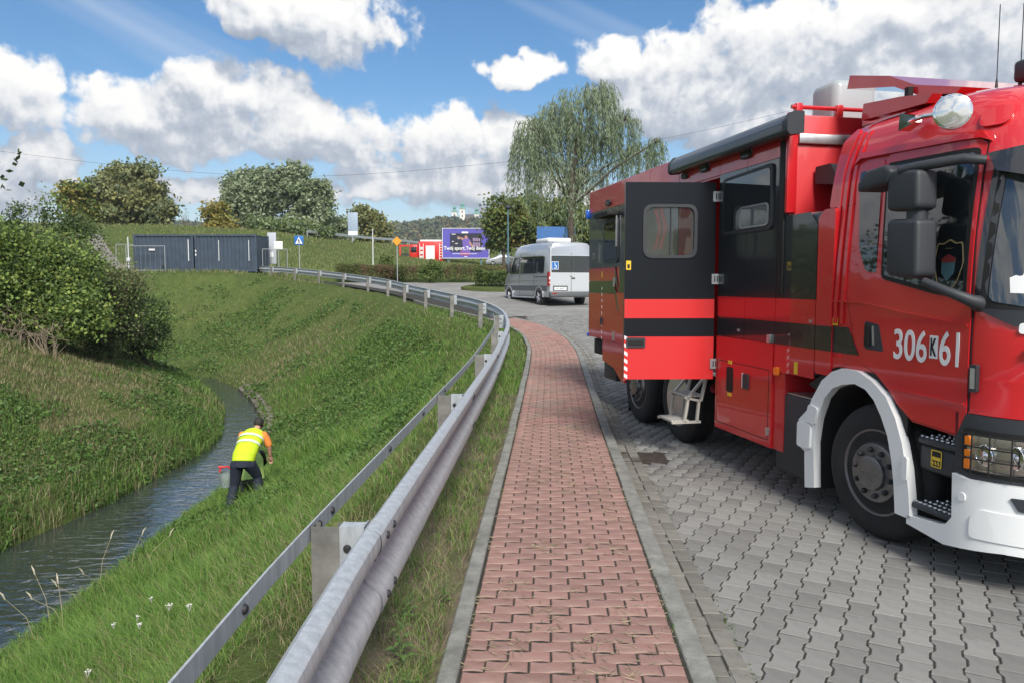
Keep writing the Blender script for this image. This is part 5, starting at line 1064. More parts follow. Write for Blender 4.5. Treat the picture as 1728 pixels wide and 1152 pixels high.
def hand(mb, w, d, side=1, curl=.5):
    """palm and five bent fingers from the wrist w along direction d"""
    w = Vector(w); d = Vector(d).normalized(); up = Vector((0, 0, 1)) if abs(d.z) < .8 else Vector((0, 1, 0)); a = d.cross(up).normalized(); b_ = a.cross(d)
    limb(mb, [w, w + d * .045, w + d * .085], [.028, .036, .034], 10)
    for k, (o_, L) in enumerate(((-.03, .06), (-.01, .075), (.011, .07), (.031, .055))):
        p0 = w + d * .09 + a * o_; p1 = p0 + d * L * .5 - b_ * .008; p2 = p1 + (d * (1 - curl) - b_ * curl).normalized() * L * .5; limb(mb, [p0 - d * .02, p1, p2], [.0105, .0098, .0085], 8)
    p0 = w + d * .03 + a * .034 * side; limb(mb, [p0, p0 + d * .03 + a * .03 * side, p0 + d * .062 + a * .034 * side - b_ * .012], [.013, .0115, .0095], 8)
m_skin = mat('skin', (.48, .27, .19), .6); m_vest = mat('hi_vis_yellow', (.50, .68, .015), .75, bump=1.0, bscale=11, var=.12, vscale=5); m_orange = mat('orange_shirt', (.72, .24, .045), .8, bump=.4, bscale=25); m_navy = mat('navy_trousers', (.012, .018, .035), .8, bump=1.0, bscale=11); m_hair = mat('dark_hair', (.02, .017, .014), .7, bump=.8, bscale=60); m_glove = mat('cyan_glove', (.03, .42, .55), .5); m_silv = mat('reflective_band', (.62, .72, .55), .4); m_boot = mat('dark_boot', (.02, .02, .022), .6)
px_, py_ = -4.56, 12.46; pz_ = float(height(np.array([px_ - .17]), np.array([py_]))[0]) - .02
p1_ = empty('person', (px_, py_, pz_), 0, 'person in yellow hi-vis vest and navy trousers bending over the creek bank', 'person')
body = MB()
torso(body, [((.04, .06, .86), .15, .10, .1), ((.05, .12, .98), .165, .11, .5), ((.06, .29, 1.09), .16, .11, .9), ((.075, .46, 1.20), .185, .115, 1.0), ((.08, .57, 1.27), .16, .09, 1.0), ((.09, .62, 1.31), .07, .06, 1.0)])
limb(body, [(.085, .59, 1.28), (.10, .69, 1.36)], [.06, .055]); ball(body, (.105, .76, 1.41), .078, .098, .105)
ball(body, (.105, .86, 1.385), .016, .022, .02, 8); ball(body, (.03, .75, 1.405), .012, .02, .03, 8); ball(body, (.18, .75, 1.405), .012, .02, .03, 8)
for pts, rad in (([(-.05, .08, .86), (-.12, .12, .48), (-.17, .0, .10), (-.17, .10, .04)], [.095, .062, .045, .045]), ([(.14, .10, .87), (.22, .26, .60), (.25, .20, .30), (.25, .30, .25)], [.095, .062, .045, .045]), ([(-.10, .51, 1.25), (-.19, .60, 1.05), (-.17, .72, .86)], [.055, .043, .032]), ([(.26, .51, 1.25), (.345, .53, 1.05), (.335, .60, .88)], [.055, .044, .033])): limb(body, pts, rad)
hand(body, (.335, .61, .865), (-.02, .25, -.5), -1); hand(body, (-.17, .73, .845), (.0, .3, -.5), 1)
rem('body', body, m_skin, p1_, .0095, 4)
v = MB(); torso(v, [((.05, .07, .885), .185, .15, .35), ((.055, .14, 1.0), .198, .15, .55), ((.06, .29, 1.10), .195, .145, .9), ((.075, .46, 1.215), .215, .15, 1.0), ((.08, .57, 1.285), .17, .11, 1.0), ((.085, .60, 1.315), .085, .075, 1.0)]); rem('vest', v, m_vest, p1_, .014, 5)
for k, (c_, wx, wd, pit) in enumerate(((((.062, .30, 1.112), .202, .153, .9)), (((.07, .41, 1.185), .216, .158, .98)))):
    bd = MB(); q = Vector((0, math.sin(pit), math.cos(pit))); n_ = 28; vs_ = []
    for s_ in (-1, 1):
        for sc_k in (1.0, 1.02):
            for j in range(n_): a = 2 * math.pi * j / n_; vs_.append((c_[0] + wx * sc_k * math.cos(a), c_[1] + wd * sc_k * math.sin(a) * math.cos(pit) + q.y * .024 * s_, c_[2] - wd * sc_k * math.sin(a) * math.sin(pit) + q.z * .024 * s_))
    fs_ = []
    for j in range(n_):
        j2 = (j + 1) % n_
        for (r0, r1) in ((0, 1), (1, 3), (3, 2), (2, 0)): fs_.append((r0 * n_ + j, r0 * n_ + j2, r1 * n_ + j2, r1 * n_ + j))
    bd.add(vs_, fs_); bd.build('reflective_band', m_silv, p1_, 60)
tr = MB(); torso(tr, [((.04, .06, .80), .175, .135, .1), ((.045, .08, .88), .185, .14, .3), ((.05, .12, .965), .180, .135, .5)])
limb(tr, [(-.055, .07, .84), (-.085, .10, .66), (-.12, .115, .47), (-.15, .04, .27), (-.17, .0, .09)], [.115, .098, .082, .076, .074]); limb(tr, [(.14, .09, .85), (.19, .20, .70), (.22, .265, .58), (.24, .23, .42), (.25, .20, .29)], [.115, .096, .080, .074, .07]); rem('trousers', tr, m_navy, p1_, .013, 4)
for side_, pts in (('l', [(.26, .50, 1.255), (.31, .52, 1.16), (.338, .53, 1.08)]), ('r', [(-.10, .50, 1.255), (-.15, .56, 1.15), (-.185, .595, 1.07)])): sl_ = MB(); limb(sl_, pts, [.072, .066, .062]); rem('sleeve', sl_, m_orange, p1_, .012, 3)
hr = MB(); ball(hr, (.105, .745, 1.425), .086, .103, .104); rem('hair', hr, m_hair, p1_, .012, 2)
for c_ in ((-.17, .07, .035), (.25, .27, .235)): bt = MB(); limb(bt, [(c_[0], c_[1] - .1, c_[2] + .02), (c_[0], c_[1] + .1, c_[2])], [.058, .05]); limb(bt, [(c_[0], c_[1] - .08, c_[2] + .1), (c_[0], c_[1] - .08, c_[2])], [.06, .06]); rem('boot', bt, m_boot, p1_, .012, 3)
gv = MB(); hand(gv, (-.17, .73, .845), (.0, .3, -.5), 1); go_ = rem('glove', gv, m_glove, p1_, .009, 1)
# second person crouching just beyond
qx, qy = -4.60, 13.25; qz = float(height(np.array([qx]), np.array([qy]))[0]) - .05
p2_ = empty('person', (qx, qy, qz), R(25), 'person in dark clothes and pale hi-vis vest crouching behind the bending one', 'person')
b2_ = MB(); torso(b2_, [((0, 0, .34), .15, .12, .1), ((0, .08, .48), .15, .11, .4), ((0, .18, .66), .17, .11, .5), ((0, .24, .78), .15, .09, .5), ((0, .27, .83), .06, .055, .4)]); limb(b2_, [(0, .26, .82), (0, .31, .90)], [.055, .05]); ball(b2_, (0, .36, .97), .076, .095, .105); ball(b2_, (0, .455, .95), .016, .02, .02, 8)
for pts, rad in (([(-.09, .02, .34), (-.14, .36, .40), (-.13, .12, .07), (-.13, .24, .03)], [.09, .06, .045, .04]), ([(.09, .02, .34), (.14, .36, .40), (.13, .12, .12), (.13, .24, .1)], [.09, .06, .045, .04]), ([(-.17, .22, .76), (-.26, .38, .56), (-.30, .56, .44)], [.053, .042, .032]), ([(.17, .22, .76), (.24, .38, .56), (.18, .58, .46)], [.053, .042, .032])): limb(b2_, pts, rad)
hand(b2_, (-.30, .57, .435), (-.1, .5, -.2), 1); hand(b2_, (.18, .59, .455), (-.1, .5, -.2), -1); rem('body', b2_, m_skin, p2_, .0095, 4)
m_darkfab = mat('dark_jacket', (.02, .024, .022), .8, bump=.4, bscale=16); m_pale = mat('pale_hi_vis', (.50, .72, .20), .7)
v2 = MB(); torso(v2, [((0, .0, .36), .20, .155, .1), ((0, .08, .50), .195, .15, .4), ((0, .18, .67), .205, .145, .5), ((0, .24, .79), .165, .10, .5)]); rem('vest', v2, m_pale, p2_, .014, 4)
j2_ = MB(); limb(j2_, [(-.17, .22, .77), (-.26, .38, .57), (-.29, .52, .46)], [.068, .056, .046]); rem('sleeve', j2_, m_darkfab, p2_, .012, 3); j2_ = MB(); limb(j2_, [(.17, .22, .77), (.24, .38, .57), (.19, .54, .47)], [.068, .056, .046]); rem('sleeve', j2_, m_darkfab, p2_, .012, 3)
t2_ = MB(); torso(t2_, [((0, -.02, .28), .19, .16, .1), ((0, 0, .38), .19, .155, .2)]); limb(t2_, [(-.09, .02, .33), (-.14, .36, .39), (-.13, .12, .10)], [.11, .085, .07]); limb(t2_, [(.09, .02, .33), (.14, .36, .39), (.13, .12, .15)], [.11, .085, .07]); rem('trousers', t2_, m_darkfab, p2_, .013, 4)
h2 = MB(); ball(h2, (0, .345, .985), .084, .10, .10); rem('hair', h2, m_hair, p2_, .012, 2)
for s_, d_ in (((-.30, .57, .435), (-.1, .5, -.2)), ((.18, .59, .455), (-.1, .5, -.2))): gg = MB(); hand(gg, s_, d_, 1 if s_[0] < 0 else -1); rem('glove', gg, m_glove, p2_, .009, 1)
# sample jug held over the water's edge
jg = empty('sample_jug', (px_ - .38, py_ + .42, pz_ + .36), R(20), 'clear plastic sample jug with a red handle held beside the bending person', 'jug')
m_clear = mat('clear_plastic', (.72, .80, .80), .12, trans=.75, alpha=.55)
MB().lathe([(.07, 0), (.085, .01), (.11, .26), (.105, .26), (.08, .02), (.0, .015)], 20, 'z').build('jug', m_clear, jg, 50)
MB().tube([(-.10, 0, .27), (-.07, 0, .35), (.04, 0, .36), (.10, 0, .27)], .016, 8).build('handle', mat('red_plastic', (.55, .02, .03), .4), jg, 60)
MB().tube([(-.12, 0, .36), (-.02, 0, .355)], .02, 8).build('handle_grip', MATS['red_plastic'], jg, 60)
# ------------------------------------------------------------------ vegetation
def at(px, py, Yd): return np.array([(px - 864) / 1280 * Yd, Yd, 1.72 + (478 - py) / 1280 * Yd])
def unit(v): return v / np.maximum(np.linalg.norm(v, axis=-1, keepdims=True), 1e-9)
def leaf_quads(c, L, Wd, rng, axis=None, up=.3):
    """one diamond per leaf; returns vertices and faces"""
    n = len(c); a = rng.normal(size=(n, 3)) if axis is None else axis + rng.normal(size=(n, 3)) * .35; a = unit(a)
    b_ = rng.normal(size=(n, 3)); b_ = unit(np.cross(a, b_)); L = np.broadcast_to(L, n)[:, None]; Wd = np.broadcast_to(Wd, n)[:, None]
    V = np.stack([c - a * L / 2, c + b_ * Wd / 2, c + a * L / 2, c - b_ * Wd / 2], 1).reshape(-1, 3); F_ = np.arange(n * 4).reshape(n, 4); return V, F_
def mixcol(rng, n, pal, k=None):
    """per-leaf colours between palette entries"""
    pal = np.array(pal); i = rng.integers(0, len(pal), n) if k is None else k; j = rng.integers(0, len(pal), n); t_ = rng.random((n, 1)) * .6; return pal[i] * (1 - t_) + pal[j] * t_
m_leaf = attr_mat('leaf', .55, .30); m_blade = attr_mat('grass_blade', .6, .35); m_bark = mat('bark', (.075, .06, .045), .95, var=.4, vscale=6, bump=.8, bscale=14)
def crown(rng, blobs, n, clump=.55, clumps=None):
    """points in clumps through the volume of ellipsoids (c, r), denser near their surface"""
    vol = np.array([r[0] * r[1] * r[2] for c, r in blobs]) ** .67; pr = vol / vol.sum(); K = clumps or max(20, n // 90)
    bi = rng.choice(len(blobs), K, p=pr); C_ = np.array([blobs[i][0] for i in bi]); R_ = np.array([blobs[i][1] for i in bi]); d = unit(rng.normal(size=(K, 3))); rad = rng.random((K, 1)) ** .38
    cc = C_ + d * R_ * rad; ci = rng.integers(0, K, n); sp_ = clump * (.6 + .8 * rng.random((K, 1)))
    return cc[ci] + rng.normal(size=(n, 3)) * sp_[ci] * np.array([1, 1, .75]), ci, K
def make_tree(name, label, base, blobs, n, L, Wd, pal, seed, cat='tree', group=None, trunk=.25, clump=.55, bark=None, sub=True, trunk_h=None):
    rng = np.random.default_rng(seed); base = np.array(base, float); root = empty(name, tuple(base), 0, label, cat, group)
    pts, ci, K = crown(rng, [(np.array(c) - base, np.array(r)) for c, r in blobs], n, clump)
    pts = pts[pts[:, 2] > .02]; n = len(pts)
    kcol = rng.integers(0, len(pal), K)[ci[:n]]; col = mixcol(rng, n, pal, kcol) * (.75 + .5 * rng.random((K, 1)))[ci[:n]]
    V, F_ = leaf_quads(pts, L * (.7 + .6 * rng.random(n)), Wd * (.7 + .6 * rng.random(n)), rng)
    link('crown', np_mesh('crown', V, F_, np.repeat(col, 4, 0)), m_leaf, root)
    bk = bark or m_bark; mb = MB(); top = np.mean([np.array(c) for c, r in blobs], 0) - base
    h = trunk_h or max(top[2] * .8, .4); mid = np.array([top[0] * .4, top[1] * .4, h])
    mb.tube([(0, 0, -.4), (0, 0, .1), tuple(mid * .5), tuple(mid)], [trunk * 1.3, trunk, trunk * .8, trunk * .55], 10); mb.build('trunk', bk, root, 60)
    for c, r in blobs:
        c = np.array(c) - base; s_ = mid * rng.uniform(.45, .95)
        q = MB(); m_ = (s_ + c) / 2 + rng.normal(size=3) * .15 * np.linalg.norm(c - s_); q.tube([tuple(s_), tuple(m_), tuple(c), tuple(c + np.array([0, 0, r[2] * .5]))], [trunk * .4, trunk * .28, trunk * .16, trunk * .05], 6); q.build('limb', bk, root, 60)
    return root
def blobs_px(lst, Yd, depth=.8):
    out = []
    for (px, py, rx, ry) in lst:
        s = Yd / 1280; out.append((at(px, py, Yd) + np.array([0, random.uniform(-.3, .3) * rx * s, 0]), (rx * s, rx * s * depth, ry * s)))
    return out
def ground_at(x, y): return float(height(np.array([x]), np.array([y]))[0])
OAK = [(0.186, 0.212, 0.1), (0.243, 0.26, 0.112), (0.146, 0.183, 0.089), (0.276, 0.27, 0.1), (0.162, 0.212, 0.122)]
POP = [(0.215, 0.268, 0.151), (0.3, 0.354, 0.225), (0.182, 0.235, 0.118), (0.365, 0.408, 0.278), (0.235, 0.3, 0.161)]
YEL = [(0.31, 0.264, 0.062), (0.232, 0.232, 0.062), (0.171, 0.194, 0.054), (0.372, 0.295, 0.078)]
GRN = [(0.106, 0.167, 0.044), (0.141, 0.202, 0.053), (0.088, 0.141, 0.044), (0.176, 0.211, 0.062)]
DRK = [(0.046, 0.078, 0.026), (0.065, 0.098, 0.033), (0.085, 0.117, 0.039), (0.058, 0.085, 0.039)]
Yo = 96
make_tree('oak_tree', 'broad rounded olive-brown tree on the levee at the far left', (*at(235, 0, Yo)[:2], 7.4), blobs_px([(215, 330, 62, 42), (250, 350, 48, 36), (180, 345, 42, 34), (235, 310, 40, 30), (280, 360, 24, 24), (205, 300, 30, 22), (200, 368, 50, 16)], Yo), 30000, .5, .34, OAK, 1, trunk=.4, clump=.5)
make_tree('yellowing_tree', 'small yellowish tree leaning out left of the broad olive tree', (*at(140, 0, Yo - 3)[:2], 7.2), blobs_px([(140, 340, 24, 26), (155, 362, 24, 16), (128, 330, 14, 14)], Yo - 3), 5000, .5, .34, YEL + GRN, 2, trunk=.2)
Yp = 108
make_tree('poplar_tree', 'silvery green spreading poplar left of the levee poplar pair', (*at(440, 0, Yp)[:2], 7.4), blobs_px([(430, 345, 42, 44), (410, 330, 26, 34), (448, 320, 26, 30), (425, 380, 44, 22), (395, 322, 10, 22), (428, 300, 7, 14), (452, 298, 8, 16), (405, 305, 6, 12), (388, 345, 10, 14)], Yp), 20000, .62, .3, POP, 3, trunk=.35, clump=.45, group='poplars on the levee')
make_tree('poplar_tree', 'silvery green spreading poplar right of the levee poplar pair', (*at(510, 0, Yp)[:2], 7.4), blobs_px([(510, 345, 42, 46), (495, 318, 26, 28), (535, 335, 28, 36), (540, 375, 30, 26), (500, 385, 50, 18), (500, 297, 8, 14), (520, 300, 7, 13), (478, 306, 8, 16), (548, 312, 9, 18)], Yp), 20000, .62, .3, POP, 4, trunk=.35, clump=.45, group='poplars on the levee')
make_tree('yellow_shrub', 'yellow-green shrub at the foot of the poplar pair, beside the bare tree', (*at(375, 0, Yp - 4)[:2], 7.3), blobs_px([(372, 365, 16, 24), (385, 385, 24, 14)], Yp - 4), 3500, .5, .32, YEL, 5, cat='shrub', trunk=.12)
make_tree('dull_shrub', 'low dull green shrub spreading below the poplar pair', (*at(470, 0, Yp - 8)[:2], 7.0), blobs_px([(450, 390, 30, 16), (500, 392, 36, 14), (545, 396, 26, 12)], Yp - 8), 6000, .5, .3, POP[:3] + GRN, 6, cat='shrub', trunk=.12)
make_tree('maple_tree', 'small rounded yellow-brown tree behind the levee road', (*at(632, 0, 122)[:2], 7.6), blobs_px([(625, 380, 22, 26), (612, 365, 14, 20), (645, 395, 20, 18), (630, 405, 28, 12)], 122), 9000, .5, .36, YEL[:3] + OAK, 7, trunk=.25)
make_tree('grey_shrub', 'greyish low shrub between the poplars and the yellow-brown tree', (*at(582, 0, 112)[:2], 7.3), blobs_px([(575, 388, 22, 18), (560, 400, 22, 10)], 112), 3500, .5, .3, POP, 8, cat='shrub', trunk=.12)
# bare tree
bt = empty('bare_tree', (*at(315, 0, 97)[:2], 7.4), 0, 'leafless dead tree standing between the broad tree and the poplars', 'tree'); rng = np.random.default_rng(5)
MB().tube([(0, 0, -.4), (.03, 0, 1.2), (0, 0, 2.2)], [.13, .09, .06], 8).build('trunk', mat('dead_wood', (.20, .17, .14), .9), bt, 60)
for k in range(11):
    a = rng.uniform(-1, 1) * .9; h0 = rng.uniform(.8, 2.1); L = rng.uniform(1.0, 2.2); MB().tube([(0, 0, h0), (a * L * .35, rng.uniform(-.3, .3), h0 + L * .5), (a * L * .55, rng.uniform(-.4, .4), h0 + L)], [.045, .028, .01], 5).build('branch', MATS['dead_wood'], bt)
# trees behind the minibus
Yb = 84
make_tree('ash_tree', 'loose yellow-green tree beside the street lamp, left of the willow', (*at(850, 0, Yb)[:2], ground_at(at(850, 0, Yb)[0], Yb)), blobs_px([(850, 355, 26, 26), (838, 375, 20, 24), (870, 385, 28, 30), (845, 405, 26, 16)], Yb), 9000, .4, .26, YEL + GRN + GRN, 9, trunk=.2, clump=.45)
make_tree('ash_tree', 'dense green tree behind the willow trunk, above the minibus', (*at(925, 0, Yb + 4)[:2], ground_at(5, Yb + 4)), blobs_px([(905, 385, 34, 30), (940, 375, 34, 36), (985, 385, 34, 34), (900, 350, 22, 20)], Yb + 4), 13000, .45, .3, GRN + YEL[1:3], 10, trunk=.25, clump=.5)
make_tree('ash_tree', 'green tree beyond the rear of the truck, right of the willow trunk', (*at(1035, 0, Yb + 6)[:2], ground_at(12, Yb + 6)), blobs_px([(1035, 395, 46, 40), (1010, 380, 30, 30)], Yb + 6), 7000, .45, .3, GRN, 11, trunk=.25)
# weeping willow
rng = np.random.default_rng(21); Yw = 62.0; wx = at(968, 0, Yw)[0]; wz = float(G(Yw)); wil = empty('willow_tree', (wx, Yw, wz), 0, 'tall weeping willow with hanging grey-green strands behind the minibus', 'tree')
O = np.array([wx, Yw, wz])
lobes = [(985, 190, 62, 48), (1012, 165, 28, 28), (935, 205, 42, 36), (900, 232, 34, 34), (885, 260, 24, 26), (1050, 215, 30, 34), (1078, 262, 34, 26), (1100, 252, 16, 14), (960, 230, 60, 40), (1010, 245, 54, 36), (930, 285, 40, 24), (990, 300, 36, 22)]
tm = np.array([-.35, 0, 6.2])
MB().tube([(0, 0, -.4), (0, 0, .5), (-.25, 0, 3.2), tuple(tm), (-.1, 0, 8.6)], [.42, .34, .30, .24, .14], 10).build('trunk', m_bark, wil, 60)
leafP = []; leafA = []; leafC = []
WIL = np.array([(.165, .215, .125), (.20, .25, .155), (.14, .18, .10), (.24, .28, .19), (.17, .22, .11)])
for li, (px, py, rx, ry) in enumerate(lobes):
    c = at(px, py, Yw) - O; s = Yw / 1280; r = np.array([rx * s, rx * s * .85, ry * s]); c[1] += rng.uniform(-1.5, 1.5) if li else 0
    st_ = tm * rng.uniform(.75, 1.25); md = (st_ + c) / 2 + np.array([0, 0, .6]); q = MB(); q.tube([tuple(st_), tuple(md), tuple(c + np.array([0, 0, r[2] * .3])), tuple(c + np.array([0, 0, r[2] * .8]))], [.12, .085, .05, .02], 6); q.build('limb', m_bark, wil, 60)
    ns = int(27 * rx * ry / 400) + 42
    for k in range(ns):
        d = rng.normal(size=3); d /= np.linalg.norm(d); d[2] = abs(d[2]) * .9; p = c + d * r * rng.uniform(.55, 1.0); Ls = rng.uniform(1.4, 4.4) * (1.3 if py > 230 else 1.0); nl = int(Ls * 6.5); out = unit(np.array([d[0], d[1], 0.]))
        tt = np.sort(rng.random(nl)); pos = p + np.outer(np.sin(tt * 1.5) * .55 * rng.uniform(.3, 1.2), out) + np.outer(-tt ** 1.25 * Ls, [0, 0, 1]) + rng.normal(size=(nl, 3)) * .06
        leafP.append(pos); leafA.append(np.tile(np.array([0, 0, -1.]) + out * .25, (nl, 1))); leafC.append(np.clip(WIL[rng.integers(0, 5)] * rng.uniform(.95, 1.4) * (.85 + .3 * rng.random((nl, 1))), 0, 1))
    for k in range(5):
        d = rng.normal(size=3); d[2] = abs(d[2]); d /= np.linalg.norm(d); e_ = c + d * r * .9; q = MB(); q.tube([tuple(c), tuple((c + e_) / 2 + np.array([0, 0, .25])), tuple(e_)], [.04, .025, .01], 5); q.build('branch', m_bark, wil)
P_ = np.vstack(leafP); V, F_ = leaf_quads(P_, .42 * (.7 + .6 * rng.random(len(P_))), .058, rng, np.vstack(leafA)); link('crown', np_mesh('crown', V, F_, np.repeat(np.vstack(leafC), 4, 0)), m_leaf, wil)
# ------------------------------------------------------------------ bushes on the left bank
def bush(name, label, base, blobs, n, L, Wd, pal, seed, group='bushes on the left bank'):
    b_ = make_tree(name, label, base, blobs, n, L, Wd, pal, seed, cat='bush', group=group, trunk=.07, clump=.24, trunk_h=1.0); return b_
BSH = [(0.105, 0.174, 0.046), (0.14, 0.22, 0.059), (0.081, 0.128, 0.046), (0.198, 0.279, 0.069), (0.117, 0.164, 0.069)]
LIM = [(0.293, 0.39, 0.086), (0.22, 0.318, 0.073), (0.146, 0.22, 0.061), (0.366, 0.415, 0.11)]
BRN = [(0.206, 0.176, 0.103), (0.155, 0.145, 0.083), (0.103, 0.114, 0.062), (0.124, 0.155, 0.062)]
bush('leafy_bush', 'large leafy green bush at the left edge above the creek', (-14.6, 22.6, ground_at(-14.6, 22.6)), [((-14.9, 23, 1.3), (1.5, 1.3, 1.1)), ((-13.9, 23.2, .9), (1.2, 1.1, .9)), ((-14.2, 23.6, 2.1), (1.3, 1.2, .9)), ((-15.6, 23, 2.3), (1.4, 1.2, 1.1)), ((-13.2, 23.4, .6), (.7, .8, .7)), ((-16.5, 23.5, 1.2), (1.3, 1.2, 1.3))], 36000, .12, .085, LIM + BSH, 31)
bush('twiggy_bush', 'brownish twiggy bush in the middle of the left bank bushes', (-13.6, 25.6, ground_at(-13.6, 25.6)), [((-13.6, 25.6, .7), (1.0, 1.0, 1.3)), ((-13.9, 25.8, 1.3), (1.0, 1.1, 1.0)), ((-15.1, 26, 2.4), (1.0, 1.2, .8)), ((-13.0, 25.4, 1.5), (.6, .7, .7))], 20000, .11, .06, BRN + BSH[:2], 32)
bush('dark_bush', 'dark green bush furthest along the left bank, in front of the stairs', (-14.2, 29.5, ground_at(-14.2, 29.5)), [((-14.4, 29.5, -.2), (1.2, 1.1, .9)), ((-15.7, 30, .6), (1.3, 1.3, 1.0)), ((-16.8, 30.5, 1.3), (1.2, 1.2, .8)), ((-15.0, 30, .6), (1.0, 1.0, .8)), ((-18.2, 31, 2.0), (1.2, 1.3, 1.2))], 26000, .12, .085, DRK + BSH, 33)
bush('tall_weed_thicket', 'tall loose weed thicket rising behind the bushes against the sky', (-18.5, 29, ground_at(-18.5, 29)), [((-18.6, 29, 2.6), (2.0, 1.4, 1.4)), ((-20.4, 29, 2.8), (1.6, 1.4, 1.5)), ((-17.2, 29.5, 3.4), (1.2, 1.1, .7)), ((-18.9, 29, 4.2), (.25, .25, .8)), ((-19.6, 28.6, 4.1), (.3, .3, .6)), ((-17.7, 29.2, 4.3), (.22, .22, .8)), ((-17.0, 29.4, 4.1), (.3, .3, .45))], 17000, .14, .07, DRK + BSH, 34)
# stems at the bush foot
tw = MB(); rng = np.random.default_rng(3)
for k in range(70):
    x = rng.uniform(-16, -13.2); y = 22.2 + rng.uniform(-.3, .5); z = ground_at(x, y); h_ = rng.uniform(.5, 1.3); tw.tube([(x, y, z), (x + rng.normal() * .25, y + rng.normal() * .1, z + h_ * .6), (x + rng.normal() * .5, y, z + h_)], [.012, .009, .004], 4, False)
o = link('bare_twigs', tw.mesh('bare_twigs'), mat('pale_twig', (.26, .21, .15), .9)); tag(o, 'tangle of pale bare twigs at the foot of the leafy bush', 'twigs', kind='stuff')
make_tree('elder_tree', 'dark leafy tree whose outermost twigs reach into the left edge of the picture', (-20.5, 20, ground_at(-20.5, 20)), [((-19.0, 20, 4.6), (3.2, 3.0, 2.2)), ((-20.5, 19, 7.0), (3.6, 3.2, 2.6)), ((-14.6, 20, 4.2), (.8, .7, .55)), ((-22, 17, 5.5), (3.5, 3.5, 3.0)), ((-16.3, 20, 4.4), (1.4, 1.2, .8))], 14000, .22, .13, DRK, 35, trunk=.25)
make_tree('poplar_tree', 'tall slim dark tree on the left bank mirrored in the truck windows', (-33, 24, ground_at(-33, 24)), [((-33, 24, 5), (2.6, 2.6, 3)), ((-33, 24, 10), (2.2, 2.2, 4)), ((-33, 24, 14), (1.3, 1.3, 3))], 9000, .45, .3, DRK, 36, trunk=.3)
# ------------------------------------------------------------------ hedges
def hedge(label, pts, w, h, n, pal, seed, L=.1):
    rng = np.random.default_rng(seed); P_ = np.array(pts, float); root = empty('hedge', (P_[0][0], P_[0][1], float(G(P_[0][1]))), 0, label, 'hedge', 'low hedges along the parking area')
    s = rng.random(n) * (len(P_) - 1); i = s.astype(int); f_ = (s - i)[:, None]; c = P_[i] * (1 - f_) + P_[np.minimum(i + 1, len(P_) - 1)] * f_; t_ = unit(P_[-1] - P_[0]); r = np.array([t_[1], -t_[0]])
    x = c + r * ((rng.random((n, 1)) - .5) * w) * 1.0; bump_ = .75 + .35 * vnoise(x[:, 0] * 1.0 + 50, x[:, 1] + 90, .8, seed)
    z = np.array(G(x[:, 1])) + h * bump_ * np.sqrt(rng.random(n)); pts3 = np.stack([x[:, 0], x[:, 1], z], 1) - np.array(root.location)
    k = (vnoise(x[:, 0] + 40, x[:, 1] + 70, 1.1, seed + 3) * len(pal)).astype(int) % len(pal); V, F_ = leaf_quads(pts3, L * (.7 + .6 * rng.random(n)), L * .6, rng); link('foliage', np_mesh('foliage', V, F_, np.repeat(mixcol(rng, n, pal, k), 4, 0)), m_leaf, root)
    st_ = MB()
    for q in np.linspace(0, len(P_) - 1.001, int(np.linalg.norm(P_[-1] - P_[0]) * 3)):
        i = int(q); c = P_[i] * (1 - q + i) + P_[i + 1] * (q - i); z = float(G(c[1])); st_.tube([(c[0], c[1], z - .1), (c[0] + rng.normal() * .1, c[1], z + h * .7)], [.02, .008], 4)
    o = link('stems', st_.mesh('stems'), m_bark, root); o.location = tuple(-np.array(root.location)); o['kind'] = 'stuff'; return root
HB = [(0.145, 0.109, 0.051), (0.123, 0.138, 0.043), (0.094, 0.123, 0.036), (0.189, 0.123, 0.072), (0.109, 0.145, 0.043)]
hedge('long low reddish-brown hedge in front of the fire engine and billboard', [(-11.5, 50.0), (-7.4, 49.0), (-2.0, 48.0), (.5, 47.6)], 1.1, .95, 16000, HB, 41)
hedge('shorter green hedge beside the front of the minibus', [(-2.05, 42.5), (.2, 42.0), (6.5, 41.0)], 1.3, 1.05, 16000, GRN + HB[:2], 42)
make_tree('round_shrub', 'small round green shrub in the low hedge beside the orange sign', (-8.4, 50.5, float(G(50.5))), [((-8.4, 50.5, 2.75), (.7, .6, .65)), ((-7.6, 50.3, 2.5), (.5, .5, .4))], 2500, .13, .09, GRN, 43, cat='shrub', trunk=.05, clump=.15)
make_tree('round_shrub', 'small round green shrub growing in the hedge before the fire engine', (-5.1, 47.3, float(G(47.3))), [((-5.1, 47.3, 2.45), (.75, .6, .5))], 2500, .13, .09, GRN, 44, cat='shrub', trunk=.05, clump=.15)
# kerbed green island under the nearer hedge
isl = MB(); ic = [(-2.9, 41.4), (-1.5, 40.2), (2, 39.6), (8, 38.8), (8, 43), (-2.4, 43.6)]; ic = rpoly(ic, .6, 4); mb = MB(); n = len(ic); vs_ = [(x, y, float(G(y)) - .2) for x, y in ic] + [(x, y, float(G(y)) + .05) for x, y in ic]; mb.add(vs_, [tuple(range(n, 2 * n))] + [(i, (i + 1) % n, n + (i + 1) % n, n + i) for i in range(n)]); tag(mb.build('planting_bed', m_ground), kind='structure')
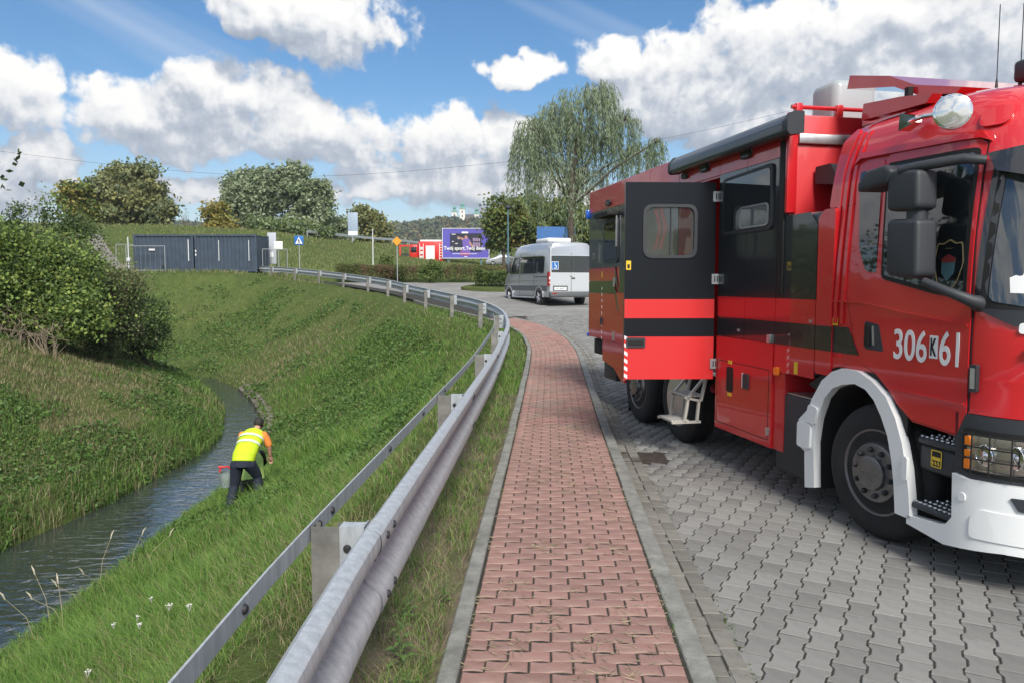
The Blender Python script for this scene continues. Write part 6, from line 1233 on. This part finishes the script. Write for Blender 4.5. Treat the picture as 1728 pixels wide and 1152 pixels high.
# ------------------------------------------------------------------ wooded hill and monastery
rng = np.random.default_rng(8); hx = np.linspace(-900, 500, 90); hy = np.linspace(420, 1250, 40); HX, HY = np.meshgrid(hx, hy)
def hill(x, y):
    ridge = np.interp(x, [-900, -600, -370, -300, -190, -120, -60, 20, 120, 300, 500], [20, 52, 62, 60, 60, 62, 62, 61, 56, 50, 30]) + (vnoise(x, y * 0, 60, 4) - .5) * 6
    k = np.clip((y - 430) / 420, 0, 1); k2 = np.clip((1250 - y) / 350, 0, 1); return -2 + ridge * np.minimum(k * k * (3 - 2 * k), k2) + (vnoise(x, y, 40, 12) - .5) * 6
HZ = hill(HX, HY); idh = np.arange(HX.size).reshape(HX.shape); Fh = np.stack([idh[:-1, :-1], idh[:-1, 1:], idh[1:, 1:], idh[1:, :-1]], -1).reshape(-1, 4)
tag(link('hill', np_mesh('hill', np.stack([HX.ravel(), HY.ravel(), HZ.ravel()], 1), Fh, smooth=True), mat('forest_floor', (.05, .07, .03), .95, var=.3, vscale=.02)), kind='structure')
nt_ = 1700; tx = rng.uniform(-420, 60, nt_); ty = rng.uniform(540, 870, nt_); tz = hill(tx, ty); sz = rng.uniform(4.5, 9, nt_)
kk = (np.abs(tx + 50) > 30) | (ty < 815); tx, ty, tz, sz = tx[kk], ty[kk], tz[kk], sz[kk]; nt_ = len(tx); nl = 55
d = unit(rng.normal(size=(nt_, nl, 3))); d[:, :, 2] = np.abs(d[:, :, 2]) * 1.1 - .25; P_ = (np.stack([tx, ty, tz + sz * .45], 1)[:, None] + d * (sz[:, None, None] * np.array([.75, .75, .95])) * (.75 + .3 * rng.random((nt_, nl, 1)))).reshape(-1, 3)
pal = np.array([(.09, .115, .06), (.11, .13, .065), (.15, .145, .07), (.10, .125, .075), (.17, .14, .07), (.085, .105, .06)]); c = np.repeat(pal[rng.integers(0, 6, nt_)] * rng.uniform(.8, 1.2, (nt_, 1)), nl, 0) * (.85 + .3 * rng.random((nt_ * nl, 1)))
V, F_ = leaf_quads(P_, 3.6, 2.6, rng); o = link('hillside_forest', np_mesh('hillside_forest', V, F_, np.repeat(c, 4, 0)), attr_mat('far_canopy', .9, .1)); tag(o, 'distant mixed forest covering the hill below the monastery', 'forest', kind='stuff')
mon = empty('monastery', (-54, 862, 66), 0, 'white monastery church with three green-domed towers on the wooded hill', 'church'); m_wallw = mat('white_wall', (.78, .76, .70), .8); m_cop = mat('green_copper', (.12, .30, .25), .6); m_tile = mat('red_tile', (.42, .12, .06), .8); m_slate = mat('dark_roof', (.09, .08, .085), .7)
box('nave', m_wallw, mon, -6, 15, -6, 8, -2, 8.5); MB().prism([(-6.5, 8.5), (8.5, 8.5), (1, 13)], -5, 14, 0).build('nave_roof', m_slate, mon)
def tower(x, w, h, dome):
    t_ = box('tower', m_wallw, mon, x - w / 2, x + w / 2, -7, -7 + w, -2, h); cor = box('cornice', m_wallw, t_, x - w / 2 - .4, x + w / 2 + .4, -7.4, -6.6 + w, h, h + .7)
    d_ = MB().lathe([(w * .62, 0), (w * .66, .6), (w * .5, 1.8), (w * .28, 2.6), (w * .26, 4.2), (w * .42, 4.6), (w * .4, 5.4), (w * .12, 6.6), (.15, 7.2), (.1, 9)], 16, 'z').build('dome', m_cop, mon, 50); d_.location = (x, -7 + w / 2, h + .7)
    for zz in (h - 4, h - 8.5): box('window', m_slate, t_, x - .7, x + .7, -7.08, -6.98, zz, zz + 2.6)
tower(-10.5, 5.6, 14, 1); tower(-1.5, 5.8, 17.5, 1); tower(14.5, 5.6, 11.5, 1)
for x in (3.5, 7.5, 11): box('window', m_slate, mon, x - .6, x + .6, -6.08, -5.98, 3, 6)
for (x0, x1, h_) in ((-21, -12, 2.5), (12, 24, .5), (22, 32, -2)):
    w_ = box('wing', m_wallw, mon, x0, x1, -14, -8.5, -6, h_); MB().prism([(-14.6, h_), (-8, h_), (-11.2, h_ + 3.2)], x0 - .5, x1 + .5, 0).build('wing_roof', m_tile, mon)
MB().prism([(-9.5, 3.2), (-6.5, 3.2), (-8, 5.4)], -12, 16, 0).build('aisle_roof', m_tile, mon)
ch = empty('chapel', (-86, 850, 62), 0, 'tiny white gabled chapel left of the monastery among the trees', 'chapel'); box('wall', m_wallw, ch, -3.5, 3.5, -4, 4, -2, 6); MB().prism([(-4.2, 6), (4.2, 6), (0, 10)], -4.5, 4.5, 1).build('roof', m_wallw, ch); box('window', m_slate, ch, -.8, .8, -4.1, -4.0, 1, 3.5)
# ------------------------------------------------------------------ grass and ground cover
def zone(x, y):
    """masks: right bank, left bank, verge by the path, levee / far grass"""
    inC = inside(x, y, POLY_CREEK); inL = inside(x, y, POLY_LEFT) & ~inC; pv = inside(x, y, POLY_PAVED); bank = inside(x, y, POLY_BANK) & ~inC & ~inL
    return inC, inL, bank, (~inC & ~inL & ~bank & ~pv), pv
def blades(name, label, x, y, z, h, w, col, rng, lean=.35, down=None, curl=.5):
    n = len(x); an = rng.random(n) * 2 * math.pi; d = np.stack([np.cos(an), np.sin(an), np.zeros(n)], 1); ln = (lean * rng.random(n) * h)[:, None]
    dirv = np.stack([np.cos(an + rng.normal(size=n) * .8 + 1.57), np.sin(an + rng.normal(size=n) * .8 + 1.57), np.zeros(n)], 1)
    if down is not None: dirv = unit(dirv + down)
    b0 = np.stack([x, y, z - .02], 1); mid = b0 + dirv * ln * .35 + np.array([0, 0, 1]) * (h * .6)[:, None]; tip = b0 + dirv * ln * (1.1 + curl * rng.random((n, 1))) + np.array([0, 0, 1]) * (h * (1 - .25 * rng.random(n)))[:, None]
    hw_ = d * (w / 2)[:, None]; V = np.stack([b0 - hw_, b0 + hw_, mid + hw_ * .75, mid - hw_ * .75, tip], 1).reshape(-1, 3); i = np.arange(n)[:, None] * 5
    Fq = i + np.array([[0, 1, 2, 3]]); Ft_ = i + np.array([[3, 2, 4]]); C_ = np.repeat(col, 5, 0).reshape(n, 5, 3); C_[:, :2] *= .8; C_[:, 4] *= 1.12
    return tag(link(name, np_mesh(name, V, [Fq, Ft_], np.clip(C_.reshape(-1, 3), 0, 1)), m_blade), label, 'grass', kind='stuff')
def polar(rng, n, r0, r1, a0, a1):
    r = np.exp(rng.uniform(math.log(r0), math.log(r1), n)); a = rng.uniform(R(a0), R(a1), n); return r * np.sin(a), r * np.cos(a), r
rng = np.random.default_rng(77)
LUSH = np.array([(.115, .235, .042), (.15, .27, .052), (.095, .195, .038), (.20, .295, .07)]); DRY = np.array([(.31, .265, .15), (.26, .225, .125), (.36, .31, .19), (.21, .21, .085)]); MIDG = np.array([(.095, .16, .042), (.08, .14, .038), (.115, .175, .052)])
def cols(n, fdry, lush, rng): k = rng.random(n) < fdry; c = lush[rng.integers(0, len(lush), n)] * (.8 + .4 * rng.random((n, 1))); c[k] = DRY[rng.integers(0, 4, k.sum())] * (.8 + .4 * rng.random((k.sum(), 1))); return c
# right bank: long meadow grass
x, y, r = polar(rng, 330000, 2.3, 62, -38, 2); inC, inL, bank, verge, pv = zone(x, y); m = bank & (y > 1.2); x, y, r = x[m], y[m], r[m]; dR, _ = pdist(x, y, RE); dC, _ = pdist(x, y, CREST); z = height(x, y)
pt = vnoise(x, y, 2.6, 21) * .6 + vnoise(x, y, .8, 22) * .4; n = len(x); hh_ = np.interp(dC, [0, .8, 2, 4], [.12, .17, .22, .27]) * (.55 + .9 * rng.random(n)) * (.6 + .8 * pt); hh_ *= np.interp(r, [0, 20, 45], [1, .8, .55]) * np.interp(dR, [0, .5, 1.2], [.45, .6, 1]); ww_ = .0042 * np.maximum(r / 4.5, .8) ** .8 * (.7 + .6 * rng.random(n))
fdry = np.interp(pt, [.25, .45, .75], [.22, .08, .04]) + np.interp(dC, [0, 1.2], [.15, 0]); mid_brown = np.exp(-(((x + 10.5) / 4) ** 2 + ((y - 33.5) / 5) ** 2)); fdry = fdry + .75 * mid_brown
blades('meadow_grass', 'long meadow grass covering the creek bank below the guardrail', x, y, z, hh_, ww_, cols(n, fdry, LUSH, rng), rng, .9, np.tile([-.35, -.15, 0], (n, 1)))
# left bank: patchy grass and dead stalks
x, y, r = polar(rng, 260000, 7, 60, -40, -8); inC, inL, bank, verge, pv = zone(x, y); x, y, r = x[inL], y[inL], r[inL]; dL, _ = pdist(x, y, LE); z = height(x, y); n = len(x); pt = vnoise(x, y, 2.2, 31) * .65 + vnoise(x, y, .7, 32) * .35
keepm = rng.random(n) < np.where(pt > .42, 1, .55); x, y, r, z, pt, dL = x[keepm], y[keepm], r[keepm], z[keepm], pt[keepm], dL[keepm]; n = len(x)
hh_ = np.where(dL < .7, .18 + .24 * rng.random(n), (.07 + .14 * rng.random(n)) * (.6 + .7 * pt)); ww_ = .0042 * (r / 4.5) ** .82 * (.7 + .6 * rng.random(n)); fdry = np.clip(np.interp(pt, [.3, .48, .62], [.96, .75, .14]), 0, 1) * np.where(dL < 1.0, .4, 1); fdry = np.where((dL < 1.8) & (pt > .42), fdry * .5, fdry); fdry = np.clip(fdry + .6 * ((dL > 1.6) & (dL < 6.5) & (y < 23) & (vnoise(x, y, 1.7, 35) > .5)), 0, .95)
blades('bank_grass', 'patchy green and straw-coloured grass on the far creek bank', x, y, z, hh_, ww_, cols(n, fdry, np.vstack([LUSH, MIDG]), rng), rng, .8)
# verge between guardrail and kerb: short and dry
x, y, r = polar(rng, 230000, 2.2, 30, -34, 6); inC, inL, bank, verge, pv = zone(x, y); m = (verge | (bank & (pdist(x, y, CREST)[0] < .25))) & (y < 46); x, y, r = x[m], y[m], r[m]; z = height(x, y); n = len(x); pt = vnoise(x, y, .9, 41) * .55 + vnoise(x, y, .28, 42) * .45
k = rng.random(n) < np.interp(pt, [.32, .58], [.10, .8]); k |= y > 9; x, y, r, z, pt = x[k], y[k], r[k], z[k], pt[k]; n = len(x); hh_ = (.03 + .10 * rng.random(n)) * (.5 + pt) * np.interp(y, [3, 9], [.9, 1.35]); ww_ = .0040 * np.maximum(r / 4.5, .8) ** .8 * (.7 + .6 * rng.random(n))
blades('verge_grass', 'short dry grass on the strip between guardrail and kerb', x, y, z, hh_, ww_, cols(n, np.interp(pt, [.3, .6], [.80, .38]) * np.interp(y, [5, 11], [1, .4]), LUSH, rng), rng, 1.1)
# far grass: levee and slopes
x, y, r = polar(rng, 120000, 46, 150, -38, 30); inC, inL, bank, verge, pv = zone(x, y); m = (verge | inL) & (y > 45); m &= ~((x > -26.5) & (x < -17) & (y > 51.5) & (y < 55)); x, y, r = x[m], y[m], r[m]; z = height(x, y); n = len(x); pt = vnoise(x, y, 7, 51)
blades('levee_grass', 'grass covering the levee and the slopes behind the containers', x, y, z, (.14 + .22 * rng.random(n)), .011 * (r / 15) * (.7 + .6 * rng.random(n)), cols(n, .10 + .25 * pt, np.array([(.20, .25, .075), (.23, .275, .085), (.17, .225, .065)]), rng), rng, .7)
# broad-leaved ground cover in patches on both banks
x, y, r = polar(rng, 260000, 5, 55, -39, 1); inC, inL, bank, verge, pv = zone(x, y); m = (bank | inL); x, y, r, inL = x[m], y[m], r[m], inL[m]; pt = vnoise(x, y, 2.4, 61) * .6 + vnoise(x, y, .9, 62) * .4; dC, _ = pdist(x, y, CREST); dR, _ = pdist(x, y, RE)
thr = .28 * np.exp(-(((x + 10.5) / 4) ** 2 + ((y - 33.5) / 5) ** 2)) + np.where(inL, np.where(pdist(x, y, LE)[0] < 2.0, .46, np.where(vnoise(x, y, 1.7, 35) > .5, .75, .5)), np.interp(y, [8, 14, 20], [.72, .56, .46])); m = (pt > thr) & (dC > .6); x, y, r, pt, inL = x[m], y[m], r[m], pt[m], inL[m]; n = len(x); z = height(x, y) + rng.random(n) * (.10 + .35 * (pt - .45)); s_ = .030 * (r / 8) ** .6 * (.7 + .7 * rng.random(n))
V, F_ = leaf_quads(np.stack([x, y, z], 1), s_ * 1.3, s_, rng); HERB = np.array([(.08, .155, .034), (.10, .19, .044), (.065, .13, .032), (.135, .205, .052), (.085, .145, .045)]); c = HERB[rng.integers(0, 5, n)] * (.75 + .5 * rng.random((n, 1)))
tag(link('nettle_cover', np_mesh('nettle_cover', V, F_, np.repeat(c, 4, 0)), m_leaf), 'broad-leaved green ground cover in patches on the creek banks', 'ground cover', kind='stuff')
# straw and cut grass lying on the footpath
n = 4600; s = np.exp(rng.uniform(math.log(8.5), math.log(22), n)); o_ = rng.normal(0, .3, n); k = vnoise(s, o_ * 2 + 9, .35, 71) > .52; s, o_ = s[k], np.clip(o_[k], -.5, .5); n = len(s)
P_ = np.array([frame_at(a)[0] + frame_at(a)[2] * b_ for a, b_ in zip(s, o_)]); V, F_ = leaf_quads(np.stack([P_[:, 0], P_[:, 1], np.array(G(P_[:, 1])) + .006 + .006 * rng.random(n)], 1), .03 + .06 * rng.random(n), .0036 + .003 * rng.random(n), rng, np.stack([rng.normal(size=n), rng.normal(size=n), np.zeros(n)], 1) * 3)
tag(link('straw_litter', np_mesh('straw_litter', V, F_, np.repeat(np.array([(.38, .33, .22)]) * (.7 + .5 * rng.random((n, 1))), 4, 0)), m_blade), 'dry straw scattered over the red footpath', 'straw', kind='stuff')
# moss and weeds in the kerb joints
n = 9000; s = np.exp(rng.uniform(math.log(7.5), math.log(30), n)); side_ = rng.choice([-.50, -.61, .505, .63, .838], n, p=[.2, .34, .16, .12, .18]); k = vnoise(s, side_ * 7 + 20, .5, 81) > .45; s, side_ = s[k], side_[k] + rng.normal(0, .012, k.sum()); n = len(s)
P_ = np.array([frame_at(a)[0] + frame_at(a)[2] * b_ for a, b_ in zip(s, side_)]); z = np.array(G(P_[:, 1])) + np.where(side_ > .6, ROAD + .004, .0)
blades('joint_weeds', 'small weeds and moss growing along the kerb joints', P_[:, 0], P_[:, 1], z, .012 + .028 * rng.random(n), .004 + .003 * rng.random(n), cols(n, .3, MIDG, rng), rng, 1.2)
# stone edging that lines the far bend of the creek
stn = empty('stone_edging', (0, 0, 0), 0, 'line of pale stones along the water at the creek bend', 'stones'); m_stone = mat('bank_stone', (.12, .11, .09), .9, var=.3, vscale=6, rnd=.25)
bm = bmesh.new(); bmesh.ops.create_icosphere(bm, subdivisions=1, radius=1)
for v in bm.verts: v.co *= random.uniform(.75, 1.1)
sm_ = bpy.data.meshes.new('stone'); bm.to_mesh(sm_); bm.free(); sm_.materials.append(m_stone)
EB = smooth_line(RE[5:9], .34)
for k, (a, b_) in enumerate(EB):
    for q in range(2):
        o = link('stone', sm_, None, stn); dd = .12 + .28 * q + random.uniform(-.06, .06); o.location = (a + dd * .8, b_ - dd * .25 + random.uniform(-.1, .1), WATER + .08 + q * .12); s_ = random.uniform(.08, .15); o.scale = (s_, s_ * 1.2, s_ * .6); o.rotation_euler = (random.random(), random.random(), random.random() * 6)
# reeds leaning over the left water edge, dry seed stalks on the near bank
def stalk(x, y, h, head, lean, label, group):
    z = ground_at(x, y); o = empty('grass_stalk', (x, y, z), random.random() * 6, label, 'grass stalk', group); p = [(0, 0, -.05), (lean * .3, 0, h * .55), (lean, 0, h)]
    MB().tube(p, [.0035, .003, .002], 5).build('stem', mat('straw_stem', (.36, .31, .19), .9), o); q = MB(); q.tube([(lean, 0, h - .01), (lean + .02, 0, h + head * .5), (lean + .06, 0, h + head)], [.006, .011, .003], 6); q.build('seed_head', mat('seed_head', (.46, .42, .32), .9), o)
rng = np.random.default_rng(91)
for k in range(9):
    yy = 7.6 + 3.6 * rng.random(); stalk(-5.9 + rng.random() * .7, yy, .34 + .30 * rng.random(), .10, .12 + .25 * rng.random(), 'pale dry grass stalk with a seed head leaning over the near water edge', 'dry grass stalks over the water')
# white wild flowers in the bank grass
def flower(x, y, h, n, label):
    z = ground_at(x, y); o = empty('wild_flower', (x, y, z), random.random() * 6, label, 'flower', 'white wild flowers in the bank grass'); MB().tube([(0, 0, 0), (.02, 0, h)], .003, 5).build('stem', mat('flower_stem', (.07, .12, .03), .8), o)
    q = MB()
    for k in range(n):
        a, rr_ = random.random() * 6.28, 0.034 * math.sqrt(random.random()); q.tube([(.02, 0, h - .04), (.02 + rr_ * math.cos(a), rr_ * math.sin(a), h)], .0012, 4, False); q.lathe([(.006, h), (.007, h + .004), (.0, h + .006)], 6, 'z', (.02 + rr_ * math.cos(a), rr_ * math.sin(a), 0))
    q.build('flower_head', mat('flower_white', (.62, .62, .57), .8), o); o.scale = (.62, .62, 1)
FL = [(-3.05, 5.6), (-2.95, 5.75), (-3.1, 6.35), (-2.42, 4.75), (-2.25, 4.85), (-2.05, 4.7), (-2.6, 4.5)]
for (a, b_) in FL: flower(a, b_, .24 + .14 * random.random(), 11, 'white umbel wild flower in the long grass near the rear guardrail strap')
# leafy weeds on the verge
def weed(x, y, h, label, nl=16, pal=(.075, .13, .03)):
    z = ground_at(x, y); o = empty('leafy_weed', (x, y, z), random.random() * 6, label, 'weed', 'leafy weeds on the verge'); MB().tube([(0, 0, -.02), (.01, 0, h * .6), (.03, 0, h)], [.005, .004, .002], 5).build('stem', MATS['flower_stem'], o)
    for k in range(nl):
        t_ = (k + .5) / nl; a = k * 2.4; L = .11 * (1 - t_ * .6) * (h / .3) ** .5; b_ = MB(); dx, dy = math.cos(a), math.sin(a); zz = h * (.05 + .9 * t_); b_.add([(0, 0, zz), (dx * L * .5 - dy * L * .17, dy * L * .5 + dx * L * .17, zz + L * .25), (dx * L, dy * L, zz + L * .12), (dx * L * .5 + dy * L * .17, dy * L * .5 - dx * L * .17, zz + L * .25), (dx * L * .5, dy * L * .5, zz + L * .2)], [(0, 1, 4), (1, 2, 4), (2, 3, 4), (3, 0, 4)]); b_.build('leaf', mat('weed_leaf', pal, .6), o)
weed(-.50, 3.3, .26, 'leafy flowering weed between guardrail and kerb, the nearest one', 20); weed(-.52, 3.75, .14, 'low leafy weed beside the guardrail beam in the dry verge', 12); weed(-.36, 3.95, .12, 'low leafy weed touching the kerb stones on the dry verge', 12); weed(-.10, 7.0, .20, 'bright yellow-green leafy weed by the guardrail further along', 14, (.16, .22, .05)); weed(-.42, 2.95, .15, 'low bushy weed against the kerb at the bottom of the picture', 14); weed(-.95, 7.3, .3, 'bright green weed behind the second guardrail post', 16, (.13, .20, .05))

# ------------------------------------------------------------------ air
hz_ = MB().box(-1530, 1530, -75, 1740, -5, 112).build('haze', None); hz_['kind'] = 'stuff'; hz_['label'] = 'thin pale summer haze in the air'; hz_['category'] = 'haze'
mh_ = bpy.data.materials.new('haze_air'); mh_.use_nodes = True; t = mh_.node_tree; t.nodes.clear(); pv_ = N(t, 'ShaderNodeVolumePrincipled', i={'Density': .00028, 'Color': (.80, .87, .95, 1), 'Anisotropy': .2}); oo_ = N(t, 'ShaderNodeOutputMaterial'); t.links.new(pv_.outputs[0], oo_.inputs['Volume']); hz_.data.materials.append(mh_)
